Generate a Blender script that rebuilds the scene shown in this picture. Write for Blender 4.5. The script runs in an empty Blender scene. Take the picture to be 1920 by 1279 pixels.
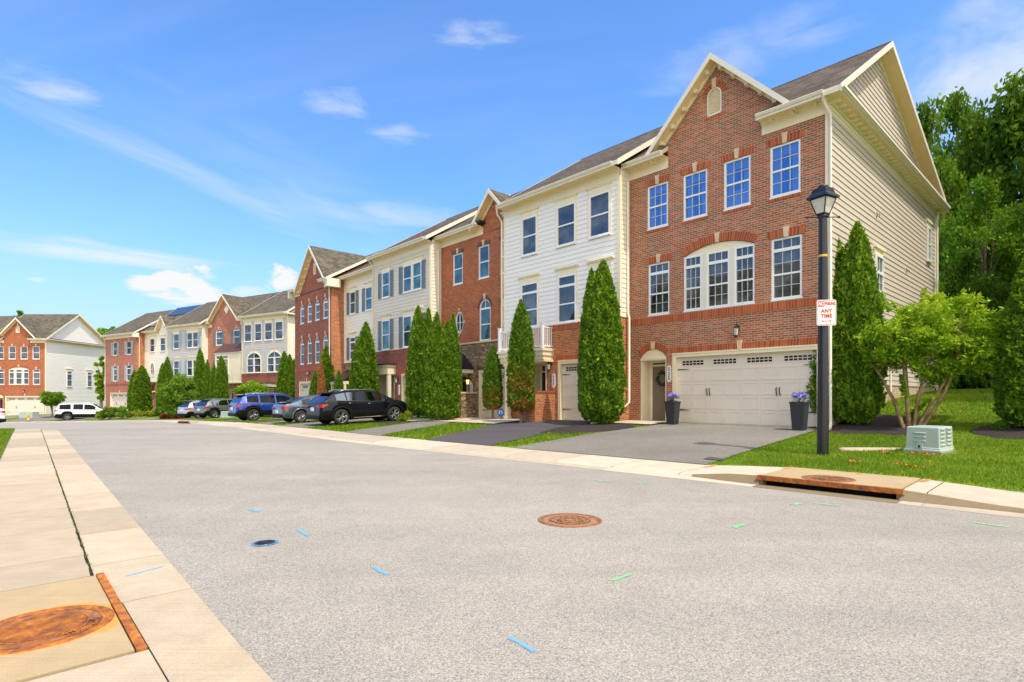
import bpy, bmesh, math, random
import numpy as np
from mathutils import Vector, Matrix
random.seed(7); RNG = np.random.default_rng(11)
scene = bpy.context.scene; COL = scene.collection
R = math.radians
# ------------------------------------------------------------------ camera
FPX, CX, CYH, CAMH = 1040.0, 960.0, 743.0, 1.5      # focal length, principal column and horizon row in photo pixels
cam = bpy.data.cameras.new("camera"); camo = bpy.data.objects.new("camera", cam); COL.objects.link(camo)
cam.sensor_width = 36; cam.lens = FPX/1920*36; cam.shift_y = (CYH-639.5)/1920
cam.clip_start = .1; cam.clip_end = 3000
camo.location = (0, 0, CAMH); camo.rotation_euler = (R(90), 0, 0); scene.camera = camo
# ------------------------------------------------------------------ light
SUN_H = Vector((.601, -.799)); SUN_EL = R(62)
sun = bpy.data.lights.new("sun", 'SUN'); suno = bpy.data.objects.new("sun", sun); COL.objects.link(suno)
sun.energy = 2.35; sun.angle = R(.55); sun.color = (1, .91, .76)
sd = Vector((SUN_H.x*math.cos(SUN_EL), SUN_H.y*math.cos(SUN_EL), math.sin(SUN_EL)))
suno.rotation_euler = sd.to_track_quat('Z', 'Y').to_euler(); suno.location = (10, -20, 40)
scene.view_settings.view_transform = 'Standard'; scene.view_settings.look = 'None'
scene.view_settings.exposure = 0.85; scene.view_settings.gamma = 1
scene.view_settings.use_curve_mapping = False
try:
    scene.cycles.max_bounces = 8; scene.cycles.diffuse_bounces = 4; scene.cycles.transparent_max_bounces = 8
    scene.cycles.use_denoising = True
except Exception: pass

def N(nt, typ, **kw):
    n = nt.nodes.new(typ)
    for k, v in kw.items():
        if k == 'inp':
            for kk, vv in v.items(): n.inputs[kk].default_value = vv
        else: setattr(n, k, v)
    return n
def L(nt, a, b): nt.links.new(a, b)
def MATH(nt, op, a=None, b=None, clamp=False):
    n = nt.nodes.new('ShaderNodeMath'); n.operation = op; n.use_clamp = clamp
    for i, x in enumerate((a, b)):
        if x is None: continue
        if isinstance(x, (int, float)): n.inputs[i].default_value = x
        else: nt.links.new(x, n.inputs[i])
    return n.outputs[0]
def MIXC(nt, fac, a, b, blend='MIX'):
    n = nt.nodes.new('ShaderNodeMix'); n.data_type = 'RGBA'; n.blend_type = blend
    for s, x in ((n.inputs[0], fac), (n.inputs[6], a), (n.inputs[7], b)):
        if isinstance(x, (int, float)): s.default_value = x
        elif isinstance(x, (tuple, list)): s.default_value = tuple(x)+((1,) if len(x) == 3 else ())
        else: nt.links.new(x, s)
    return n.outputs[2]
def RAMP(nt, x, stops, interp='LINEAR'):
    n = nt.nodes.new('ShaderNodeValToRGB'); cr = n.color_ramp; cr.interpolation = interp
    while len(cr.elements) < len(stops): cr.elements.new(.5)
    for e, (p, c) in zip(cr.elements, stops):
        e.position = p; e.color = tuple(c)+((1,) if len(c) == 3 else ()) if not isinstance(c, (int, float)) else (c, c, c, 1)
    nt.links.new(x, n.inputs[0]); return n.outputs[0]
def MR(nt, x, a, b, c=0, d=1):
    n = nt.nodes.new('ShaderNodeMapRange'); nt.links.new(x, n.inputs[0])
    for i, v in zip((1, 2, 3, 4), (a, b, c, d)): n.inputs[i].default_value = v
    n.interpolation_type = 'SMOOTHSTEP' if (c, d) == (0, 1) else 'LINEAR'
    return n.outputs[0]
def NOISE(nt, vec, scale, detail=4, rough=.55, dist=0.0):
    n = nt.nodes.new('ShaderNodeTexNoise'); n.inputs['Scale'].default_value = scale; n.inputs['Detail'].default_value = detail
    n.inputs['Roughness'].default_value = rough; n.inputs['Distortion'].default_value = dist
    if vec is not None: nt.links.new(vec, n.inputs['Vector'])
    return n.outputs[0]

# ------------------------------------------------------------------ sky
world = bpy.data.worlds.new("World"); scene.world = world; world.use_nodes = True
nt = world.node_tree; nt.nodes.clear()
wo = N(nt, 'ShaderNodeOutputWorld'); bg = N(nt, 'ShaderNodeBackground'); bg.inputs[1].default_value = .15
sky = N(nt, 'ShaderNodeTexSky'); sky.sky_type = 'NISHITA'; sky.sun_disc = False
sky.sun_elevation = SUN_EL; sky.sun_rotation = math.atan2(SUN_H.x, SUN_H.y)
sky.altitude = 0; sky.air_density = 1.0; sky.dust_density = .6; sky.ozone_density = 3.0
tc = N(nt, 'ShaderNodeTexCoord'); sep = N(nt, 'ShaderNodeSeparateXYZ'); L(nt, tc.outputs['Generated'], sep.inputs[0])
hz = MATH(nt, 'MAXIMUM', sep.outputs[2], 0.0)
up = MATH(nt, 'ADD', hz, .12)
cx = MATH(nt, 'DIVIDE', sep.outputs[0], up); cy = MATH(nt, 'DIVIDE', sep.outputs[1], up)
# the cloud layer: long thin streaks of cirrus
comb = N(nt, 'ShaderNodeCombineXYZ')
a = R(-20)
L(nt, MATH(nt, 'ADD', MATH(nt, 'MULTIPLY', cx, math.cos(a)*.55), MATH(nt, 'MULTIPLY', cy, math.sin(a)*.55)), comb.inputs[0])
L(nt, MATH(nt, 'ADD', MATH(nt, 'MULTIPLY', cx, -math.sin(a)*1.7), MATH(nt, 'MULTIPLY', cy, math.cos(a)*1.7)), comb.inputs[1])
comb.inputs[2].default_value = 3.3
n1 = NOISE(nt, comb.outputs[0], .75, 7, .6, .6); n2 = NOISE(nt, comb.outputs[0], .28, 2, .5, .2)
cir = MATH(nt, 'MULTIPLY', MR(nt, n1, .42, .78), MR(nt, n2, .36, .62))
# puffs of cumulus low over the roofs and small wisps higher up, each a lobe of the same cloud noise
def puff(px, py, rx, ry, gain, seed, k=1.0, sharp=.10, rot=0.0):
    d = Vector(((px-CX)/FPX, 1, (CYH-py)/FPX)); az = math.atan2(d.x, d.y); el = math.atan2(d.z, math.hypot(d.x, d.y))
    azn = MATH(nt, 'ARCTAN2', sep.outputs[0], sep.outputs[1])
    eln = MATH(nt, 'ARCSINE', sep.outputs[2])
    u = MATH(nt, 'DIVIDE', MATH(nt, 'SUBTRACT', azn, az), R(rx)); v = MATH(nt, 'DIVIDE', MATH(nt, 'SUBTRACT', eln, el), R(ry))
    if rot:
        U_ = MATH(nt, 'MULTIPLY', u, R(rx)); V_ = MATH(nt, 'MULTIPLY', v, R(ry)); cr, sr = math.cos(R(rot)), math.sin(R(rot))
        u = MATH(nt, 'DIVIDE', MATH(nt, 'ADD', MATH(nt, 'MULTIPLY', U_, cr), MATH(nt, 'MULTIPLY', V_, sr)), R(rx)); v = MATH(nt, 'DIVIDE', MATH(nt, 'SUBTRACT', MATH(nt, 'MULTIPLY', V_, cr), MATH(nt, 'MULTIPLY', U_, sr)), R(ry))
    rr = MATH(nt, 'ADD', MATH(nt, 'MULTIPLY', u, u), MATH(nt, 'MULTIPLY', v, v))
    c = N(nt, 'ShaderNodeCombineXYZ'); L(nt, u, c.inputs[0]); L(nt, v, c.inputs[1]); c.inputs[2].default_value = seed
    nz = NOISE(nt, c.outputs[0], k, 6, .6, .5)
    f = MATH(nt, 'SUBTRACT', MATH(nt, 'ADD', MATH(nt, 'MULTIPLY', nz, 2.0), -.45), rr)
    return MATH(nt, 'MULTIPLY', MR(nt, f, 0, sharp), gain)
cl = MATH(nt, 'MULTIPLY', cir, .16)
# added unseen bright cloud behind the viewer, there to fill the shaded house fronts
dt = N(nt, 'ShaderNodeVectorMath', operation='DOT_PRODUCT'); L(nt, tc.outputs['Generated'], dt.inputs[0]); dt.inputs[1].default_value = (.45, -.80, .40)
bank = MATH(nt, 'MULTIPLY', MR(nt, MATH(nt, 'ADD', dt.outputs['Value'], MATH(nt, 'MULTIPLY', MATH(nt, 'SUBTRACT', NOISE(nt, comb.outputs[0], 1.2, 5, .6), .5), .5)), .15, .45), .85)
for args in ((335, 535, 5.0, 2.7, 1.0, 1.0, 1.3, .45), (360, 556, 6.0, 1.5, .95, 2.0, 1.3, .6), (530, 524, 2.4, 1.8, .95, 3.0, 1.3, .5), (470, 552, 3.6, 1.2, .5, 4.0, 1.4, .8),
             (72, 524, 1.2, .3, .55, 5.0, 1.3, .8), (640, 193, 5.8, 2.0, .62, 6.0, 1.0, 1.3), (750, 252, 5.2, 1.6, .55, 7.0, 1.0, 1.3), (890, 66, 6.6, 1.8, .60, 8.0, 1.0, 1.3),
             (150, 473, 15.0, 1.5, .6, 9.0, 1.0, .9), (1830, 150, 14, 7.5, .8, 10.0, .9, 1.1), (1330, 125, 11, 4.0, .42, 11.0, .9, 1.2), (1500, 50, 12, 2.8, .36, 18.0, .9, 1.2), (1870, 10, 8, 2.0, .25, 13.0, .8, 1.2),
             (60, 150, 7.0, 1.8, .45, 12.0, 1.0, .9), (300, 310, 27, 2.4, .42, 14.0, 1.2, 1.4, -14), (620, 370, 18, 4.0, .42, 16.0, 1.0, 1.4, -9), (420, 260, 24, 4.5, .16, 17.0, 1.1, 1.2, -12), (760, 405, 10, 1.8, .4, 15.0, .9, 1.0)):
    cl = MATH(nt, 'MAXIMUM', cl, puff(*args))
skyc = MIXC(nt, 1.0, sky.outputs[0], (.58, .85, 1.12), 'MULTIPLY')
haze = MR(nt, sep.outputs[2], .0, .42); haze = MATH(nt, 'POWER', MATH(nt, 'SUBTRACT', 1.0, haze), 1.9)
skyc = MIXC(nt, MATH(nt, 'MULTIPLY', haze, .86), skyc, (2.15, 2.62, 3.5))
cl = MATH(nt, 'MULTIPLY', cl, 1.2, True)
skyc = MIXC(nt, cl, skyc, (3.5, 3.55, 3.62))
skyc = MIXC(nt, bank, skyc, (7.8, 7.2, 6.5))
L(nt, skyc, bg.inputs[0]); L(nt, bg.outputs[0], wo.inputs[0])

# ------------------------------------------------------------------ materials
MATS = {}
def newmat(name):
    m = bpy.data.materials.new(name); m.use_nodes = True; nt = m.node_tree; nt.nodes.clear()
    o = N(nt, 'ShaderNodeOutputMaterial'); p = N(nt, 'ShaderNodeBsdfPrincipled'); L(nt, p.outputs[0], o.inputs[0])
    MATS[name] = m; return m, nt, p, o
def bump(nt, p, h, strength=.3, dist=.01):
    b = N(nt, 'ShaderNodeBump'); b.inputs['Strength'].default_value = strength; b.inputs['Distance'].default_value = dist
    L(nt, h, b.inputs['Height']); L(nt, b.outputs[0], p.inputs['Normal'])
def plain(name, col, rough=.5, metal=0.0, var=.12, vs=3.0, spec=.5, fine=0.0, coat=0.0):
    m, nt, p, o = newmat(name); t = N(nt, 'ShaderNodeTexCoord')
    n = NOISE(nt, t.outputs['Object'], vs, 5, .6)
    f = MR(nt, n, .3, .7, 1-var, 1+var)
    if fine:
        f = MATH(nt, 'MULTIPLY', f, MR(nt, NOISE(nt, t.outputs['Object'], 90, 2, .5), .3, .7, 1-fine, 1+fine))
    c = N(nt, 'ShaderNodeVectorMath', operation='SCALE'); c.inputs[0].default_value = col; L(nt, f, c.inputs['Scale'])
    L(nt, c.outputs[0], p.inputs['Base Color'])
    p.inputs['Roughness'].default_value = rough; p.inputs['Metallic'].default_value = metal; p.inputs['Specular IOR Level'].default_value = spec
    p.inputs['Coat Weight'].default_value = coat; p.inputs['Coat Roughness'].default_value = .04
    return m
def brick(name, cols, mortar, bw=.213, rh=.072, ms=.011, off=.5, mdark=.0):
    """UV in metres; every brick takes one of several fired colours"""
    m, nt, p, o = newmat(name); uv = N(nt, 'ShaderNodeUVMap')
    b = N(nt, 'ShaderNodeTexBrick'); L(nt, uv.outputs[0], b.inputs['Vector'])
    b.offset = off; b.inputs['Scale'].default_value = 1; b.inputs['Brick Width'].default_value = bw; b.inputs['Row Height'].default_value = rh
    b.inputs['Mortar Size'].default_value = ms; b.inputs['Mortar Smooth'].default_value = .2; b.inputs['Bias'].default_value = 0
    b.inputs['Color1'].default_value = (0, 0, 0, 1); b.inputs['Color2'].default_value = (1, 1, 1, 1); b.inputs['Mortar'].default_value = (.5, .5, .5, 1)
    st = [(i/(len(cols)), c) for i, c in enumerate(cols)]
    cc = RAMP(nt, b.outputs['Color'], st, 'CONSTANT')
    big = MR(nt, NOISE(nt, uv.outputs[0], .6, 4, .6), .3, .7, .88, 1.12); sm = MR(nt, NOISE(nt, uv.outputs[0], 45, 3, .6), .3, .7, .82, 1.18)
    v = N(nt, 'ShaderNodeVectorMath', operation='SCALE'); L(nt, cc, v.inputs[0]); L(nt, MATH(nt, 'MULTIPLY', big, sm), v.inputs['Scale'])
    L(nt, MIXC(nt, b.outputs['Fac'], v.outputs[0], mortar), p.inputs['Base Color'])
    p.inputs['Roughness'].default_value = .85; p.inputs['Specular IOR Level'].default_value = .25
    bump(nt, p, MATH(nt, 'SUBTRACT', 1.0, b.outputs['Fac']), .6, .006)
    return m
brick('brick_mixed', [(.37, .105, .055), (.43, .145, .08), (.30, .10, .058), (.39, .115, .062), (.21, .125, .08), (.46, .18, .105), (.32, .085, .048)], (.50, .36, .235))
brick('brick_soldier', [(.40, .075, .025), (.45, .095, .032), (.35, .065, .022), (.48, .12, .04)], (.40, .20, .11), bw=.09, rh=.30, off=0, ms=.014)
brick('brick_orange', [(.50, .13, .035), (.43, .10, .03), (.55, .17, .05), (.26, .075, .035), (.46, .11, .03)], (.50, .34, .20))
brick('brick_red', [(.46, .095, .028), (.39, .075, .024), (.31, .06, .024), (.48, .115, .035), (.27, .06, .026)], (.42, .26, .15))
brick('brick_dark', [(.33, .085, .05), (.28, .07, .045), (.37, .10, .055), (.23, .07, .05), (.39, .12, .07)], (.30, .20, .15), ms=.008)
brick('brick_pale', [(.46, .155, .09), (.40, .13, .08), (.52, .19, .12), (.34, .13, .09)], (.40, .28, .22), ms=.008)
brick('brick_tan', [(.42, .30, .19), (.50, .36, .24), (.36, .26, .17)], (.60, .50, .36))
brick('brick_charcoal', [(.11, .06, .05), (.08, .05, .045), (.14, .07, .055)], (.25, .16, .11), bw=.083, rh=.30, off=0)
def stonemat():
    m, nt, p, o = newmat('ledge_stone'); uv = N(nt, 'ShaderNodeUVMap')
    mp = N(nt, 'ShaderNodeMapping'); mp.inputs['Scale'].default_value = (2.2, 6.5, 1); L(nt, uv.outputs[0], mp.inputs[0])
    v = N(nt, 'ShaderNodeTexVoronoi'); v.feature = 'F1'; v.distance = 'CHEBYCHEV'; L(nt, mp.outputs[0], v.inputs['Vector']); v.inputs['Scale'].default_value = 1
    v2 = N(nt, 'ShaderNodeTexVoronoi'); v2.feature = 'DISTANCE_TO_EDGE'; L(nt, mp.outputs[0], v2.inputs['Vector']); v2.inputs['Scale'].default_value = 1
    s = N(nt, 'ShaderNodeSeparateColor'); L(nt, v.outputs['Color'], s.inputs[0])
    c = RAMP(nt, s.outputs[0], [(0, (.20, .13, .08)), (.3, (.36, .25, .15)), (.6, (.28, .21, .14)), (.85, (.42, .28, .15))])
    f = MR(nt, v2.outputs[0], .0, .12)
    L(nt, MIXC(nt, f, (.10, .075, .05), c), p.inputs['Base Color']); p.inputs['Roughness'].default_value = .9
    bump(nt, p, f, .8, .02)
stonemat()
def shingles(name, c1, c2, c3):
    m, nt, p, o = newmat(name); uv = N(nt, 'ShaderNodeUVMap')
    b = N(nt, 'ShaderNodeTexBrick'); L(nt, uv.outputs[0], b.inputs['Vector']); b.inputs['Scale'].default_value = 1
    b.inputs['Brick Width'].default_value = .31; b.inputs['Row Height'].default_value = .145; b.inputs['Mortar Size'].default_value = .008
    b.inputs['Color1'].default_value = (0, 0, 0, 1); b.inputs['Color2'].default_value = (1, 1, 1, 1); b.inputs['Mortar'].default_value = (.3, .3, .3, 1)
    c = RAMP(nt, b.outputs['Color'], [(0, c1), (.5, c2), (1, c3)])
    f = MATH(nt, 'MULTIPLY', MR(nt, NOISE(nt, uv.outputs[0], 70, 2, .6), .3, .7, .7, 1.3), MR(nt, NOISE(nt, uv.outputs[0], .8, 4, .6), .3, .7, .85, 1.15))
    v = N(nt, 'ShaderNodeVectorMath', operation='SCALE'); L(nt, c, v.inputs[0]); L(nt, f, v.inputs['Scale'])
    L(nt, MIXC(nt, b.outputs['Fac'], v.outputs[0], (.03, .028, .025)), p.inputs['Base Color']); p.inputs['Roughness'].default_value = .95
    p.inputs['Specular IOR Level'].default_value = .15
    bump(nt, p, MATH(nt, 'SUBTRACT', 1.0, b.outputs['Fac']), .5, .01)
shingles('shingle_brown', (.075, .058, .046), (.105, .083, .066), (.15, .12, .095))
shingles('shingle_grey', (.085, .075, .058), (.12, .105, .08), (.16, .14, .11))
def siding(name, col):
    m, nt, p, o = newmat(name); uv = N(nt, 'ShaderNodeUVMap')
    mp = N(nt, 'ShaderNodeMapping'); mp.inputs['Scale'].default_value = (.5, 9, 1); L(nt, uv.outputs[0], mp.inputs[0])
    f = MATH(nt, 'MULTIPLY', MR(nt, NOISE(nt, mp.outputs[0], 1.0, 4, .6), .3, .7, .95, 1.05), MR(nt, NOISE(nt, uv.outputs[0], 40, 2, .5), .3, .7, .97, 1.03))
    v = N(nt, 'ShaderNodeVectorMath', operation='SCALE'); v.inputs[0].default_value = col; L(nt, f, v.inputs['Scale'])
    L(nt, v.outputs[0], p.inputs['Base Color']); p.inputs['Roughness'].default_value = .55; p.inputs['Specular IOR Level'].default_value = .35
for n_, c_ in dict(siding_tan=(.58, .51, .44), siding_cream=(.84, .79, .68), siding_stone=(.70, .64, .53), siding_light=(.80, .76, .67), siding_grey=(.56, .53, .49), siding_white=(.85, .83, .79)).items(): siding(n_, c_)
plain('trim_cream', (.86, .76, .54), .5, var=.04); plain('pad_edge', (.5, .5, .5), .8); plain('trim_white', (.78, .72, .59), .4, var=.03); plain('soffit', (.88, .66, .34), .6, var=.05)
plain('keystone', (.68, .50, .32), .75, var=.1, vs=8, fine=.1); plain('vinyl', (.86, .86, .86), .3, var=.02)
plain('door_cream', (.70, .62, .49), .45, var=.04); plain('door_taupe', (.20, .165, .13), .45, var=.06); plain('door_navy', (.018, .022, .035), .35); plain('door_red', (.12, .02, .015), .4)
plain('garage_paint', (.76, .68, .57), .5, var=.03, vs=1.2); plain('hardware', (.02, .018, .017), .4)
plain('shutter_dark', (.075, .08, .095), .5); plain('shutter_blue', (.36, .47, .54), .5); plain('shutter_slate', (.17, .21, .25), .5)
plain('metal_roof', (.028, .027, .03), .35, metal=.3); plain('solar', (.012, .016, .035), .12, spec=.8)
plain('vinyl_bar', (.62, .62, .60), .4); plain('lamp_black', (.011, .011, .014), .33, var=.2, vs=14, spec=.6, fine=.15); plain('lamp_glass', (.62, .60, .54), .35, var=.12, vs=5)
plain('pot', (.026, .03, .036), .6, fine=.15); plain('petal', (.20, .20, .62), .6, var=.35, vs=30); plain('flower_leaf', (.03, .085, .018), .6, var=.4, vs=20)
plain('bark', (.20, .15, .10), .9, var=.35, vs=9, fine=.3); plain('bark_smooth', (.27, .19, .085), .75, var=.45, vs=6, fine=.12)
plain('box_green', (.38, .47, .42), .45, var=.06, vs=5, coat=.1); plain('box_pad', (.30, .28, .25), .9, fine=.2); plain('hydrant', (.80, .50, .03), .45); plain('hydrant_cap', (.80, .42, .02), .45)
plain('rubber', (.018, .018, .019), .8, fine=.2); plain('alloy', (.42, .42, .43), .28, metal=.8); plain('alloy_dark', (.05, .05, .055), .3, metal=.6)
plain('plastic_black', (.008, .008, .009), .6, spec=.2); plain('chrome', (.65, .65, .66), .12, metal=1); plain('plate', (.78, .78, .74), .5); plain('tail_light', (.42, .012, .012), .12, coat=.6); plain('tail_clear', (.75, .55, .5), .12, coat=.6)
plain('void', (.004, .004, .004), .9); plain('sign_white', (.80, .80, .79), .4, var=.03); plain('sign_red', (.60, .025, .02), .4); plain('sign_blue', (.04, .16, .45), .4); plain('valve_blue', (.07, .20, .40), .8, fine=.2); plain('ink', (.01, .01, .01), .6)
plain('wreath', (.022, .05, .014), .8, var=.5, vs=30); plain('terracotta', (.45, .13, .05), .8); plain('curtain', (.72, .78, .84), .9, var=.05); plain('room', (.10, .10, .10), .9)
plain('umbrella', (.65, .15, .03), .8); plain('copper', (.11, .055, .045), .5, metal=.2)
for n_, c_, mt in (('paint_black', (.003, .005, .010), 0), ('paint_blue', (.004, .04, .30), .25), ('paint_silver', (.52, .54, .56), .5), ('paint_grey', (.20, .21, .22), .5), ('paint_slate', (.10, .135, .17), .5), ('paint_white', (.80, .80, .79), 0)):
    plain(n_, c_, .3, metal=mt, var=.02, coat=.35 if 'black' in n_ else 1.0, spec=.3 if 'black' in n_ else .5)
def glass(name, tint, refl, fac, rough=.01):
    m, nt, p, o = newmat(name); nt.nodes.remove(p)
    g = N(nt, 'ShaderNodeBsdfGlossy'); g.inputs['Color'].default_value = (*refl, 1); g.inputs['Roughness'].default_value = rough
    d = N(nt, 'ShaderNodeBsdfDiffuse'); tb = N(nt, 'ShaderNodeTexCoord'); L(nt, RAMP(nt, NOISE(nt, tb.outputs['Object'], .9, 3, .6), [(.38, tuple(x*.4 for x in tint)), (.52, tint), (.64, tuple(x*2.1 for x in tint))]), d.inputs[0])
    fr = N(nt, 'ShaderNodeFresnel'); fr.inputs[0].default_value = 1.6
    f = MATH(nt, 'ADD', MATH(nt, 'MULTIPLY', fr.outputs[0], 1.0), fac, True)
    t = N(nt, 'ShaderNodeTexCoord'); b = N(nt, 'ShaderNodeBump'); b.inputs['Strength'].default_value = .12; b.inputs['Distance'].default_value = .02
    L(nt, NOISE(nt, t.outputs['Object'], 1.6, 2, .5), b.inputs['Height']); L(nt, b.outputs[0], g.inputs['Normal'])
    mx = N(nt, 'ShaderNodeMixShader'); L(nt, f, mx.inputs[0]); L(nt, d.outputs[0], mx.inputs[1]); L(nt, g.outputs[0], mx.inputs[2]); L(nt, mx.outputs[0], o.inputs[0])
glass('glass_dark', (.058, .066, .070), (.55, .60, .62), .10)
glass('glass_garage', (.035, .03, .028), (.4, .4, .4), .02)
glass('glass_teal', (.045, .10, .115), (.40, .58, .64), .12)
glass('glass_car', (.006, .008, .011), (.20, .23, .29), .02, .02)
def glass_clear(name, col, fac):
    m, nt, p, o = newmat(name); nt.nodes.remove(p)
    g = N(nt, 'ShaderNodeBsdfGlossy'); g.inputs['Color'].default_value = (*col, 1); g.inputs['Roughness'].default_value = .01
    tr = N(nt, 'ShaderNodeBsdfTransparent'); tr.inputs[0].default_value = (.55, .62, .70, 1)
    t = N(nt, 'ShaderNodeTexCoord'); b = N(nt, 'ShaderNodeBump'); b.inputs['Strength'].default_value = .15; b.inputs['Distance'].default_value = .02
    L(nt, NOISE(nt, t.outputs['Object'], 1.4, 2, .5), b.inputs['Height']); L(nt, b.outputs[0], g.inputs['Normal'])
    mx = N(nt, 'ShaderNodeMixShader'); mx.inputs[0].default_value = fac; L(nt, tr.outputs[0], mx.inputs[1]); L(nt, g.outputs[0], mx.inputs[2]); L(nt, mx.outputs[0], o.inputs[0])
glass_clear('glass_clear', (.24, .42, .70), .55)
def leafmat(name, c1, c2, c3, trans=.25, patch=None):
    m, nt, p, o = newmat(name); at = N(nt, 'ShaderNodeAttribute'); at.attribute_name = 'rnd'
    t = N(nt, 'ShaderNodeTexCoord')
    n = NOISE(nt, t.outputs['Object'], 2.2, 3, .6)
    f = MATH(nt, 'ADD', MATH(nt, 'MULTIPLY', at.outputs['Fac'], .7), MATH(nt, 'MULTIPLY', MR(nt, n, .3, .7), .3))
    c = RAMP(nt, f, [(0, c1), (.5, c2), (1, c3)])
    if patch:
        q = NOISE(nt, t.outputs['Object'], patch[1], 3, .6); sp = N(nt, 'ShaderNodeSeparateXYZ'); L(nt, t.outputs['Object'], sp.inputs[0])
        low = MR(nt, sp.outputs[2], patch[4], patch[3])
        c = MIXC(nt, MATH(nt, 'MULTIPLY', MR(nt, q, patch[2], patch[2]+.12), low), c, patch[0])
    L(nt, c, p.inputs['Base Color']); p.inputs['Roughness'].default_value = .6; p.inputs['Specular IOR Level'].default_value = .12
    tl = N(nt, 'ShaderNodeBsdfTranslucent'); L(nt, MIXC(nt, .5, c, (.35, .5, .02), 'MIX'), tl.inputs[0])
    mx = N(nt, 'ShaderNodeMixShader'); mx.inputs[0].default_value = trans; L(nt, p.outputs[0], mx.inputs[1]); L(nt, tl.outputs[0], mx.inputs[2]); L(nt, mx.outputs[0], o.inputs[0])
leafmat('leaf_arbor', (.04, .11, .008), (.12, .245, .016), (.33, .44, .035), .3)
leafmat('leaf_arbor_brown', (.045, .115, .010), (.10, .215, .018), (.26, .36, .035), .3, ((.36, .17, .035), 1.1, .40, .6, 3.4))
leafmat('leaf_arbor_dead', (.26, .10, .035), (.42, .17, .06), (.52, .24, .09), .1)
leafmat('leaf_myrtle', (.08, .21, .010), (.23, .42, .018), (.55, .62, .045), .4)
leafmat('leaf_forest', (.020, .060, .005), (.065, .155, .009), (.21, .35, .02), .28)
leafmat('leaf_forest_light', (.05, .14, .008), (.13, .28, .014), (.30, .46, .03), .3)
leafmat('leaf_shrub', (.05, .13, .01), (.12, .25, .02), (.26, .40, .035), .35)
leafmat('leaf_gold', (.14, .20, .02), (.28, .33, .03), (.42, .42, .05), .3)
leafmat('leaf_red', (.16, .03, .015), (.30, .07, .03), (.38, .14, .05), .2)
leafmat('grass_blade', (.06, .15, .008), (.155, .26, .014), (.40, .37, .07), .35)
def groundmat(name, fn):
    m, nt, p, o = newmat(name); g = N(nt, 'ShaderNodeNewGeometry'); fn(nt, p, g.outputs['Position'])
def f_lawn(nt, p, P):
    a = NOISE(nt, P, .5, 5, .6); b = NOISE(nt, P, 14, 3, .7); c = NOISE(nt, P, 60, 2, .6)
    f = MATH(nt, 'ADD', MATH(nt, 'MULTIPLY', a, .5), MATH(nt, 'ADD', MATH(nt, 'MULTIPLY', b, .3), MATH(nt, 'MULTIPLY', c, .2)))
    L(nt, RAMP(nt, f, [(.34, (.055, .13, .010)), (.5, (.12, .22, .014)), (.62, (.21, .29, .03)), (.72, (.30, .31, .08))]), p.inputs['Base Color'])
    p.inputs['Roughness'].default_value = .9; p.inputs['Specular IOR Level'].default_value = .1; bump(nt, p, c, 1.0, .03)
groundmat('lawn', f_lawn)
def f_asph(c_dark, c_mid, c_light, sc, contrast, warm=(1, 1, 1)):
    def f(nt, p, P):
        v = N(nt, 'ShaderNodeTexVoronoi'); v.inputs['Scale'].default_value = sc; L(nt, P, v.inputs['Vector'])
        s = N(nt, 'ShaderNodeSeparateColor'); L(nt, v.outputs['Color'], s.inputs[0])
        n2 = NOISE(nt, P, sc*.45, 3, .7)
        f = MATH(nt, 'ADD', MATH(nt, 'MULTIPLY', s.outputs[0], contrast), MATH(nt, 'MULTIPLY', n2, 1-contrast))
        c = RAMP(nt, f, [(.15, c_dark), (.5, c_mid), (.85, c_light)])
        big = MATH(nt, 'MULTIPLY', MR(nt, NOISE(nt, P, .22, 5, .6, .4), .3, .7, .87, 1.08), MR(nt, NOISE(nt, P, 1.7, 4, .65), .3, .7, .94, 1.05))
        mp = N(nt, 'ShaderNodeMapping'); mp.inputs['Rotation'].default_value = (0, 0, R(47.3)); mp.inputs['Scale'].default_value = (.035, .75, 1); L(nt, P, mp.inputs[0])
        big = MATH(nt, 'MULTIPLY', big, MR(nt, NOISE(nt, mp.outputs[0], 1.0, 3, .55, .3), .3, .7, .90, 1.06))
        st = MR(nt, NOISE(nt, P, 2.6, 5, .7, .6), .66, .80, 1.0, .72)
        big = MATH(nt, 'MULTIPLY', big, st)
        k = N(nt, 'ShaderNodeVectorMath', operation='SCALE'); L(nt, c, k.inputs[0]); L(nt, big, k.inputs['Scale'])
        L(nt, k.outputs[0], p.inputs['Base Color']); p.inputs['Roughness'].default_value = .9; p.inputs['Specular IOR Level'].default_value = .25
        bump(nt, p, f, .35, .004)
    return f
groundmat('asphalt', f_asph((.135, .124, .108), (.335, .31, .274), (.505, .47, .42), 135, .5))
groundmat('asphalt_drive', f_asph((.085, .08, .07), (.195, .183, .162), (.33, .31, .28), 110, .55))
groundmat('asphalt_fresh', f_asph((.055, .050, .058), (.085, .078, .088), (.12, .11, .12), 90, .5))
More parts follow.
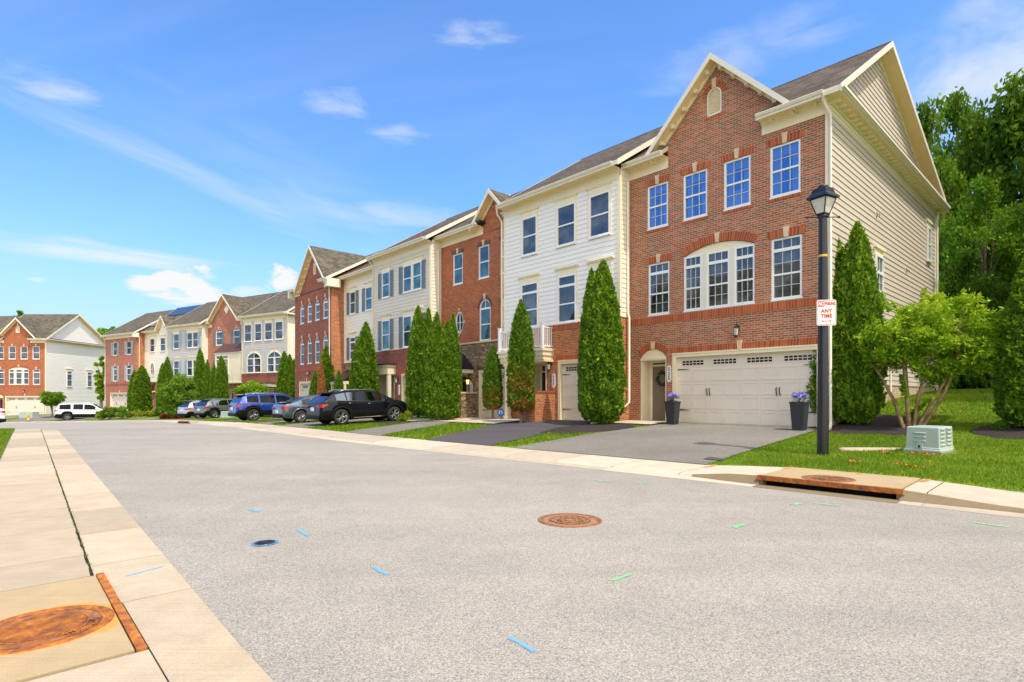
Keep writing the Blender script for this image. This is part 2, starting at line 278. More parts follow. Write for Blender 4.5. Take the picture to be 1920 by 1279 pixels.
def f_conc(base, rust=False):
    def f(nt, p, P):
        at = N(nt, 'ShaderNodeAttribute'); at.attribute_name = 'rnd'
        f = MATH(nt, 'MULTIPLY', MR(nt, NOISE(nt, P, 3.0, 5, .65), .3, .7, .90, 1.08), MR(nt, NOISE(nt, P, 120, 2, .6), .3, .7, .88, 1.12))
        f = MATH(nt, 'MULTIPLY', f, MR(nt, at.outputs['Fac'], 0, 1, .80, 1.07))
        mp = N(nt, 'ShaderNodeMapping'); mp.inputs['Rotation'].default_value = (0, 0, R(47)); mp.inputs['Scale'].default_value = (.7, 60, 1); L(nt, P, mp.inputs[0])
        f = MATH(nt, 'MULTIPLY', f, MR(nt, NOISE(nt, mp.outputs[0], 1.0, 2, .5), .3, .7, .95, 1.05))
        c = MIXC(nt, NOISE(nt, P, .8, 4, .6), base, tuple(x*y for x, y in zip(base, (.96, .90, .80))))
        k = N(nt, 'ShaderNodeVectorMath', operation='SCALE'); L(nt, c, k.inputs[0]); L(nt, f, k.inputs['Scale'])
        out = k.outputs[0]
        if rust:
            for (x, y, r0, r1, g_) in rust:
                d = N(nt, 'ShaderNodeVectorMath', operation='DISTANCE'); L(nt, P, d.inputs[0]); d.inputs[1].default_value = (x, y, 0)
                dd = MATH(nt, 'ADD', d.outputs['Value'], MATH(nt, 'MULTIPLY', MATH(nt, 'SUBTRACT', NOISE(nt, P, 6, 4, .65), .5), .34))
                out = MIXC(nt, MATH(nt, 'MULTIPLY', MR(nt, dd, r1, r0), g_), out, (.62, .27, .03))
        L(nt, out, p.inputs['Base Color']); p.inputs['Roughness'].default_value = .85; p.inputs['Specular IOR Level'].default_value = .2
        bump(nt, p, NOISE(nt, P, 160, 2, .6), .35, .004)
    return f
groundmat('concrete', f_conc((.49, .42, .325)))
groundmat('concrete_walk', f_conc((.53, .47, .39)))
groundmat('concrete_dirty', f_conc((.24, .19, .12)))
groundmat('concrete_slab', f_conc((.42, .33, .205), [(-2.97+.0, 3.57, .37, .46, .75)]))
def f_rust(nt, p, P):
    n = NOISE(nt, P, 11, 6, .7, .5)
    L(nt, RAMP(nt, n, [(.3, (.11, .06, .04)), (.46, (.30, .095, .022)), (.6, (.50, .17, .02)), (.75, (.56, .28, .08))]), p.inputs['Base Color'])
    p.inputs['Roughness'].default_value = .8; p.inputs['Metallic'].default_value = .1; bump(nt, p, n, .4, .004)
groundmat('rust', f_rust)
def f_iron(nt, p, P):
    n = NOISE(nt, P, 16, 5, .7, .3)
    L(nt, RAMP(nt, n, [(.3, (.13, .07, .045)), (.55, (.28, .12, .05)), (.75, (.45, .25, .12))]), p.inputs['Base Color'])
    p.inputs['Roughness'].default_value = .75; p.inputs['Metallic'].default_value = .1; bump(nt, p, n, .3, .003)
groundmat('iron_worn', f_iron)
def f_iron2(nt, p, P):
    n = NOISE(nt, P, 22, 5, .7, .3)
    L(nt, RAMP(nt, n, [(.3, (.19, .09, .05)), (.6, (.40, .21, .11)), (.8, (.52, .29, .11))]), p.inputs['Base Color'])
    p.inputs['Roughness'].default_value = .7; p.inputs['Metallic'].default_value = .1; bump(nt, p, n, .3, .003)
groundmat('iron_bright', f_iron2)
def f_mulch(nt, p, P):
    n = NOISE(nt, P, 40, 4, .8)
    L(nt, RAMP(nt, n, [(.3, (.012, .008, .008)), (.6, (.05, .034, .032)), (.8, (.10, .07, .06))]), p.inputs['Base Color']); p.inputs['Roughness'].default_value = .95
    bump(nt, p, n, 1.0, .04)
groundmat('mulch', f_mulch)
def f_spray(col):
    def f(nt, p, P):
        n = MATH(nt, 'MULTIPLY', NOISE(nt, P, 60, 3, .8), 1.0); t = N(nt, 'ShaderNodeBsdfTransparent'); mx = N(nt, 'ShaderNodeMixShader')
        uv = N(nt, 'ShaderNodeUVMap'); s = N(nt, 'ShaderNodeSeparateXYZ'); L(nt, uv.outputs[0], s.inputs[0])
        ex = MATH(nt, 'MINIMUM', MATH(nt, 'MULTIPLY', MATH(nt, 'MULTIPLY', s.outputs[0], MATH(nt, 'SUBTRACT', 1.0, s.outputs[0])), 9.0), MATH(nt, 'MULTIPLY', MATH(nt, 'MULTIPLY', s.outputs[1], MATH(nt, 'SUBTRACT', 1.0, s.outputs[1])), 5.0))
        L(nt, MR(nt, MATH(nt, 'ADD', n, MATH(nt, 'MULTIPLY', ex, .45)), .62, 1.02, 0, .8), mx.inputs[0])
        p.inputs['Base Color'].default_value = (*col, 1); p.inputs['Roughness'].default_value = .8
        o = [x for x in nt.nodes if x.type == 'OUTPUT_MATERIAL'][0]
        L(nt, t.outputs[0], mx.inputs[1]); L(nt, p.outputs[0], mx.inputs[2]); L(nt, mx.outputs[0], o.inputs[0])
    return f
groundmat('spray_blue', f_spray((.15, .42, .68))); groundmat('spray_green', f_spray((.22, .58, .26))); groundmat('spray_orange', f_spray((.90, .18, .06)))
lm, nt_, p_, o_ = newmat('lamp_lit'); p_.inputs['Base Color'].default_value = (.9, .7, .4, 1); p_.inputs['Emission Color'].default_value = (1, .6, .22, 1); p_.inputs['Emission Strength'].default_value = 1.5
# ------------------------------------------------------------------ mesh helper
class MB:
    def __init__(s): s.v = []; s.f = []; s.m = []; s.uv = []; s.sm = []; s.names = []
    def mi(s, name):
        if name not in s.names: s.names.append(name)
        return s.names.index(name)
    def face(s, pts, mat, uv=None, smooth=False):
        i = len(s.v); s.v.extend([tuple(p) for p in pts]); s.f.append(tuple(range(i, i+len(pts)))); s.m.append(s.mi(mat)); s.uv.append(uv); s.sm.append(smooth)
    def grid(s, rows, mat, smooth=True, closed=False, uv=None):
        i = len(s.v); n = len(rows[0]); k = s.mi(mat)
        for r in rows: s.v.extend([tuple(p) for p in r])
        for a in range(len(rows)-1):
            for b in range(n if closed else n-1):
                c = (b+1) % n
                s.f.append((i+a*n+b, i+a*n+c, i+(a+1)*n+c, i+(a+1)*n+b)); s.m.append(k); s.uv.append(None); s.sm.append(smooth)
    def box(s, x0, x1, y0, y1, z0, z1, mat, top=None):
        if x0 > x1: x0, x1 = x1, x0
        if y0 > y1: y0, y1 = y1, y0
        if z0 > z1: z0, z1 = z1, z0
        P = lambda a, b, c: ((x0, x1)[a], (y0, y1)[b], (z0, z1)[c])
        s.face([P(0,0,0), P(1,0,0), P(1,0,1), P(0,0,1)], mat); s.face([P(1,1,0), P(0,1,0), P(0,1,1), P(1,1,1)], mat)
        s.face([P(0,1,0), P(0,0,0), P(0,0,1), P(0,1,1)], mat); s.face([P(1,0,0), P(1,1,0), P(1,1,1), P(1,0,1)], mat)
        s.face([P(0,0,1), P(1,0,1), P(1,1,1), P(0,1,1)], top or mat); s.face([P(0,1,0), P(1,1,0), P(1,0,0), P(0,0,0)], mat)
    def prism(s, poly, y0, y1, mat, side=None):
        """polygon in x,z extruded from y0 (front) to y1"""
        s.face([(x, y0, z) for x, z in poly], mat); s.face([(x, y1, z) for x, z in reversed(poly)], mat)
        n = len(poly)
        for i in range(n):
            a, b = poly[i], poly[(i+1) % n]
            s.face([(a[0], y1, a[1]), (b[0], y1, b[1]), (b[0], y0, b[1]), (a[0], y0, a[1])], side or mat)
    def slab(s, q, t, top, bottom, edge):
        """q: 4 corners counterclockwise from above; t thickness downwards"""
        q = [Vector(p) for p in q]; d = [p-Vector((0, 0, t)) for p in q]
        s.face(q, top, uv='slope'); s.face(list(reversed(d)), bottom)
        for i in range(len(q)):
            j = (i+1) % len(q); s.face([d[i], d[j], q[j], q[i]], edge)
    def tube(s, pts, r, mat, n=8, cap=True):
        pts = [Vector(p) for p in pts]; rs = r if isinstance(r, (list, tuple)) else [r]*len(pts)
        rows = []
        for i, p in enumerate(pts):
            d = (pts[min(i+1, len(pts)-1)]-pts[max(i-1, 0)])
            if d.length < 1e-6: d = Vector((0, 0, 1))
            d.normalize(); a = d.orthogonal().normalized() if abs(d.z) > .9 else d.cross(Vector((0, 0, 1))).normalized(); b = d.cross(a)
            if i and (a.dot(pa) < 0): a = -a; b = -b
            pa = a
            rows.append([p+(a*math.cos(t)+b*math.sin(t))*rs[i] for t in [2*math.pi*k/n for k in range(n)]])
        s.grid(rows, mat, True, True)
        if cap: s.face(rows[-1], mat); s.face(list(reversed(rows[0])), mat)
    def lathe(s, prof, mat, c=(0, 0, 0), n=24, smooth=True):
        rows = [[(c[0]+r*math.cos(2*math.pi*k/n), c[1]+r*math.sin(2*math.pi*k/n), c[2]+z) for k in range(n)] for r, z in prof]
        s.grid(rows, mat, smooth, True)
    def build(s, name, parent=None, label=None, xf=None, bevel=0):
        me = bpy.data.meshes.new(name); me.from_pydata(s.v, [], s.f)
        for n in s.names: me.materials.append(MATS[n])
        me.polygons.foreach_set('material_index', s.m); me.polygons.foreach_set('use_smooth', s.sm)
        uvl = me.uv_layers.new(name='UVMap'); dat = np.zeros((len(me.loops), 2), dtype=np.float32); k = 0
        V = s.v
        for f, uv in zip(s.f, s.uv):
            if uv is None or uv == 'slope':
                p = [V[i] for i in f]
                a = Vector(p[1])-Vector(p[0]); b = Vector(p[2])-Vector(p[0]); nn = a.cross(b)
                if uv == 'slope':
                    for q in p: dat[k] = (q[0], math.hypot(q[1], q[2]) if abs(nn.y) > abs(nn.x) else q[2]*1.3); k += 1
                    if abs(nn.x) > abs(nn.y):
                        for t, q in enumerate(p): dat[k-len(p)+t] = (q[1], math.hypot(q[0]*1., q[2]))
                    continue
                ax = max(range(3), key=lambda t: abs(nn[t]))
                for q in p:
                    dat[k] = (q[1], q[2]) if ax == 0 else ((q[0], q[2]) if ax == 1 else (q[0], q[1])); k += 1
            else:
                for q in uv: dat[k] = q; k += 1
        uvl.data.foreach_set('uv', dat.ravel())
        me.update(); me.validate()
        o = bpy.data.objects.new(name, me); COL.objects.link(o)
        if parent: o.parent = parent
        if label: o['label'] = label
        if xf: o.matrix_world = xf
        if bevel:
            b = o.modifiers.new('bevel', 'BEVEL'); b.width = bevel; b.segments = 2; b.limit_method = 'ANGLE'; b.angle_limit = R(40)
        return o
def tag(o, label, cat, group=None):
    o['label'] = label; o['category'] = cat
    if group: o['group'] = group
    return o
def thing(name, label, cat, loc=(0, 0, 0), rz=0, group=None):
    o = bpy.data.objects.new(name, None); COL.objects.link(o); o.location = loc; o.rotation_euler = (0, 0, rz); o.empty_display_size = .3
    return tag(o, label, cat, group)
def structure(o): o['kind'] = 'structure'; return o
def copy_thing(o, loc, rz=None, scale=None, label=None):
    r = o.copy(); COL.objects.link(r); r.location = loc
    if rz is not None: r.rotation_euler = (0, 0, rz)
    if scale is not None: r.scale = scale if hasattr(scale, '__len__') else (scale,)*3
    if label: r['label'] = label
    for c in list(o.children):
        d = c.copy(); COL.objects.link(d); d.parent = r
        for g in list(c.children):
            h = g.copy(); COL.objects.link(h); h.parent = d
    return r
def fastmesh(name, verts, quads, mat, rnd=None, parent=None, smooth=False):
    """verts (n,3) array, quads (m,k) array of indices, rnd per vertex"""
    me = bpy.data.meshes.new(name); k = quads.shape[1]; n = len(verts); m = len(quads)
    me.vertices.add(n); me.vertices.foreach_set('co', np.asarray(verts, dtype=np.float32).ravel())
    me.loops.add(m*k); me.loops.foreach_set('vertex_index', np.asarray(quads, dtype=np.int32).ravel())
    me.polygons.add(m); me.polygons.foreach_set('loop_start', np.arange(0, m*k, k, dtype=np.int32))
    if smooth: me.polygons.foreach_set('use_smooth', np.ones(m, dtype=bool))
    if rnd is not None:
        a = me.attributes.new('rnd', 'FLOAT', 'POINT'); a.data.foreach_set('value', np.asarray(rnd, dtype=np.float32))
    me.materials.append(MATS[mat]); me.update(calc_edges=True); me.validate()
    o = bpy.data.objects.new(name, me); COL.objects.link(o)
    if parent: o.parent = parent
    return o

# ------------------------------------------------------------------ the lie of the land
A0 = np.array([9.5, 16.61]); U1 = np.array([-.678, .7348]); V1 = np.array([-.7348, -.678])       # near row: along (away), out to the street
P2 = np.array([-22.35, 55.2]); U2 = np.array([-.868, .497]); V2 = np.array([-.497, -.868])       # far row
def w1(u, v): p = A0+u*U1+v*V1; return float(p[0]), float(p[1])
def w2(u, v): p = P2+u*U2+v*V2; return float(p[0]), float(p[1])
def uv1(x, y): d = np.array([x, y])-A0; return float(d@U1), float(d@V1)
def zr(u):
    s = u-27
    return -.0285*(math.log1p(math.exp(s/3))*3 if s < 60 else s)
BU = [-60, 0, 7, 13, 17, 23, 29, 35, 50, 84, 92, 140]; BZ = [.5, .5, .5, .43, .34, .28, .05, -.1, -.2, -.6, -1.06, -1.06]
def base(u): return float(np.interp(u, BU, BZ))
kp = [w1(-40, 8.6), w1(-20, 8.8), w1(-5, 8.98), w1(0, 9.15), w1(10, 9.9), w1(20, 9.95), w1(30, 9.8), w1(37, 9.8), w2(3, 10.4), w2(14, 10.3), w2(29, 10.2), (-60.5, 62.6), (-75, 62.6), (-95, 62.6), (-130, 62.6)]
for _ in range(3):
    q = [kp[0]]
    for a_, b_ in zip(kp[:-1], kp[1:]):
        q += [tuple(.75*np.array(a_)+.25*np.array(b_)), tuple(.25*np.array(a_)+.75*np.array(b_))]
    kp = q+[kp[-1]]
KP = np.array(kp); sl = np.r_[0, np.cumsum(np.linalg.norm(np.diff(KP, axis=0), axis=1))]
SS = np.arange(0, sl[-1], .5); KP = np.c_[np.interp(SS, sl, KP[:, 0]), np.interp(SS, sl, KP[:, 1])]
T_ = np.gradient(KP, axis=0); T_ /= np.linalg.norm(T_, axis=1)[:, None]; NV = np.c_[T_[:, 1], -T_[:, 0]]      # towards the houses
for _ in range(12): NV[1:-1] = (NV[:-2]+NV[1:-1]*2+NV[2:])/4
NV /= np.linalg.norm(NV, axis=1)[:, None]
def kd(x, y):
    d = np.array([x, y])-KP; i = int(np.argmin((d**2).sum(1))); return float(d[i]@NV[i]), i
def hump(u):     # the kerb stands up beside the storm inlet
    return float(np.interp(u, [-5.4, -4.6, -3.75, -1.7, -1.2, -.45], [0, .035, .10, .10, .085, 0]))
def G(x, y, di=None):
    u, v = uv1(x, y); d = di if di is not None else kd(x, y)[0]; z = zr(u)
    if d < 0: return z
    if d < 1.75: return z+.06+hump(u)*(1 if d > .5 else 0)
    b = base(u)
    t = min(1, (d-1.75)/7.4)
    g = z+.075+hump(u)*max(0, 1-(d-1.75)/2)+(b-z-.075)*t
    if v < 0 and u < 3:
        w = -v; g += np.interp(w, [0, 4.9, 7.6, 14.5, 26, 60], [0, .68, .90, 1.25, 1.55, 1.9])*min(1, max(0, (3-u)/2.5))
    return float(g)
def at(px, py, dz=0):
    """point where the sight line of a photo pixel meets the ground"""
    t = (px-CX)/FPX; s = (py-CYH)/FPX; Y = 2.0; st = .5
    while Y < 120:
        if CAMH-s*Y <= G(t*Y, Y): break
        Y += st
    lo, hi = Y-st, Y
    for _ in range(12):
        m = (lo+hi)/2
        if CAMH-s*m <= G(t*m, m): hi = m
        else: lo = m
    return Vector((t*hi, hi, G(t*hi, hi)+dz))
def setrnd(o, vals):
    a = o.data.attributes.new('rnd', 'FLOAT', 'POINT'); a.data.foreach_set('value', np.asarray(vals, dtype=np.float32)); return o
def draped(name, rowsxy, mat, dz, zf=None):
    mb = MB(); mb.grid([[(x, y, (zf or G)(x, y)+dz) for x, y in r] for r in rowsxy], mat, True); return mb.build(name)
def loft(la, lb, na, nb):
    """rows of points between two polylines given in (u,v)"""
    def res(l, n):
        l = np.array(l, float); s = np.r_[0, np.cumsum(np.linalg.norm(np.diff(l, axis=0), axis=1))]; q = np.linspace(0, s[-1], n)
        return np.c_[np.interp(q, s, l[:, 0]), np.interp(q, s, l[:, 1])]
    a, b = res(la, na), res(lb, na)
    return [[tuple(a[i]*(1-t)+b[i]*t) for t in np.linspace(0, 1, nb)] for i in range(na)]

# ------------------------------------------------------------------ ground, road, pavements
ds = [1.70, 1.78, 2.1, 2.6, 3.2, 4, 5, 6, 7, 8, 9.2, 10.5, 12, 14, 17, 20, 25, 32, 45, 70, 110]
mb = MB(); rows = []
for i in range(0, len(KP), 2):
    r = []
    for d in ds:
        p = KP[i]+NV[i]*d; z = G(p[0], p[1], d) if d > 1.75 else G(p[0], p[1], 1.8)-.12
        r.append((p[0], p[1], z-.0))
    rows.append(r)
mb.grid(rows, 'lawn'); structure(mb.build('lawn'))
mb = MB(); rows = []
for i in range(0, len(KP), 2):
    rows.append([(*(KP[i]+NV[i]*d), zr(uv1(*(KP[i]+NV[i]*d))[0])-(.05 if d > 1 else (.004 if d > 0 else 0))) for d in (1.9, .28, 0, -1, -2.5, -4, -6, -8, -10, -14, -20, -30, -45, -70)])
mb.grid(rows, 'asphalt'); road = structure(mb.build('road'))
mb = MB(); mb.grid([[(x, y, -9) for x in (-1500, 1500)] for y in (-800, 2500)], 'lawn'); structure(mb.build('ground'))
# right-hand pavement and gutter, slab by slab
def slabs(name, d0, d1, step, mat, zf, lim=(0, 1e9), gap=.012, thick=.08, skip=None):
    mb = MB(); rnd = []
    s = lim[0]; L_ = min(lim[1], SS[-1]-1)
    while s < L_-.2:
        e = min(s+step, L_); k = max(1, int((e-s)/.75)); rv = random.random()
        mid = np.array([np.interp((s+e)/2, SS, KP[:, j]) for j in (0, 1)])
        if skip and skip(uv1(*mid)[0]): s = e; continue
        rows = []
        for q in np.linspace(s+gap/2, e-gap/2, k+1):
            c = np.array([np.interp(q, SS, KP[:, j]) for j in (0, 1)]); n = np.array([np.interp(q, SS, NV[:, j]) for j in (0, 1)])
            u = uv1(*c)[0]; r = []
            for d, dz in zf(d0, d1, u): p = c+n*d; r.append((p[0], p[1], zr(uv1(p[0], p[1])[0])+dz))
            rows.append(r)
        n0 = len(mb.v); mb.grid(rows, mat, False); rnd += [rv]*(len(mb.v)-n0)
        s = e
    o = mb.build(name); setrnd(o, rnd); return o
def s_of_u(u):
    us = np.array([uv1(*p)[0] for p in KP]); return float(np.interp(u, us[:160], SS[:160]))
s1, s2 = s_of_u(-3.72), s_of_u(-1.72)
prof_g = lambda a, b, u: [(a, .003), (a+.015, .011), (b, .016)]
structure(slabs('gutter', -.02, .312, 3.0, 'concrete_walk', prof_g, (0, s1), gap=.006)); structure(slabs('gutter', -.02, .312, 3.0, 'concrete_walk', prof_g, (s2, 1e9), gap=.006)); structure(slabs('gutter', -.02, .22, 3.0, 'concrete_dirty', prof_g, (s1, s2), gap=.006))
def prof_w(a, b, u):
    h = hump(u); return [(a, .014), (a+.05+.0*h, .035+h*.9), (a+.10, .06+h), (b, .07+h*.9), (b+.01, -.1)]
structure(slabs('sidewalk', .322, 1.76, 1.5, 'concrete_walk', prof_w, (0, s1)))
structure(slabs('sidewalk', .322, 1.76, 1.5, 'concrete_walk', prof_w, (s2, 1e9)))
# worn kerb faces either side of the inlet
def kerbface(name, ua, ub):
    mb = MB(); rows = []
    for u in np.linspace(ua, ub, 9):
        s = s_of_u(u); c = np.array([np.interp(s, SS, KP[:, j]) for j in (0, 1)]); n = np.array([np.interp(s, SS, NV[:, j]) for j in (0, 1)]); h = hump(u)
        rows.append([(*(c+n*(.30-.10*h/.1)), .018), (*(c+n*.30), .03+h*.7), (*(c+n*.345), .050+h*1.0)])
    mb.grid(rows, 'concrete_dirty', True); return structure(setrnd(mb.build(name), [random.random()*0+.6]*27))
kerbface('kerb', -.5, -1.74); kerbface('kerb', -3.70, -5.3)
# storm inlet: slab, steel lip, dark throat
inl = thing('storm_inlet', 'kerbside storm drain with rusty steel lip and dark throat below a round iron lid', 'storm drain')
sm = (s1+s2)/2; c0 = np.array([np.interp(sm, SS, KP[:, j]) for j in (0, 1)]); tt = np.array([np.interp(sm, SS, T_[:, j]) for j in (0, 1)]); nn = np.array([np.interp(sm, SS, NV[:, j]) for j in (0, 1)])
hl = (s2-s1)/2
def IX(a, d, z): p = c0+tt*a+nn*d; return (p[0], p[1], z)
def ibox(mb, a0, a1, d0, d1, z0, z1, m):
    q = [IX(a0, d0, 0), IX(a0, d1, 0), IX(a1, d1, 0), IX(a1, d0, 0)]
    lo = [(x, y, z0) for x, y, _ in q]; hi = [(x, y, z1) for x, y, _ in q]
    mb.face(hi, m); mb.face(list(reversed(lo)), m)
    for i in range(4): j = (i+1) % 4; mb.face([lo[i], lo[j], hi[j], hi[i]], m)
mb = MB(); ibox(mb, -hl+.01, hl-.01, .30, 1.76, .10, .170, 'concrete_slab'); setrnd(mb.build('slab', inl), [.75]*len(mb.v))
mb = MB(); ibox(mb, -hl-.02, hl+.02, .22, .298, .105, .172, 'rust'); ibox(mb, -hl-.02, hl+.02, .22, .30, .095, .104, 'rust'); mb.build('steel_lip', inl)
mb = MB(); ibox(mb, -hl+.06, hl-.06, .42, 1.2, -.1, .099, 'void'); mb.build('throat', inl)
mb = MB(); ibox(mb, -hl-.03, -hl+.06, .255, 1.3, -.02, .098, 'concrete_dirty'); ibox(mb, hl-.06, hl+.03, .255, 1.3, -.02, .098, 'concrete_dirty'); setrnd(mb.build('side_wall', inl), [.4]*len(mb.v))  # leaf tone drops in the gaps and inwards, shade put into the colour
# left pavement
def vL(u): return 17.13-.0295*u if u > -2.4 else 17.2
def lslabs(name, segs, f0, f1, mat, dz, jag=0.0):
    mb = MB(); rnd = []
    for a_, b_ in segs:
        rv = random.random(); rows = []
        for u in np.linspace(a_+.008, b_-.008, max(2, int((b_-a_)/.12)) if jag else 5):
            v0, v1 = f0(u), f1(u)
            if jag: v0 += random.uniform(-jag, jag)
            p0, p1 = w1(u, v0), w1(u, v1)
            rows.append([(*p0, zr(u)-.03), (*p0, zr(u)+dz), (*p1, zr(u)+dz), (*p1, zr(u)-.03)])
        n0 = len(mb.v); mb.grid(rows, mat, False)
        for r, rev in ((rows[0], 0), (rows[-1], 1)): mb.face(r, mat)
        rnd += [rv]*(len(mb.v)-n0)
    return structure(setrnd(mb.build(name), rnd))
gj = [-6, -3.55, -.92, .30, 1.75, 3.3, 4.9, 6.4, 8, 9.6, 11.2, 12.8, 14.4, 16, 17.6, 19.2, 20.8, 22.4, 24, 25.6, 27.2, 28.6]
lslabs('gutter', list(zip(gj[:2], gj[1:3])), vL, lambda u: 17.60, 'concrete', .012)
lslabs('gutter', list(zip(gj[2:-1], gj[3:])), vL, lambda u: vL(u)+.545, 'concrete', .012)
sj = [-.05, .75, 2.2, 3.7, 5.2, 6.7, 8.2, 9.7, 11.2, 12.7, 14.2, 15.7, 17.2, 18.7, 20.2, 21.7, 23.2, 24.7, 26.2, 27.7, 29]
lslabs('sidewalk', list(zip(sj[:-1], sj[1:])), lambda u: vL(u)+.567, lambda u: vL(u)+1.46+(3.0 if u < 2.3 else 0), 'concrete', .018, .006)
lslabs('sidewalk', [(-7, -3.9), (-3.9, -1.93)], lambda u: 17.611, lambda u: 20, 'concrete', .018)
mb = MB(); mb.grid([[(*w1(u, v), zr(u)+.0035) for v in (vL(u)+.03, vL(u)+1.44)] for u in np.linspace(-7, 29, 60)], 'mulch'); structure(mb.build('joint_dirt'))
# left inlet slab with its steel angle
il2 = thing('storm_inlet', 'rust-stained concrete inlet slab with a rusty steel edge strip in the left foreground', 'storm drain')
mb = MB(); q = lambda u, v, z: (*w1(u, v), z)
def ubox(mb, u0, u1, v0, v1, z0, z1, m):
    P = lambda u, v, z: (*w1(u, v), z)
    c = [(u0, v0), (u0, v1), (u1, v1), (u1, v0)]
    lo = [P(a, b, z0) for a, b in c]; hi = [P(a, b, z1) for a, b in c]
    mb.face(hi, m); mb.face(list(reversed(lo)), m)
    for i in range(4): j = (i+1) % 4; mb.face([lo[i], lo[j], hi[j], hi[i]], m)
ubox(mb, -1.91, -.08, 17.675, 20, -.05, .024, 'concrete_slab'); setrnd(mb.build('slab', il2), [.8]*len(mb.v))
mb = MB(); ubox(mb, -1.93, -.06, 17.615, 17.668, -.05, .032, 'rust'); mb.build('steel_edge', il2)
# weeds and grit in the crack between pavement and gutter
mb = MB(); rw = random.Random(4)
for i in range(420):
    u = rw.uniform(.1, 9); x, y = w1(u, vL(u)+.556+rw.gauss(0, .008)); h_ = rw.uniform(.008, .03); a = rw.uniform(0, 6.3); z = zr(u)+.006
    mb.face([(x-.006*math.cos(a), y-.006*math.sin(a), z), (x+.006*math.cos(a), y+.006*math.sin(a), z), (x+rw.gauss(0, .012), y+rw.gauss(0, .012), z+h_)], 'leaf_gold' if i % 3 else 'mulch')
o = mb.build('weeds'); o['kind'] = 'stuff'; tag(o, 'tiny weeds in the crack between the left pavement and its gutter', 'weeds')
# left verge
mb = MB(); mb.grid([[(*w1(u, v), zr(u)+.03) for v in (vL(u)+1.48, 19.4, 22, 30, 60)] for u in np.linspace(-12, 30, 30)], 'lawn'); structure(mb.build('verge'))

# driveways and paths: (u,v) outlines between garage and pavement
def vk(u): return 9+kd(*w1(u, 9))[0]          # kerb line in v at u
DR = []
def drive(name, la, lb, mat, dz=.022, na=10, nb=6):
    rows = loft(la, lb, na, nb); o = draped(name, [[w1(u, v) for u, v in r] for r in rows], mat, dz); return structure(o)
vin = lambda u: vk(u)-1.72
drive('driveway', [(-.05, vin(-.05)), (.10, 4.5), (.22, .02)], [(5.5, vin(5.5)), (5.55, 4.5), (5.25, .0)], 'asphalt_drive')
drive('driveway', [(6.3, vin(6.3)), (7.2, 4.3), (7.9, .7)], [(9.4, vin(9.4)), (10.6, 5.2), (11.6, 3.3)], 'asphalt_fresh', na=12)
drive('driveway', [(7.9, 3.4), (7.75, .62)], [(11.5, 3.5), (11.5, .62)], 'asphalt_fresh', dz=.027, na=6)
drive('driveway', [(12.2, vin(12.2)), (14.2, 3.6), (15.3, 2.9)], [(14.9, vin(14.9)), (16.8, 3.6), (17.4, 3.0)], 'asphalt_drive')
drive('driveway', [(18.7, vin(18.7)), (20.0, 4), (20.2, .7)], [(22.0, vin(22.)), (23.0, 4), (23.2, .7)], 'asphalt_drive')
drive('driveway', [(23.3, vin(23.3)), (24.8, 4), (26.0, .1)], [(25.9, vin(25.9)), (27.4, 4), (28.6, .1)], 'asphalt_drive')
drive('driveway', [(29.2, vin(29.2)), (31.2, 4), (34.0, 1.1)], [(32.6, vin(32.6)), (34.6, 4), (37.2, 1.1)], 'asphalt_drive')
def drive2(name, a, b, mat='asphalt_drive', v0=0.):
    def e(u): 
        x, y = w2(u, 9.5); return 9.5-(1.75-kd(x, y)[0])*1.0 if kd(x, y)[0] < 1.75 else 9.5+(kd(x, y)[0]-1.75)
    rows = loft([(a, e(a)), (a, v0)], [(b, e(b)), (b, v0)], 12, 4)
    return structure(draped(name, [[w2(u, v) for u, v in r] for r in rows], mat, .03))
drive2('driveway', .6, 3.6); drive2('driveway', 8.8, 11.6); drive2('driveway', 17.2, 20); drive2('driveway', 23.4, 25.6); drive2('driveway', 29.3, 34.2)
def quadxy(name, pts, mat, dz, n=8):
    a, b, c, d = [np.array(p) for p in pts]
    rows = [[tuple((a*(1-s)+d*s)*(1-t)+(b*(1-s)+c*s)*t) for t in np.linspace(0, 1, n)] for s in np.linspace(0, 1, n)]
    return structure(draped(name, rows, mat, dz))
# L driveway of the white SUV and garage apron
quadxy('driveway', [(-65.9, 64.4), (-60.4, 64.4), (-60.5, 71.8), (-65.9, 71.8)], 'asphalt_drive', .03)
quadxy('driveway', [(-58.5, 64.2), (-54.8, 62.2), (-54.6, 76), (-59.6, 76)], 'asphalt_drive', .03)
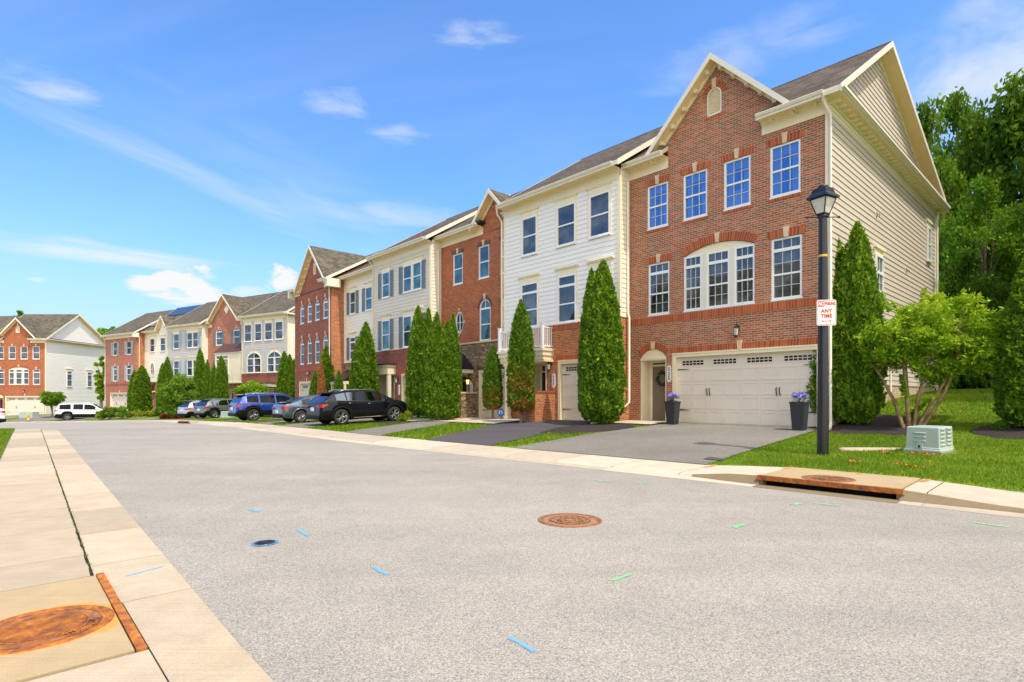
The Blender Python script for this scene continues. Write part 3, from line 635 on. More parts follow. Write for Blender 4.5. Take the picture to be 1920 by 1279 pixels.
# doorstep pads, paths, mulch
structure(draped('doorstep', [[w1(u, v) for u in np.linspace(5.35, 7.1, 4)] for v in np.linspace(1.3, .02, 4)], 'concrete_walk', .06))
structure(draped('path', [[w1(u, v) for u in np.linspace(11.7, 14.4, 4)] for v in np.linspace(3.2, .02, 5)], 'concrete_walk', .05))
structure(draped('path', [[w1(u, v) for u in np.linspace(14.6, 17.8, 4)] for v in np.linspace(3.1, .02, 5)], 'concrete_walk', .045))
structure(draped('path', [[w1(u, v) for u in np.linspace(17.2, 19.4, 4)] for v in np.linspace(3.3, 2.3, 4)], 'concrete_walk', .05))
for nm in [o for o in bpy.data.objects if o.name.split('.')[0] in ('doorstep', 'path')]: setrnd(nm, [.8]*len(nm.data.vertices))
def patch(name, cx_, cy_, rx, ry, rz_, mat, h=.05, n=20, jit=.12):
    mb = MB(); rr = [1+random.uniform(-jit, jit) for _ in range(n)]; rows = []
    for k, (s, hh) in enumerate(((0.02, h), (.5, h*.85), (.85, h*.45), (1.0, -.02))):
        row = []
        for i in range(n):
            t = 2*math.pi*i/n; a_, b_ = rx*s*math.cos(t)*rr[i], ry*s*math.sin(t)*rr[i]
            x = cx_+a_*math.cos(rz_)-b_*math.sin(rz_); y = cy_+a_*math.sin(rz_)+b_*math.cos(rz_); row.append((x, y, G(x, y)+hh+(.02 if s < 1 else 0)))
        rows.append(row)
    mb.grid(rows, mat, True, True); return structure(mb.build(name))
RZ1 = math.atan2(-U1[1], -U1[0])
x, y = w1(6.75, 3.05); patch('mulch_bed', x, y, 1.15, 2.1, RZ1-.25, 'mulch', .07)
x, y = w1(-.55, -.9); patch('mulch_bed', x, y, 1.5, 2.0, RZ1, 'mulch', .06)
x, y, _ = at(1700, 812); patch('mulch_bed', x, y, .95, .8, 0, 'mulch', .06)
x, y = w1(17.9, 4.2); patch('mulch_bed', x, y, .9, 1.2, RZ1, 'mulch', .05)
x, y, _ = at(1915, 812); patch('mulch_bed', x, y, 1.1, 1.2, RZ1, 'mulch', .05)
# the concrete strip sunk in the grass
pa = at(1648, 843); mb = MB(); n = 18
rows = [[(pa.x+.86*s*math.cos(t)*(1 if abs(math.cos(t)) < .8 else 1.02), pa.y-.06*s*math.cos(t)+.15*s*math.sin(t), G(pa.x, pa.y)+.035) for t in [2*math.pi*k/n for k in range(n)]] for s in (.02, .9, 1)]
rows.append([(a_, b_, c_-.08) for a_, b_, c_ in rows[-1]]); mb.grid(rows, 'concrete', True, True)
o = mb.build('stepping_slab'); setrnd(o, [.9]*len(mb.v)); tag(o, 'long pale concrete slab sunk in the grass between lamp post and green utility box', 'concrete slab')
quadxy('asphalt_patch', [w1(-.12, 6.95), w1(.32, 6.95), w1(.34, 6.62), w1(-.1, 6.7)], 'asphalt_fresh', .03, 4)  # small darker patch laid over the near driveway
# spray-paint marks on the road
def spray(px0, py0, px1, py1, w, mat, lab, z=.006, ground=None):
    if ground is None:
        f = lambda px, py: Vector(((px-CX)/FPX*(CAMH*FPX/(py-CYH)), CAMH*FPX/(py-CYH), z))
    else: f = lambda px, py: at(px, py, z)
    a_, b_ = f(px0, py0), f(px1, py1); d = (b_-a_); s = Vector((-d.y, d.x, 0)).normalized()*w/2; mb = MB(); k = 10; rows = []
    for i in range(k+1):
        t = i/k; c = a_+d*t+s*math.sin(t*9+px0)*.12; ww = s*(1+.15*math.sin(t*14+py0)); z_ = c.z
        rows.append([c-ww, c+ww])
    for i in range(k): mb.face([rows[i][0], rows[i+1][0], rows[i+1][1], rows[i][1]], mat, uv=[(i/k, 0), ((i+1)/k, 0), ((i+1)/k, 1), (i/k, 1)])
    o = mb.build('paint_mark', road, lab); return o
spray(469, 955, 487, 961, .10, 'spray_blue', 'small blue spray mark'); spray(557, 993, 580, 1007, .06, 'spray_blue', 'thin blue spray dash')
spray(697, 1063, 730, 1080, .055, 'spray_blue', 'blue spray dash'); spray(952, 1194, 1008, 1226, .05, 'spray_blue', 'large blue spray dash nearest the viewer')
spray(1145, 1091, 1187, 1076, .05, 'spray_green', 'green spray dash'); spray(1374, 991, 1396, 983, .10, 'spray_green', 'small green spray spot')
spray(1484, 947, 1502, 944, .13, 'spray_green', 'green spray spot before the drain'); spray(1520, 943, 1580, 950, .08, 'spray_green', 'faint green spray streak')
spray(1810, 978, 1895, 990, .08, 'spray_green', 'long green spray streak at the right'); spray(1290, 919, 1335, 923, .07, 'spray_green', 'faint green spray streak')
spray(1115, 902, 1150, 903, .10, 'spray_green', 'faint green spray spot'); spray(1190, 907, 1215, 905, .10, 'spray_green', 'faint green spray spot'); spray(985, 884, 997, 884, .12, 'spray_green', 'faint green spray spot')
spray(465, 1025, 525, 1013, .07, 'spray_blue', 'blue spray around the valve cover', .005)
spray(230, 1085, 312, 1063, .045, 'spray_blue', 'blue spray line on the gutter', .0135)
for (a_, b_, c_, d_) in ((1288, 886, 1306, 875), (1452, 880, 1478, 874), (1690, 905, 1712, 893), (1578, 883, 1600, 880)):
    spray(a_, b_, c_, d_, .06, 'spray_orange', 'orange spray mark on the pavement', .176 if a_ > 1400 and a_ < 1700 else .09, True) if 0 else None
def spray_on(u0, v0, u1, v1, w, mat, z, lab):
    mb = MB(); a_ = Vector((*w1(u0, v0), z)); b_ = Vector((*w1(u1, v1), z)); d = b_-a_; s = Vector((-d.y, d.x, 0)).normalized()*w/2
    mb.face([a_-s, b_-s, b_+s, a_+s], mat, uv=[(0, 0), (1, 0), (1, 1), (0, 1)]); mb.build('paint_mark', road, lab)
spray_on(-.25, vk(-.25)-1.72, -.25, vk(-.25)-1.2, .10, 'spray_orange', .095, 'orange spray mark on the pavement')
spray_on(-1.66, vk(-1.7)-1.74, -1.68, vk(-1.7)-1.3, .08, 'spray_orange', .176, 'orange spray mark on the pavement')
spray_on(-3.78, vk(-3.8)-1.74, -3.72, vk(-3.8)-1.3, .08, 'spray_orange', .176, 'orange spray mark on the pavement')
spray_on(-2.75, vk(-2.7)-1.72, -2.85, vk(-2.7)-1.55, .08, 'spray_orange', .176, 'orange spray mark on the pavement')
# ------------------------------------------------------------------ house parts
def ext(poly, z):
    xs = []
    n = len(poly)
    for i in range(n):
        (a, za), (b, zb) = poly[i], poly[(i+1) % n]
        if abs(za-zb) < 1e-9:
            if abs(za-z) < 1e-6: xs += [a, b]
        elif min(za, zb)-1e-9 <= z <= max(za, zb)+1e-9: xs.append(a+(b-a)*(z-za)/(zb-za))
    return (min(xs), max(xs)) if xs else None
def lap(mb, poly, P, mat, holes=(), ex=.19, out=.024):
    """lapped boards filling a convex outline; P(s,z,off) places a point, off = how far it stands out"""
    zmin = min(z for _, z in poly); zmax = max(z for _, z in poly); z = zmin
    while z < zmax-.01:
        z1 = min(z+ex, zmax); e0 = ext(poly, z+1e-4); e1 = ext(poly, z1-1e-4)
        if e0 and e1:
            lo, hi = min(e0[0], e1[0]), max(e0[1], e1[1]); cuts = []
            for (a, b, c, d) in holes:
                if c < z1-.03 and d > z+.03: cuts.append((a, b))
            cuts.sort(); segs = []; cur = None
            if not cuts: segs = [(e0[0], e0[1], e1[0], e1[1])]
            else:
                s = (e0[0], e1[0])
                for a, b in cuts:
                    if a > max(s): segs.append((s[0], a, s[1], a))
                    s = (max(b, s[0]), max(b, s[1]))
                if s[0] < e0[1]: segs.append((s[0], e0[1], s[1], e1[1]))
            for a0, b0, a1, b1 in segs:
                if b0-a0 < .01 and b1-a1 < .01: continue
                uv = [(a0, z), (b0, z), (b1, z1), (a1, z1)]
                zz = min(z+ex*.30, z1); t0 = .012 if out > .03 else .004
                mb.face([P(a0, z, out), P(b0, z, out), P(b1, z1, t0), P(a1, z1, t0)], mat, uv)
                mb.face([P(a0, z, .0), P(b0, z, .0), P(b0, z, out), P(a0, z, out)], mat)
        z = z1
def arc(x0, x1, zs, rise, n=14):
    """points of an arch from right to left"""
    c = (x0+x1)/2; h = (x1-x0)/2; out = []
    for i in range(n+1):
        t = math.pi*i/n
        if rise >= h*.98: out.append((c+h*math.cos(t), zs+rise*math.sin(t)))
        else:
            R_ = (h*h+rise*rise)/(2*rise); a0 = math.asin(h/R_); q = a0-2*a0*i/n; out.append((c+R_*math.sin(q), zs+R_*math.cos(q)-(R_-rise)))
    return out
def flatwall(mb, x0, x1, z0, z1, y, holes, mat, depth=.11):
    """masonry face with real openings and reveals; hole = (x0,x1,z0,z1[,spring,rise])"""
    xs = sorted({x0, x1, *[min(max(v, x0), x1) for h in holes for v in h[:2]]}); zs = sorted({z0, z1, *[min(max(v, z0), z1) for h in holes for v in h[2:4]]})
    for a, b in zip(xs[:-1], xs[1:]):
        for c, d in zip(zs[:-1], zs[1:]):
            if b-a < 1e-5 or d-c < 1e-5: continue
            m = ((a+b)/2, (c+d)/2)
            if any(h[0] < m[0] < h[1] and h[2] < m[1] < h[3] for h in holes): continue
            mb.face([(a, y, c), (b, y, c), (b, y, d), (a, y, d)], mat)
    for h in holes:
        a, b, c, d = h[:4]
        if a >= x1 or b <= x0 or c >= z1 or d <= z0: continue
        if len(h) > 4 and h[4] == 'oval':
            cx_, cz, hx, hz_ = (a+b)/2, (c+d)/2, (b-a)/2, (d-c)/2; n = 24
            q = [(cx_+hx*math.cos(2*math.pi*i/n), cz+hz_*math.sin(2*math.pi*i/n)) for i in range(n)]
            for i in range(n):
                p, r = q[i], q[(i+1) % n]; up = p[1]+r[1] > 2*cz; zz = d if up else c
                mb.face([(p[0], y, p[1]), (r[0], y, r[1]), (r[0], y, zz), (p[0], y, zz)] if not up else [(r[0], y, r[1]), (p[0], y, p[1]), (p[0], y, zz), (r[0], y, zz)], mat)
                mb.face([(p[0], y, p[1]), (r[0], y, r[1]), (r[0], y+depth, r[1]), (p[0], y+depth, p[1])], mat)
        elif len(h) > 4:
            sp, ri = h[4], h[5]; q = arc(a, b, sp, ri)
            for p, r in zip(q[:-1], q[1:]):
                mb.face([(r[0], y, r[1]), (p[0], y, p[1]), (p[0], y, d), (r[0], y, d)], mat)
                mb.face([(p[0], y, p[1]), (r[0], y, r[1]), (r[0], y+depth, r[1]), (p[0], y+depth, p[1])], mat)
            for x in (a, b): mb.face([(x, y, c), (x, y+depth, c), (x, y+depth, sp), (x, y, sp)], mat)
            mb.face([(a, y, c), (b, y, c), (b, y+depth, c), (a, y+depth, c)], mat)
        else:
            for x in (a, b): mb.face([(x, y, c), (x, y+depth, c), (x, y+depth, d), (x, y, d)], mat)
            mb.face([(a, y, c), (b, y, c), (b, y+depth, c), (a, y+depth, c)], mat); mb.face([(a, y, d), (b, y, d), (b, y+depth, d), (a, y+depth, d)], mat)
def win(T, x0, x1, z0, z1, y, gl='glass_dark', cols=0, rows=0, transom=0, shape=None, fw=.065, fr='vinyl', sides=None, name='window', mid=True, units=None, place=None, sill=True):
    """one window: frame with rails and bars, pane as its own piece. place maps (x, y, z) when it sits in another wall"""
    mb = MB(); d0, d1 = y-.02, y+.05
    zt = z1 if not shape or shape[0] == 'oval' else shape[1]
    if shape and shape[0] == 'oval':
        n = 28; c, cz, hx, hz_ = (x0+x1)/2, (z0+z1)/2, (x1-x0)/2, (z1-z0)/2; A_ = lambda k, yy: [(c+(hx-k)*math.cos(2*math.pi*i/n), yy, cz+(hz_-k)*math.sin(2*math.pi*i/n)) for i in range(n)]
        mb.grid([A_(0, d1), A_(0, d0), A_(fw, d0), A_(fw, d1)], fr, False, True)
        mb.box(c-.012, c+.012, d0+.01, d1-.01, z0+fw, z1-fw, fr); mb.box(x0+fw, x1-fw, d0+.01, d1-.01, cz-.012, cz+.012, fr)
    else:
        def un(a, b):
            mb.box(a, a+fw, d0, d1, z0, zt, fr); mb.box(b-fw, b, d0, d1, z0, zt, fr); mb.box(a+fw, b-fw, d0, d1, z0, z0+fw, fr)
            if not shape: mb.box(a+fw, b-fw, d0, d1, z1-fw, z1, fr)
            top = zt-(0 if shape else fw); zb = z0+fw
            if transom: mb.box(a+fw, b-fw, d0+.002, d1, top-transom-.10, top-transom, fr); zb2 = top-transom-.10
            else: zb2 = top
            if shape: mb.box(a+fw, b-fw, d0+.002, d1, zt-.09, zt, fr); zb2 = zt-.09 if not transom else zb2
            zm = (zb+zb2)/2
            if mid: mb.box(a+fw, b-fw, d0+.004, d1, zm-.028, zm+.028, fr)
            if cols:
                for k in range(1, cols):
                    xx = a+fw+(b-a-2*fw)*k/cols; mb.box(xx-.009, xx+.009, d0+.022, d1-.01, zb, zb2, 'vinyl_bar')
                    if transom: mb.box(xx-.009, xx+.009, d0+.022, d1-.01, zb2+.10, top, 'vinyl_bar')
                for k in range(1, rows*2):
                    if k == rows and mid: continue
                    zz = zb+(zb2-zb)*k/(rows*2); mb.box(a+fw, b-fw, d0+.024, d1-.01, zz-.009, zz+.009, 'vinyl_bar')
        if units:
            for a, b in units: un(a, b)
            for (a, b), (c, d) in zip(units[:-1], units[1:]): mb.box(b, c, d0-.01, d1, z0, zt, 'trim_white')
        else: un(x0, x1)
        if shape and shape[0] == 'arch':
            q = arc(x0, x1, zt, shape[2]); q2 = arc(x0+fw, x1-fw, zt, shape[2]-fw)
            mb.grid([[(a, d1, b) for a, b in q], [(a, d0, b) for a, b in q], [(a, d0, b) for a, b in q2], [(a, d1, b) for a, b in q2]], fr, False)
            if shape[2] > .25:
                c = (x0+x1)/2; mb.box(c-.011, c+.011, d0+.01, d1-.01, zt, zt+shape[2]-fw, fr)
        if sill: mb.box(x0-.02, x1+.02, d0-.035, d1, z0-.045, z0-.001, fr)
    if place: mb.v = [place(*p) for p in mb.v]
    w = mb.build(name, T)
    pn = MB(); yp = y+.03
    if shape and shape[0] == 'oval': pn.face([(c+hx*.95*math.cos(-2*math.pi*i/24), yp, cz+hz_*.95*math.sin(-2*math.pi*i/24)) for i in range(24)][::-1], gl)
    else:
        pn.face([(x0+.01, yp, z0+.01), (x1-.01, yp, z0+.01), (x1-.01, yp, zt-.005), (x0+.01, yp, zt-.005)], gl)
        if shape and shape[0] == 'arch': pn.face([(a, yp, b) for a, b in [(x1-.01, zt)]+[(p[0], p[1]-.01) for p in arc(x0+.01, x1-.01, zt, shape[2])[1:-1]]+[(x0+.01, zt)]], gl)
    if place: pn.v = [place(*p) for p in pn.v]
    pn.build('pane', w)
    return w
def keystone(mb, xc, z0, z1, y, w=.12, w2=.18): mb.prism([(xc-w/2, z0), (xc+w/2, z0), (xc+w2/2, z1), (xc-w2/2, z1)], y-.05, y+.0, 'keystone')
def soldier(T, x0, x1, z, y, h=.24, key=True, mat='brick_soldier', sp=.09, kh=.32):
    mb = MB(); mb.face([(x0-sp, y-.014, z), (x1+sp, y-.014, z), (x1+sp+.03, y-.014, z+h), (x0-sp-.03, y-.014, z+h)], mat, [(x0, .03), (x1, .03), (x1, .27), (x0, .27)])
    mb.box(x0-sp, x1+sp, y-.013, y, z, z+h, mat); c = (x0+x1)/2
    mb.face([(x0-.05, y-.014, z), (x0-.05, y+.1, z), (x1+.05, y+.1, z), (x1+.05, y-.014, z)], mat)
    if key: keystone(mb, c, z-.01, z+kh, y)
    mb.build('lintel', T)
def archband(T, x0, x1, zs, rise, y, w=.24, mat='brick_soldier', key=True, n=14, kh=.12):
    mb = MB(); q = arc(x0, x1, zs, rise, n); qo = arc(x0-w*(1 if rise > (x1-x0)*.4 else .45), x1+w*(1 if rise > (x1-x0)*.4 else .45), zs+(0 if rise > (x1-x0)*.4 else w*.95), rise+(w if rise > (x1-x0)*.4 else .04), n); L_ = 0
    for i in range(n):
        a, b, c, d = q[i], q[i+1], qo[i+1], qo[i]; dl = math.hypot(b[0]-a[0], b[1]-a[1])*1.1
        mb.face([(b[0], y-.014, b[1]), (a[0], y-.014, a[1]), (d[0], y-.014, d[1]), (c[0], y-.014, c[1])], mat, [(L_+dl, .02), (L_, .02), (L_, .28), (L_+dl, .28)]); L_ += dl
    if key: c = (x0+x1)/2; keystone(mb, c, zs+rise-.01, zs+rise+w+kh, y)
    return mb.build('lintel', T)
def header(T, x0, x1, z, y, h=.26):
    mb = MB(); mb.box(x0-.04, x1+.04, y-.05, y, z, z+h, 'trim_cream'); mb.box(x0-.10, x1+.10, y-.10, y, z+h, z+h+.05, 'trim_cream'); mb.box(x0-.13, x1+.13, y-.13, y, z+h+.05, z+h+.09, 'trim_cream'); mb.build('header', T)
def casing(T, x0, x1, z0, z1, y, w=.10):
    mb = MB(); mb.box(x0-w, x0, y-.04, y+.01, z0-w, z1, 'trim_cream'); mb.box(x1, x1+w, y-.04, y+.01, z0-w, z1, 'trim_cream'); mb.box(x0, x1, y-.04, y+.01, z0-w, z0-.046, 'trim_cream')
    mb.build('casing', T)
def shutter(T, x0, x1, z0, z1, y, mat):
    mb = MB(); mb.box(x0, x1, y-.03, y-.002, z0, z1, mat)
    f = .045; m_ = (z0+z1)/2
    for a, b, c, d in ((x0, x0+f, z0, z1), (x1-f, x1, z0, z1), (x0+f, x1-f, z0, z0+f), (x0+f, x1-f, z1-f, z1), (x0+f, x1-f, m_-f/2, m_+f/2)): mb.box(a, b, y-.05, y-.03, c, d, mat)
    z = z0+f+.03
    while z < z1-f-.04:
        if abs(z-m_) > .06: mb.box(x0+f, x1-f, y-.042, y-.03, z, z+.02, mat)
        z += .06
    mb.build('shutter', T)
def garage(T, x0, x1, z0, z1, y, groups, jamb=.14, hard=True, mat='garage_paint', rows=4, open_panes=6):
    """opening x0..x1; jamb trim and a panelled door set back behind it"""
    mb = MB(); yb = y+.16; a, b, zt = x0+jamb, x1-jamb, z1-jamb*1.1
    for p in ((x0, a, z0, z1), (b, x1, z0, z1), (a, b, zt, z1)): mb.box(p[0], p[1], y-.015, yb+.03, p[2], p[3], 'trim_cream')
    mb.box(x0-.0, x1+.0, y-.04, y-.015, z1-.05, z1-.001, 'trim_cream')
    mb.build('garage_frame', T)
    d = MB(); d.box(a, b, yb, yb+.05, z0+.02, zt, mat); d.box(a, b, yb-.004, yb, z0-.02, z0+.02, 'hardware')
    H = zt-z0-.02; hr = H/(rows+.85) if rows else H; zz = z0+.03; n = max(2, int(round((b-a)/.60)))
    for r in range(rows):
        z_b = zz+hr*r
        d.box(a, b, yb-.001, yb, z_b-.004, z_b+.004, 'hardware') if False else None
        for k in range(n):
            xa, xb = a+(b-a)*k/n, a+(b-a)*(k+1)/n
            for q in ((xa+.03, xb-.03, z_b+hr-.085, z_b+hr-.055), (xa+.03, xb-.03, z_b+.03, z_b+.06), (xa+.03, xa+.055, z_b+.06, z_b+hr-.085), (xb-.055, xb-.03, z_b+.06, z_b+hr-.085)): d.box(q[0], q[1], yb-.012, yb, q[2], q[3], mat)
        if r: d.box(a, b, yb-.006, yb, z_b-.006, z_b+.004, 'garage_paint')
    zw0 = zz+hr*rows+.10; zw1 = zt-.13
    for k in range(groups):
        xa = a+(b-a)*k/groups; xb = a+(b-a)*(k+1)/groups; m_ = (xb-xa)*.15; xa += m_; xb -= m_
        d.box(xa-.03, xb+.03, yb-.014, yb, zw0-.03, zw1+.03, mat)
        for i in range(open_panes):
            for j in range(2):
                w_ = (xb-xa)/open_panes; h_ = (zw1-zw0)/2
                d.box(xa+w_*i+.012, xa+w_*(i+1)-.012, yb-.017, yb-.013, zw0+h_*j+.012, zw0+h_*(j+1)-.012, 'glass_garage')
    g = d.build('garage_door', T)
    if hard:
        for xc in ([a+(b-a)*.25, a+(b-a)*.75] if b-a > 3.5 else [(a+b)/2]):
            for s in (-.05, .05): h = MB(); h.tube([(xc+s, yb-.01, z0+1.02), (xc+s+.012, yb-.05, z0+1.06), (xc+s-.012, yb-.05, z0+1.24), (xc+s, yb-.01, z0+1.28)], .016, 'hardware', 6); h.build('handle', g)
        z_t = zw0-.14
        for zc in (z_t, z0+hr*1.0): 
            for xe, s in ((a+.0, 1), (b-.0, -1)): h = MB(); h.prism([(xe, zc-.022), (xe, zc+.022), (xe+s*.40, zc+.008), (xe+s*.46, zc), (xe+s*.40, zc-.008)][::s], yb-.022, yb-.008, 'hardware'); h.build('strap_hinge', g)
def door(T, x0, x1, z0, z1, y, mat, light=.3, rec=.7, arch_=None):
    """recessed entrance: lined alcove, framed panelled door, transom light"""
    mb = MB(); yb = y+rec
    mb.box(x0, x0+.05, y-.012, yb, z0, z1, 'trim_cream'); mb.box(x1-.05, x1, y-.012, yb, z0, z1, 'trim_cream'); mb.box(x0+.05, x1-.05, y-.012, yb, z1-.05, z1, 'trim_cream')
    a, b = x0+.05, x1-.05
    for zc in (z0+.62, z0+1.75): mb.box(x0+.05, x0+.06, y+.12, yb-.12, zc, zc+.02, 'trim_cream')
    mb.box(a, a+.09, yb-.05, yb+.02, z0, z1-.05, 'trim_cream'); mb.box(b-.09, b, yb-.05, yb+.02, z0, z1-.05, 'trim_cream')
    mb.box(a, b, yb+.02, yb+.05, z0, z1, 'trim_cream'); mb.box(a+.09, b-.09, yb-.05, yb+.0, z1-.05-light-.07, z1-.05-light, 'trim_cream'); mb.box(a+.09, b-.09, yb-.05, yb, z1-.1, z1-.05, 'trim_cream')
    mb.box(a, b, y+.05, yb, z0-.05, z0+.0, 'concrete_walk')
    mb.build('door_frame', T)
    d = MB(); xa, xb, zt = a+.09, b-.09, z1-.05-light-.07
    d.box(xa, xb, yb-.03, yb+.01, z0+.02, zt, mat); w_ = (xb-xa)
    for c, e in ((.12, .42), (.46, .78), (.82, .94)):
        for p, q in ((.12, .46), (.54, .88)):
            X0, X1, Z0, Z1 = xa+w_*p, xa+w_*q, z0+(zt-z0)*c, z0+(zt-z0)*e
            for r in ((X0, X1, Z0, Z0+.02), (X0, X1, Z1-.02, Z1), (X0, X0+.02, Z0+.02, Z1-.02), (X1-.02, X1, Z0+.02, Z1-.02)): d.box(r[0], r[1], yb-.04, yb-.03, r[2], r[3], mat)
    dd = d.build('front_door', T)
    h = MB(); h.tube([(xb-.08, yb-.04, z0+1.0), (xb-.08, yb-.09, z0+1.0)], .022, 'chrome', 8); h.box(xb-.10, xb-.06, yb-.045, yb-.03, z0+.95, z0+1.12, 'chrome'); h.build('handle', dd)
    g = MB(); g.face([(xa, yb-.02, zt+.07), (xb, yb-.02, zt+.07), (xb, yb-.02, zt+.07+light-.05), (xa, yb-.02, zt+.07+light-.05)], 'glass_dark'); g.build('transom_light', T)
def lantern(T, x, z, y, lit=False, h=.34):
    mb = MB(); mb.box(x-.05, x+.05, y-.02, y, z-.10, z+.08, 'lamp_black'); mb.tube([(x, y-.02, z+.04), (x, y-.10, z+.14), (x, y-.16, z+.13), (x, y-.16, z+.05)], .012, 'lamp_black', 6)
    c = (x, y-.16, z-.28); mb.lathe([(.02, .34), (.10, .26), (.105, .25)], 'lamp_black', c, 6, False); mb.lathe([(.06, 0), (.065, .02), (.04, -.03), (.005, -.05)], 'lamp_black', c, 6, False)
    for k in range(6): t = 2*math.pi*k/6; mb.tube([(c[0]+.062*math.cos(t), c[1]+.062*math.sin(t), c[2]), (c[0]+.095*math.cos(t), c[1]+.095*math.sin(t), c[2]+.26)], .006, 'lamp_black', 4)
    l = mb.build('wall_lantern', T); g = MB(); g.lathe([(.055, .01), (.088, .25)], 'lamp_lit' if lit else 'lamp_glass', c, 6, False); g.build('lantern_glass', l)
def textmesh(s, size, mat, parent, M, name='lettering', align='CENTER', sp=1.0, bold=0, ex=.001):
    cu = bpy.data.curves.new(name, 'FONT'); cu.body = s; cu.size = size; cu.align_x = align; cu.align_y = 'CENTER'; cu.extrude = ex; cu.space_character = sp; cu.offset = bold; cu.resolution_u = 4; cu.space_line = .82
    t = bpy.data.objects.new(name, cu); COL.objects.link(t); dg = bpy.context.evaluated_depsgraph_get(); dg.update()
    me = bpy.data.meshes.new_from_object(t.evaluated_get(dg)); bpy.data.objects.remove(t); me.transform(M); me.materials.clear(); me.materials.append(MATS[mat]); me.name = name
    o = bpy.data.objects.new(name, me); COL.objects.link(o); o.parent = parent; return o
MF = Matrix.Rotation(R(90), 4, 'X')      # text upright, read from the front (-y)
def plaque(T, x, z, y, digits):
    h = .62; w = .085; mb = MB(); pts = [(x+w*math.cos(t), z+h/2-w+w*math.sin(t)) for t in [math.pi*k/8 for k in range(9)]]+[(x+w*math.cos(t), z-h/2+w+w*math.sin(t)) for t in [math.pi+math.pi*k/8 for k in range(9)]]
    mb.prism(pts, y-.03, y, 'sign_white'); p = mb.build('number_plaque', T)
    for k, c in enumerate(digits): textmesh(c, .18, 'ink', p, Matrix.Translation((x, y-.032, z+.165*(len(digits)-1)/2*1.0-.165*k)) @ MF, 'numeral', bold=.004)
def downspout(T, pts, w=.045):
    mb = MB(); mb.tube(pts, w, 'trim_white', 8); mb.build('downspout', T)
def cornice(T, x0, x1, y, z, proj=.42, frieze=.48, brackets=.62, sides=(1, 1)):
    """frieze board, moulding, soffit and gutter along the front; z is the top of the gutter"""
    mb = MB(); zf = z-.50
    mb.box(x0, x1, y-.03, y+.0, zf, z-.10, 'trim_cream'); mb.box(x0, x1, y-.075, y-.03, z-.20, z-.12, 'trim_cream'); mb.box(x0, x1, y-.12, y-.0301, z-.16, z-.12, 'trim_cream')
    mb.box(x0, x1, y-proj, y, z-.12, z-.10, 'soffit'); mb.box(x0, x1, y-proj-.015, y-proj+.02, z-.15, z-.06, 'trim_white')
    if brackets:
        n = max(2, int((x1-x0)/brackets)); 
        for k in range(n):
            xx = x0+(x1-x0)*(k+.5)/n; mb.prism([(xx-.045, z-.21), (xx+.045, z-.21), (xx+.045, z-.12), (xx-.045, z-.12)], y-.24, y-.075, 'trim_cream')
    mb.build('cornice', T)
    g = MB(); yy = y-proj-.015; pr = [(0, 0), (-.02, -.07), (-.06, -.085), (-.105, -.03), (-.125, .0), (-.12, .015), (-.105, .012), (-.085, -.02)]
    rows = [[(xx, yy+a-.0, z-.0+b) for a, b in pr] for xx in (x0-.0, x1+.0)]; g.grid(rows, 'trim_white', False)
    g.box(x0, x1, yy-.11, yy+.01, z-.085, z-.08, 'trim_white')
    for xx in (x0, x1): g.face([(xx, yy+a, z+b) for a, b in pr[:6]], 'trim_white')
    g.build('gutter', T)
def main_roof(T, x0, x1, yf, zf, yr, zr_, yb, zb, mat, cuts=(), name='roof', th=.17):
    """front slope from the gutter (yf,zf) to the ridge, back slope to (yb,zb); cuts = x ranges where the front slope starts behind the wall"""
    mb = MB(); sl_ = (zr_-zf)/(yr-yf); xs = [x0]
    segs = []; cur = x0
    for a, b in sorted(cuts):
        if a > cur: segs.append((cur, a, yf))
        segs.append((max(a, x0), min(b, x1), .13)); cur = b
    if cur < x1: segs.append((cur, x1, yf))
    for a, b, y in segs: z = zf+(y-yf)*sl_; mb.slab([(a, y, z), (b, y, z), (b, yr, zr_), (a, yr, zr_)], th, mat, 'soffit', 'trim_white')
    mb.slab([(x0, yr, zr_), (x1, yr, zr_), (x1, yb, zb), (x0, yb, zb)], th, mat, 'soffit', 'trim_white')
    mb.tube([(x0, yr, zr_-.02), (x1, yr, zr_-.02)], .05, mat, 6)
    return mb.build(name, T)
def rake(T, x, pts, w=.20, t=.03, side=1):
    """white board down the sloping roof edge; pts = [(y,z)...]"""
    mb = MB()
    for (a, za), (b, zb) in zip(pts[:-1], pts[1:]):
        P = lambda y, z, o: (x+o*side, y, z)
        q = [(a, za-w), (b, zb-w), (b, zb+.012), (a, za+.012)]
        mb.face([P(y, z, t) for y, z in q], 'trim_white'); mb.face([P(y, z, 0) for y, z in reversed(q)], 'trim_white')
        for i in range(4): j = (i+1) % 4; mb.face([P(*q[i], 0), P(*q[j], 0), P(*q[j], t), P(*q[i], t)], 'trim_white')
    mb.build('rake_board', T)
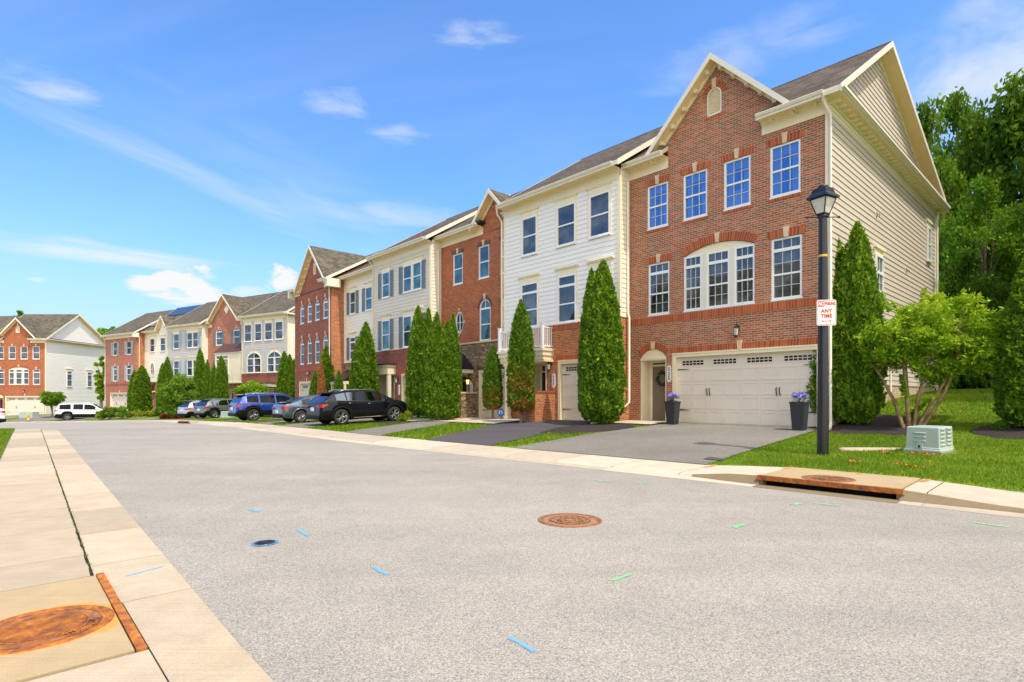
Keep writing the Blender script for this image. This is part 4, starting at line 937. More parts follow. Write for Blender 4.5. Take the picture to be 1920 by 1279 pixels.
def gable(T, xc, hw, ze, zp, roofmat, wallmat, y=0, yf=-.45, back=5, vent=None, proj=True, z_wall=9.5, dent=True):
    """cross gable: roof wings, cream rake with soffit, wall triangle"""
    mb = MB(); ov = .0
    L0, R0 = (xc-hw, ze), (xc+hw, ze)
    mb.slab([(xc-hw, yf, ze), (xc, yf, zp), (xc, back, zp), (xc-hw, .3, ze)], .14, roofmat, 'soffit', 'trim_white')
    mb.slab([(xc, yf, zp), (xc+hw, yf, ze), (xc+hw, .3, ze), (xc, back, zp)], .14, roofmat, 'soffit', 'trim_white')
    mb.build('gable_roof', T)
    r = MB(); k = (zp-ze)/hw
    def foot(s, lo_, hi_, hw):      # board of the rake, cut level where it lands on the cornice
        zc = ze-.03; P_ = lambda d: (xc+s*(hw-max(0, d+(zc-ze))/k), max(zc, ze-d))
        return [P_(lo_), (xc, zp-lo_), (xc, zp-hi_), P_(hi_)]
    for s in (-1, 1):
        a, b = (xc+s*hw, ze), (xc, zp); w = .22
        q = foot(s, w, 0, hw)
        if s > 0: q = q[::-1]
        r.prism(q, yf-.03, yf-.001, 'trim_white')
        q = foot(s, w*1.35, w*.7, hw)
        if s > 0: q = q[::-1]
        r.prism(q, y-.06, y-.001, 'trim_cream')
        q = [(a[0], a[1]-.17), (b[0], b[1]-.17), (b[0], b[1]-.145), (a[0], a[1]-.145)]
        if s > 0: q = q[::-1]
        r.prism(q, yf, y+.02, 'soffit')
        if dent:
            n = int(hw/.42)
            for i in range(n):
                t = (i+.5)/n; xx = a[0]+(b[0]-a[0])*t; zz = a[1]+(b[1]-a[1])*t-.18
                r.box(xx-.06, xx+.06, y-.25, y-.06, zz-.14, zz-.0, 'trim_cream')
    r.build('gable_rake', T)
    hb = hw-.0
    def zl(x): return zp-.16-abs(x-xc)*k
    w = MB(); zt = zp-.16; xl = hw-(.16/k)
    z0 = z_wall
    pts = [(xc-min(xl, (zt-z0)/k), z0), (xc+min(xl, (zt-z0)/k), z0), (xc, zt)]
    if vent:
        a, b, c, d, kind = vent
        # wall in strips around the vent
        sp = d-(b-a)/2 if kind == 'arch' else d
        zs_ = [z0, c, sp, d, zt]
        def strip(za, zb, holes):
            A, B = (zt-za)/k, (zt-zb)/k
            if not holes: w.face([(xc-A, y, za), (xc+A, y, za), (xc+B, y, zb), (xc-B, y, zb)] if B > .01 else [(xc-A, y, za), (xc+A, y, za), (xc, y, zb)], wallmat)
            else:
                w.face([(xc-A, y, za), (a, y, za), (a, y, zb), (xc-B, y, zb)], wallmat); w.face([(b, y, za), (xc+A, y, za), (xc+B, y, zb), (b, y, zb)], wallmat)
        strip(z0, c, 0); strip(c, d, 1); strip(d, zt, 0)
        if kind == 'arch':
            q = arc(a, b, sp, (b-a)/2)
            for p, rr in zip(q[:-1], q[1:]): w.face([(rr[0], y, rr[1]), (p[0], y, p[1]), (p[0], y, d), (rr[0], y, d)], wallmat)
        v = MB()
        v.box(a, b, y+.03, y+.05, c, d, 'trim_cream')
        z = c+.05
        while z < d-.04:
            hwid = (b-a)/2 if (kind != 'arch' or z < sp) else math.sqrt(max(0, ((b-a)/2)**2-(z-sp)**2))
            m_ = (a+b)/2
            if hwid > .06: v.face([(m_-hwid+.04, y-.005, z), (m_+hwid-.04, y-.005, z), (m_+hwid-.04, y+.03, z+.05), (m_-hwid+.04, y+.03, z+.05)], 'trim_cream')
            z += .062
        v.box(a, a+.045, y-.02, y+.03, c, sp, 'trim_white'); v.box(b-.045, b, y-.02, y+.03, c, sp, 'trim_white'); v.box(a, b, y-.02, y+.03, c, c+.045, 'trim_white')
        if kind == 'arch': v.grid([[(p[0], yy, p[1]) for p in arc(a, b, sp, (b-a)/2)] for yy in (y+.03, y-.02)]+[[(p[0], y-.02, p[1]) for p in arc(a+.045, b-.045, sp, (b-a)/2-.045)]], 'trim_white', False)
        v.build('gable_vent', T)
    else:
        if wallmat.startswith('siding'): lap(w, pts, lambda s, z, o: (s, y-o, z), wallmat)
        else: w.face([(p[0], y, p[1]) for p in pts], wallmat)
    w.build('gable_wall', T)
def sidewall(T, x, sgn, y0, y1, zb, zs, ridge, back, low, upm, corner=True, z_top=9.88):
    """side wall: masonry up to zs, boards above, with the gable end"""
    mb = MB(); yr, zr_ = ridge; yb, zbk = back
    P = lambda s, z, o: (x+sgn*o, s, z)
    slf = (zr_-.2-z_top)/(yr-y0)
    if zs > zb:
        q = [P(y0, zb, 0), P(y1, zb, 0), P(y1, zs, 0), P(y0, zs, 0)]
        fd = MB(); fd.face(q if sgn > 0 else q[::-1], low, [(y0, zb), (y1, zb), (y1, zs), (y0, zs)] if sgn > 0 else [(y0, zs), (y1, zs), (y1, zb), (y0, zb)])
        fd.build('lower_side_wall', T)
    poly = [(y0, zs), (y1, zs), (y1, min(z_top, zbk-.2)), (yr, zr_-.2), (y0, z_top)]
    if upm.startswith('siding'):
        lap(mb, poly, P, upm, ex=.19, out=.034)
        if corner: cb = MB(); cb.box(x-.001*sgn, x+.038*sgn, y0-.036, y0+.10, zs, z_top-.3, 'trim_cream'); cb.build('corner_board', T)
    else:
        q = [P(s, z, 0) for s, z in poly]; mb.face(q if sgn > 0 else q[::-1], upm)
    return mb.build('side_wall', T)
# ------------------------------------------------------------------ houses
RZ2 = math.atan2(-U2[1], -U2[0])
def shell(T, W, D, zs, low, up, holes, prot=0.0, roofmat='shingle_brown', cuts=(), corn=None, xo=(0, 0), side_low=None, side_up=None, zside=None, ridge_z=13.58, back_z=9.9, zg=9.98, brackets=.62, band='brick_soldier', sides=True, zbot=-1.2, left=True):
    mb = MB(); x0, x1 = -W, 0
    if up == low: flatwall(mb, x0, x1, zbot, 9.55, 0, holes, low)
    else:
        flatwall(mb, x0, x1, zbot, zs, 0, holes, low)
        if up.startswith('siding'):
            lap(mb, [(x0+.08, zs), (x1-.08, zs), (x1-.08, 9.55), (x0+.08, 9.55)], lambda s, z, o: (s, -o, z), up, [h[:4] for h in holes])
            for a, b in ((x0, x0+.10), (x1-.10, x1)): mb.box(a, b, -.035, .0, zs+.02, 9.5, 'trim_cream')
            mb.box(x0, x1, -.045, .0, zs-.02, zs+.045, 'trim_cream')
        else: flatwall(mb, x0, x1, zs, 9.55, 0, holes, up)
    mb.build('wall', T)
    if band:
        m = MB(); z = zs
        m.face([(x0, -.02, z-.27), (x1, -.02, z-.27), (x1, -.02, z-.02), (x0, -.02, z-.02)], band, [(x0, .03), (x1, .03), (x1, .27), (x0, .27)])
        m.face([(x0, -.02, z-.02), (x1, -.02, z-.02), (x1, 0, z-.02), (x0, 0, z-.02)], band); m.face([(x0, 0, z-.27), (x1, 0, z-.27), (x1, -.02, z-.27), (x0, -.02, z-.27)], band)
        m.build('brick_band', T)
    for a, b in (corn if corn is not None else [(x0-.0, x1+.0)]): cornice(T, a, b, 0, zg, brackets=brackets)
    yr = 5.0+prot
    main_roof(T, x0-xo[0], x1+xo[1], -.50, zg, yr, ridge_z, D+.4, back_z, roofmat, cuts)
    zsd = zs if zside is None else zside
    sidewall(T, 0, 1, 0, D, zbot, zsd, (yr, ridge_z), (D, back_z), side_low or low, side_up or up)
    if left: sidewall(T, -W, -1, 0, D, zbot, zsd, (yr, ridge_z), (D, back_z), side_low or low, side_up or up, corner=False)
    w_ = MB(); w_.box(x0+.02, x1-.02, D-.1, D, zbot, 9.7, side_up or up); w_.build('back_wall', T)
    k = (ridge_z-zg)/(yr+.5)
    rake(T, x1+xo[1], [(-.50, zg), (yr, ridge_z), (D+.4, back_z)]); rake(T, x0-xo[0], [(-.50, zg), (yr, ridge_z), (D+.4, back_z)], side=-1)
def two_car_end(T, brickm, sidem, D, roofmat, side_found='brick_tan', plq='525', detail=True, wreath=True, blue=True, prot=0, dm='door_taupe', fx=True, ridge_z=13.58):
    W = 7.19; gl = 'glass_clear' if detail else 'glass_dark'
    W3 = [(-6.35, -5.46), (-4.83, -3.90), (-3.29, -2.37), (-1.74, -.81)]; z3 = (7.38, 9.02); z2 = (4.09, 6.04)
    tri = (-4.81, -2.24)
    holes = [(a, b, *z3) for a, b in W3]+[(-6.31, -5.40, *z2), (-1.70, -.77, *z2), (tri[0], tri[1], z2[0], 6.36, 6.06, .28), (-6.66, -5.53, 0.02, 2.80, 2.50, .29), (-5.27, -.20, -.03, 2.58)]
    shell(T, W, D, 4.03, brickm, brickm, holes, roofmat=roofmat, cuts=[(-5.45, -1.99)], corn=[(-7.19, -5.45), (-1.99, .0)], xo=(0, .45), side_low=side_found, side_up=sidem, zside=1.42, ridge_z=ridge_z)
    gable(T, -3.55, 2.72, 9.92, 12.72, roofmat, brickm, back=4.2, vent=(-3.89, -3.37, 10.78, 11.72, 'arch'), z_wall=9.55)
    archband(T, -3.89, -3.37, 11.46, .26, 0, .2); m = MB(); m.box(-4.0, -3.26, -.014, .0, 10.68, 10.78, 'brick_soldier'); m.build('sill_course', T)
    # flashing and return ends of the two cornices
    for a, b in ((-5.66, -5.455), (-1.985, -1.80)): m = MB(); m.box(a, b, -.40, .05, 9.985, 10.03, 'metal_roof'); m.build('flashing', T)
    for i, (a, b) in enumerate(W3):
        win(T, a, b, *z3, .045, gl=gl, cols=3*detail, rows=2); soldier(T, a, b, z3[1], 0)
        m = MB(); m.box(a-.06, b+.06, -.02, .02, z3[0]-.14, z3[0]-.045, 'brick_soldier'); m.build('sill_course', T)
        if detail:
            c = MB()
            for s in ((a+.07, a+.30), (b-.30, b-.07)):
                if i == 2 and s[0] < (a+b)/2: pass
                n = 8; c.grid([[(s[0]+(s[1]-s[0])*k/n, .16+.025*math.sin(k*2.1+i), z) for k in range(n+1)] for z in (z3[0]+.03, z3[1]-.02)], 'curtain')
            c.grid([[(a+.07+(b-a-.14)*k/12, .13+.01*math.sin(k*1.7), z) for k in range(13)] for z in (z3[1]-.32, z3[1]-.04)], 'curtain')
            if i == 2: c.grid([[(a+.07+(b-a-.14)*k/12, .15+.01*math.sin(k*1.7), z) for k in range(13)] for z in (z3[0]+.04, z3[0]+.62)], 'curtain')
            c.build('curtain', T)
            r = MB(); r.face([(a-.3, 1.6, z3[0]-.5), (b+.3, 1.6, z3[0]-.5), (b+.3, 1.6, z3[1]+.3), (a-.3, 1.6, z3[1]+.3)], 'room'); r.build('room_backdrop', T)
    gl2 = 'glass_dark'
    win(T, -6.31, -5.40, *z2, .045, gl=gl2, cols=3*detail, rows=2, transom=.27); soldier(T, -6.31, -5.40, z2[1], 0)
    win(T, -1.70, -.77, *z2, .045, gl=gl2, cols=3*detail, rows=2, transom=.27); soldier(T, -1.70, -.77, z2[1], 0)
    win(T, tri[0], tri[1], *z2, .045, gl=gl2, cols=3*detail, rows=2, transom=.27, units=[(-4.81, -4.12), (-3.93, -3.10), (-2.93, -2.24)])
    archband(T, tri[0], tri[1], 6.06, .28, 0, .26, kh=.06)
    m = MB(); q = arc(tri[0], tri[1], 6.04, .29); m.face([(a, .05, b) for a, b in [(tri[1], 6.03)]+q[1:-1]+[(tri[0], 6.03)]], 'trim_cream'); m.build('arch_panel', T)
    soldier(T, -5.27, -.20, 2.58, 0, h=.22, kh=.30, sp=.06); garage(T, -5.27, -.20, .0, 2.58, 0, 4)
    archband(T, -6.66, -5.53, 2.50, .29, 0, .23, kh=.05)
    m = MB(); q = arc(-6.66, -5.53, 2.46, .32); m.face([(a, .02, b) for a, b in [(-5.53, 2.44)]+q[1:-1]+[(-6.66, 2.44)]], 'trim_cream'); m.box(-6.66, -5.53, -.01, .05, 2.38, 2.45, 'trim_white'); m.build('arch_panel', T)
    door(T, -6.66, -5.53, .05, 2.40, .03, dm, light=.12, rec=.62)
    lantern(T, -2.79, 3.30, 0)
    if plq: plaque(T, -5.40, 1.83, 0, plq)
    if wreath:
        m = MB(); c = (-6.02, .56, 1.68)
        for k in range(150):
            t = random.uniform(0, 2*math.pi); r_ = .24+random.gauss(0, .035); s = .05; p = Vector((c[0]+r_*math.cos(t), c[1]+random.uniform(-.06, .03), c[2]+r_*math.sin(t)))
            d1_ = Vector((random.gauss(0, 1), random.gauss(0, .5), random.gauss(0, 1))).normalized()*s; d2_ = d1_.orthogonal().normalized()*s*.5
            m.face([p-d1_, p+d2_, p+d1_, p-d2_], 'wreath')
        o = m.build('door_wreath', T)
    # eave return across the side, with a narrow shingled slope on top
    m = MB(); o_ = .43; y0, y1 = -.50, D+.4
    m.box(.0, o_, y0, y1, 9.86, 9.88, 'soffit'); m.box(o_-.02, o_+.015, y0, y1, 9.83, 9.96, 'trim_white'); m.box(.0, .03, y0+.5, y1-.4, 9.5, 9.86, 'trim_cream'); m.box(.03, .09, y0+.5, y1-.4, 9.74, 9.86, 'trim_cream')
    for k in range(int((y1-y0)/.42)):
        yy = y0+.6+k*.42
        if yy < y1-.6: m.box(.09, .30, yy-.05, yy+.05, 9.78, 9.86, 'trim_cream')
    m.box(o_+.015, o_+.12, y0, y1, 9.87, 9.885, 'trim_white'); m.box(o_+.105, o_+.12, y0, y1, 9.87, 9.97, 'trim_white'); m.build('side_eave', T)
    m = MB(); m.face([(o_, y0+.05, 9.965), (o_, y1-.05, 9.965), (.0, y1-.6, 10.14), (.0, y0+.75, 10.14), (.0, y0+.05, 9.965)], roofmat, 'slope'); m.build('pent_roof', T)
    m = MB(); yr = 5.0
    for (a, za), (b, zb) in (((-.5, 9.98), (yr, ridge_z)), ((yr, ridge_z), (D+.4, 9.9))):
        m.face([(.03, a, za-.40), (.03, b, zb-.40), (.03, b, zb-.17), (.03, a, za-.17)], 'trim_cream')
    m.build('frieze_board', T)
    m = MB(); m.box(-.10, .04, -.04, .10, -.6, 9.5, 'trim_cream'); m.box(-.02, .04, D-.12, D+.03, 1.4, 9.6, 'trim_cream'); m.build('corner_board', T)
    S = lambda x, y, z: (-y+.0, x, z)       # windows in the side wall: x along depth, y outwards negative
    def sw(ya, yb, za, zb, tr): 
        win(T, ya, yb, za, zb, -.085, gl='glass_dark', cols=2*detail, rows=2, transom=tr, place=lambda x, y, z: (-y, x, z))
        h = MB(); h.box(.0, .06, ya-.08, yb+.08, zb, zb+.24, 'trim_cream'); h.box(.0, .12, ya-.16, yb+.16, zb+.24, zb+.34, 'trim_cream'); h.build('header', T)
    return sw
def side_fitting(T, y, z):
    m = MB(); m.tube([(.02, y, z-.14), (.06, y, z), (.05, y, z+.12)], .012, 'hardware', 6); m.tube([(.04, y, z), (.14, y-.05, z+.02), (.16, y-.07, z-.08)], .012, 'hardware', 6); m.box(.02, .05, y-.05, y+.05, z-.04, z+.05, 'trim_cream'); m.build('utility_fitting', T)

# ---- house A: the near brick end unit
TA = thing('townhouse', 'mixed-red brick end townhouse with wide garage and tan boarded side, nearest to the lamp post', 'house', (*w1(0, 0), .5), RZ1, 'townhouses in the near row')
sw = two_car_end(TA, 'brick_mixed', 'siding_tan', 14.5, 'shingle_brown')
def side_w(px): t = (px-CX)/FPX; return ((t*A0[1]-A0[0]))/(.7348-t*.678)
def side_z(px, py): w_ = side_w(px); return CAMH+(CYH-py)/FPX*(A0[1]+.678*w_)-.5
sw(side_w(1638), side_w(1651.5), side_z(1638, 579), side_z(1638, 477), .5); sw(side_w(1735.5), side_w(1742), side_z(1735, 488), side_z(1735, 425), 0)
side_fitting(TA, side_w(1697), side_z(1697, 508)); side_fitting(TA, side_w(1641), side_z(1641, 404))
downspout(TA, [(-.02, -.50, 9.9), (-.02, -.44, 9.72), (.06, -.10, 9.40), (.055, -.075, 9.2), (.055, -.075, .35), (.10, -.2, .15), (.2, -.6, .06)])
downspout(TA, [(.10, 14.62, 9.8), (.08, 14.6, 9.4), (.08, 14.6, 1.0)])
downspout(TA, [(.06, 6.5, 2.0), (.06, 6.5, .9), (.2, 6.5, .85)], .03)
# ---- B: cream boards over orange brick, balcony over the entry
def unit(name, label, u0, u1, v, b, frame=1, group='townhouses in the near row'):
    x, y = (w1 if frame == 1 else w2)(u0, v); return thing(name, label, 'house', (x, y, b), RZ1 if frame == 1 else RZ2, group)
def rng(u0, ua, ub): return (u0-ua, u0-ub)
def swin(T, a, b, z0, z1, gl='glass_dark', transom=0, sh=None, hd=True, cs=True, units=None, cols=0, rows=0):
    win(T, a, b, z0, z1, -.03, gl=gl, transom=transom, units=units, cols=cols, rows=rows)
    if cs: casing(T, a, b, z0, z1, 0, .07)
    if hd: header(T, a-.02, b+.02, z1, 0)
    if sh:
        w_ = .40; shutter(T, a-w_-.03, a-.05, z0, z1, -.02, sh); shutter(T, b+.05, b+w_+.03, z0, z1, -.02, sh)
def bwin(T, a, b, z0, z1, gl='glass_dark', transom=0, sh=None, band='brick_soldier', shape=None, cols=0, rows=0):
    win(T, a, b, z0, z1 if not shape else shape[1]+shape[2], .045, gl=gl, transom=transom, shape=shape, cols=cols, rows=rows)
    if shape: archband(T, a, b, shape[1], shape[2], 0, .16, mat=band)
    else: soldier(T, a, b, z1, 0, h=.22, mat=band, kh=.28)
    if sh:
        w_ = .38; shutter(T, a-w_-.02, a-.03, z0, z1, -.0, sh); shutter(T, b+.03, b+w_+.02, z0, z1, -.0, sh)
u0 = 7.19; b = .47; z = lambda q: q-b
TB = unit('townhouse', 'cream-boarded townhouse over orange brick with white balcony above its dark door', u0, 13.9, .62, b)
X3 = [rng(u0, 12.64, 11.67), rng(u0, 10.46, 9.41), rng(u0, 8.67, 7.63)]; X2 = [rng(u0, 12.69, 11.59), rng(u0, 10.4, 9.38), rng(u0, 8.62, 7.60)]
Z3 = (7.43, 9.14); Z2 = (4.15, 6.15)
DB = rng(u0, 12.45, 11.1); GB = rng(u0, 10.42, 7.62)
holes = [(*q, *Z3) for q in X3]+[(*q, *Z2) for q in X2]+[(DB[0], DB[1], -.1, 2.55), (GB[0], GB[1], -.1, 2.56)]
shell(TB, 6.71, 13.5, 4.12, 'brick_orange', 'siding_white', holes, prot=.62, xo=(0, .25), side_up='siding_cream', brackets=0, back_z=9.9, ridge_z=13.9)
for q in X3: swin(TB, *q, *Z3)
for q in X2: swin(TB, *q, *Z2, transom=.33)
garage(TB, GB[0], GB[1], -.03, 2.56, 0, 2, open_panes=6); soldier(TB, GB[0], GB[1], 2.56, 0, h=.2, key=False)
door(TB, DB[0], DB[1], .05, 2.55, .0, 'door_navy', light=.3, rec=1.0)
plaque(TB, u0-10.66, 1.70, 0, '527'); lantern(TB, u0-10.83, 2.45, 0, h=.4)
bx0, bx1 = u0-13.5, u0-10.75; m = MB()       # balcony
m.box(bx0-.02, bx1+.02, -.60, 0, 2.62, 2.78, 'trim_cream'); m.box(bx0-.06, bx1+.06, -.66, 0, 2.78, 2.98, 'trim_cream'); m.box(bx0-.10, bx1+.10, -.72, 0, 2.98, 3.10, 'trim_cream'); m.box(bx0-.05, bx1+.05, -.57, 0, 2.52, 2.62, 'soffit')
bal = m.build('balcony', TB); m = MB(); zr0, zr1 = 3.16, 4.02; yb_ = -.62
for x in (bx0, (bx0+bx1)/2, bx1): m.box(x-.06, x+.06, yb_-.06, yb_+.06, 3.1, zr1+.1, 'vinyl'); m.box(x-.08, x+.08, yb_-.08, yb_+.08, zr1+.1, zr1+.14, 'vinyl')
m.box(bx0, bx1, yb_-.03, yb_+.03, zr1-.05, zr1, 'vinyl'); m.box(bx0, bx1, yb_-.025, yb_+.025, zr0, zr0+.06, 'vinyl')
for x in (bx0, bx1): m.box(x-.03, x+.03, yb_, 0, zr1-.05, zr1, 'vinyl'); m.box(x-.025, x+.025, yb_, 0, zr0, zr0+.06, 'vinyl')
x = bx0+.12
while x < bx1-.08: m.box(x-.017, x+.017, yb_-.017, yb_+.017, zr0, zr1-.04, 'vinyl'); x += .115
for xx in (bx0, bx1):
    y = -.53
    while y < -.05: m.box(xx-.017, xx+.017, y-.017, y+.017, zr0, zr1-.04, 'vinyl'); y += .115
m.build('railing', bal)
m = MB()
for x in (bx0+.35,):
    m.box(x-.13, x+.13, -.58, -.32, 0, .12, 'trim_cream'); m.box(x-.10, x+.10, -.55, -.35, .12, 2.4, 'trim_cream'); m.box(x-.14, x+.14, -.59, -.31, 2.4, 2.52, 'trim_cream')
m.build('porch_column', TB)
xw = u0-10.6; m = MB(); m.box(xw-.24, xw, -1.22, 0, -.6, 1.19, 'brick_orange'); m.box(xw-.8, xw-.24, -1.22, -.98, -.6, 1.19, 'brick_orange'); m.box(xw-.27, xw+.03, -1.25, 0, 1.19, 1.26, 'brick_soldier'); m.box(xw-.8, xw-.27, -1.25, -.95, 1.19, 1.26, 'brick_soldier'); m.build('porch_wall', TB)
downspout(TB, [(-6.66, -.52, 9.85), (-6.76, -.38, 9.6), (-6.85, -.1, 9.45), (-6.78, -.08, 9.3), (-6.78, -.08, 4.3)])
downspout(TB, [(.08, .42, 9.4), (.08, .42, 4.3), (.14, .42, 4.1), (.14, .42, .8), (.05, -.2, .35), (-.35, -.95, .02), (-.5, -1.15, -.02)], .05)
# ---- C: red brick with a stone base
u0 = 13.9; b = .34; z = lambda q: q-b
TC = unit('townhouse', 'dark red brick townhouse with small front gable, oval window and tan stone ground floor', u0, 19.9, 0, b)
X3 = [rng(u0, 18.78, 17.92), rng(u0, 16.58, 15.73), rng(u0, 14.87, 14.05)]; XA = [rng(u0, 16.5, 15.62), rng(u0, 14.79, 13.95)]; ov = rng(u0, 18.58, 17.86)
Z3 = (7.24, 8.90); h_ = [(*q, *Z3) for q in X3]+[(*q, 4.01, 6.14, 5.70, .43) for q in XA]+[(*ov, 4.54, 5.75, 'oval')]+[(u0-16.54, u0-14.2, -.1, 2.50), (u0-19.2, u0-17.5, -.1, 2.35)]
shell(TC, 6.0, 13.5, 3.98, 'ledge_stone', 'brick_red', h_, cuts=[(u0-16.35, u0-14.1)], corn=[(-6.0, u0-16.2), (u0-14.25, 0)], side_up='siding_light', brackets=0, band=None, roofmat='shingle_brown')
m = MB(); m.box(-6, 0, -.05, 0, 3.92, 4.0, 'keystone'); m.build('stone_ledge', TC)
gable(TC, u0-15.23, 1.6, 9.78, 11.45, 'shingle_brown', 'brick_red', back=2.6, z_wall=9.5, dent=False)
m = MB(); m.box(u0-16.3, u0-16.0, -.4, .05, 9.98, 10.1, 'metal_roof'); m.build('flashing', TC)
for q in X3: bwin(TC, *q, *Z3, gl='glass_teal', band='brick_charcoal')
for q in XA: bwin(TC, *q, 4.01, 0, gl='glass_teal', band='brick_charcoal', shape=('arch', 5.70, .43))
win(TC, *ov, 4.54, 5.75, .045, gl='glass_teal', shape=('oval',), sill=False)
m = MB()
for a_ in (0, 90, 270, 180):
    cx_, cz = (ov[0]+ov[1])/2, 5.145; dx, dz = .36*math.cos(R(a_)), .605*math.sin(R(a_)); m.box(cx_+dx*1.05-.05+.08*math.cos(R(a_)), cx_+dx*1.05+.05+.08*math.cos(R(a_)), -.03, .0, cz+dz-.05+.1*math.sin(R(a_)), cz+dz+.05+.1*math.sin(R(a_)), 'keystone')
m.build('keystone', TC)
garage(TC, u0-16.54, u0-14.2, -.05, 2.50, 0, 2, open_panes=4); m = MB(); m.box(u0-16.7, u0-14.05, -.03, .0, 2.5, 2.68, 'brick_charcoal'); m.build('lintel', TC)
door(TC, u0-19.2, u0-17.5, .05, 2.35, 0, 'door_navy', light=.25, rec=.9)
m = MB(); a, b_ = u0-19.5, u0-16.95; m.slab([(a, -.8, 2.62), (b_, -.8, 2.62), (b_-.9, 0, 3.45), (a+.9, 0, 3.45)], .05, 'metal_roof', 'soffit', 'metal_roof'); m.slab([(b_, -.8, 2.615), (b_, 0, 2.615), (b_-.9, 0, 3.445), (b_-.9, -.01, 3.445)], .05, 'metal_roof', 'soffit', 'metal_roof'); m.box(a+.05, b_-.05, -.76, 0, 2.36, 2.56, 'trim_cream'); m.build('entry_canopy', TC)
m = MB(); m.box(u0-17.6, u0-16.75, -1.0, -.0, -.6, 1.3, 'ledge_stone'); m.box(u0-17.64, u0-16.72, -1.04, 0, 1.3, 1.38, 'keystone'); m.build('porch_wall', TC)
lantern(TC, u0-17.28, 2.05, 0, lit=True); plaque(TC, u0-17.15, 1.55, 0, '529')
# ---- D: grey-beige boards with shutters
u0 = 19.9; b = .27
TD = unit('townhouse', 'beige-boarded townhouse with dark shutters, double window and white columned porch behind the black SUV', u0, 26.3, .7, b)
XD = rng(u0, 25.19, 24.26); XE = rng(u0, 22.72, 20.77); Z3 = (7.32, 8.90); Z2 = (4.10, 5.93); DD = rng(u0, 25.7, 23.75); GD = rng(u0, 22.94, 20.2)
uD = [(XE[0], (XE[0]+XE[1])/2-.04), ((XE[0]+XE[1])/2+.04, XE[1])]
shell(TD, 6.4, 13.5, 4.05, 'brick_dark', 'siding_stone', [(*XD, *Z3), (*XE, *Z3), (*XD, *Z2), (*XE, *Z2), (DD[0], DD[1], -.1, 2.6), (GD[0], GD[1], -.1, 2.55)], prot=.7, xo=(0, .25), side_up='siding_cream', brackets=0, band='brick_dark', ridge_z=13.75)
swin(TD, *XD, *Z3, gl='glass_teal', sh='shutter_slate', cs=False); swin(TD, *XE, *Z3, gl='glass_teal', sh='shutter_slate', cs=False, units=uD)
swin(TD, *XD, *Z2, gl='glass_teal', sh='shutter_slate', cs=False); swin(TD, *XE, *Z2, gl='glass_teal', sh='shutter_slate', cs=False, units=uD)
door(TD, DD[0], DD[1], .05, 2.6, 0, 'door_cream', light=.1, rec=1.0); garage(TD, GD[0], GD[1], -.03, 2.55, 0, 2, open_panes=4, mat='door_cream'); soldier(TD, GD[0], GD[1], 2.55, 0, h=.2, key=False)
m = MB(); a, b_ = DD[0]-.15, DD[1]+.15; m.box(a, b_, -.55, 0, 2.55, 3.0, 'trim_cream'); m.box(a-.06, b_+.06, -.62, 0, 3.0, 3.12, 'trim_cream'); m.box(a-.12, b_+.12, -.70, 0, 3.12, 3.18, 'metal_roof')
for x in (a+.12, b_-.12): m.box(x-.10, x+.10, -.50, -.30, 0, 2.55, 'trim_white')
m.build('porch', TD)
m = MB(); m.box(u0-24.4, u0-23.05, -1.5, -1.28, -.4, .9, 'brick_orange'); m.box(u0-24.45, u0-23.0, -1.53, -1.25, .9, .97, 'brick_soldier'); m.build('porch_wall', TD)
lantern(TD, u0-23.3, 2.3, 0); plaque(TD, u0-23.2, 1.6, 0, '531')
downspout(TD, [(-6.2, -.5, 9.85), (-6.33, -.1, 9.5), (-6.33, -.06, 4.2)]); downspout(TD, [(.06, .5, 9.4), (.06, .5, .2)])
# ---- E: set back, cream boards
u0 = 26.3; b = -.02
TE = unit('townhouse', 'narrow cream-boarded townhouse set back between the beige house and the four-arch brick house', u0, 31.85, 0, b)
XE1 = rng(u0, 30.94, 30.07); XE2 = rng(u0, 28.65, 27.7); Z3 = (7.30, 8.87); Z2 = (4.1, 5.68)
shell(TE, 5.55, 13.5, 3.9, 'ledge_stone', 'siding_cream', [(*XE1, *Z3), (*XE2, *Z3), (*XE1, *Z2), (*XE2, *Z2), (u0-31.3, u0-29.8, -.1, 2.4), (u0-29.4, u0-26.8, -.1, 2.5)], side_up='siding_cream', brackets=0, band=None, ridge_z=13.3)
for q in (XE1, XE2): swin(TE, *q, *Z3, gl='glass_teal', sh='shutter_slate', cs=False); swin(TE, *q, *Z2, gl='glass_teal', sh='shutter_slate', cs=False, transom=.25)
door(TE, u0-31.3, u0-29.8, .05, 2.4, 0, 'door_navy', light=.2, rec=.9); garage(TE, u0-29.4, u0-26.8, -.03, 2.5, 0, 2, open_panes=4)
m = MB(); a, b_ = u0-31.5, u0-29.4; m.slab([(a, -1.3, 2.6), (b_, -1.3, 2.6), (b_, 0, 3.4), (a, 0, 3.4)], .05, 'metal_roof', 'soffit', 'metal_roof'); m.box(a+.05, b_-.05, -1.25, 0, 2.34, 2.54, 'trim_cream')
for x in (a+.15, b_-.15): m.box(x-.09, x+.09, -1.2, -1.02, 0, 2.34, 'trim_cream')
m.build('entry_canopy', TE)
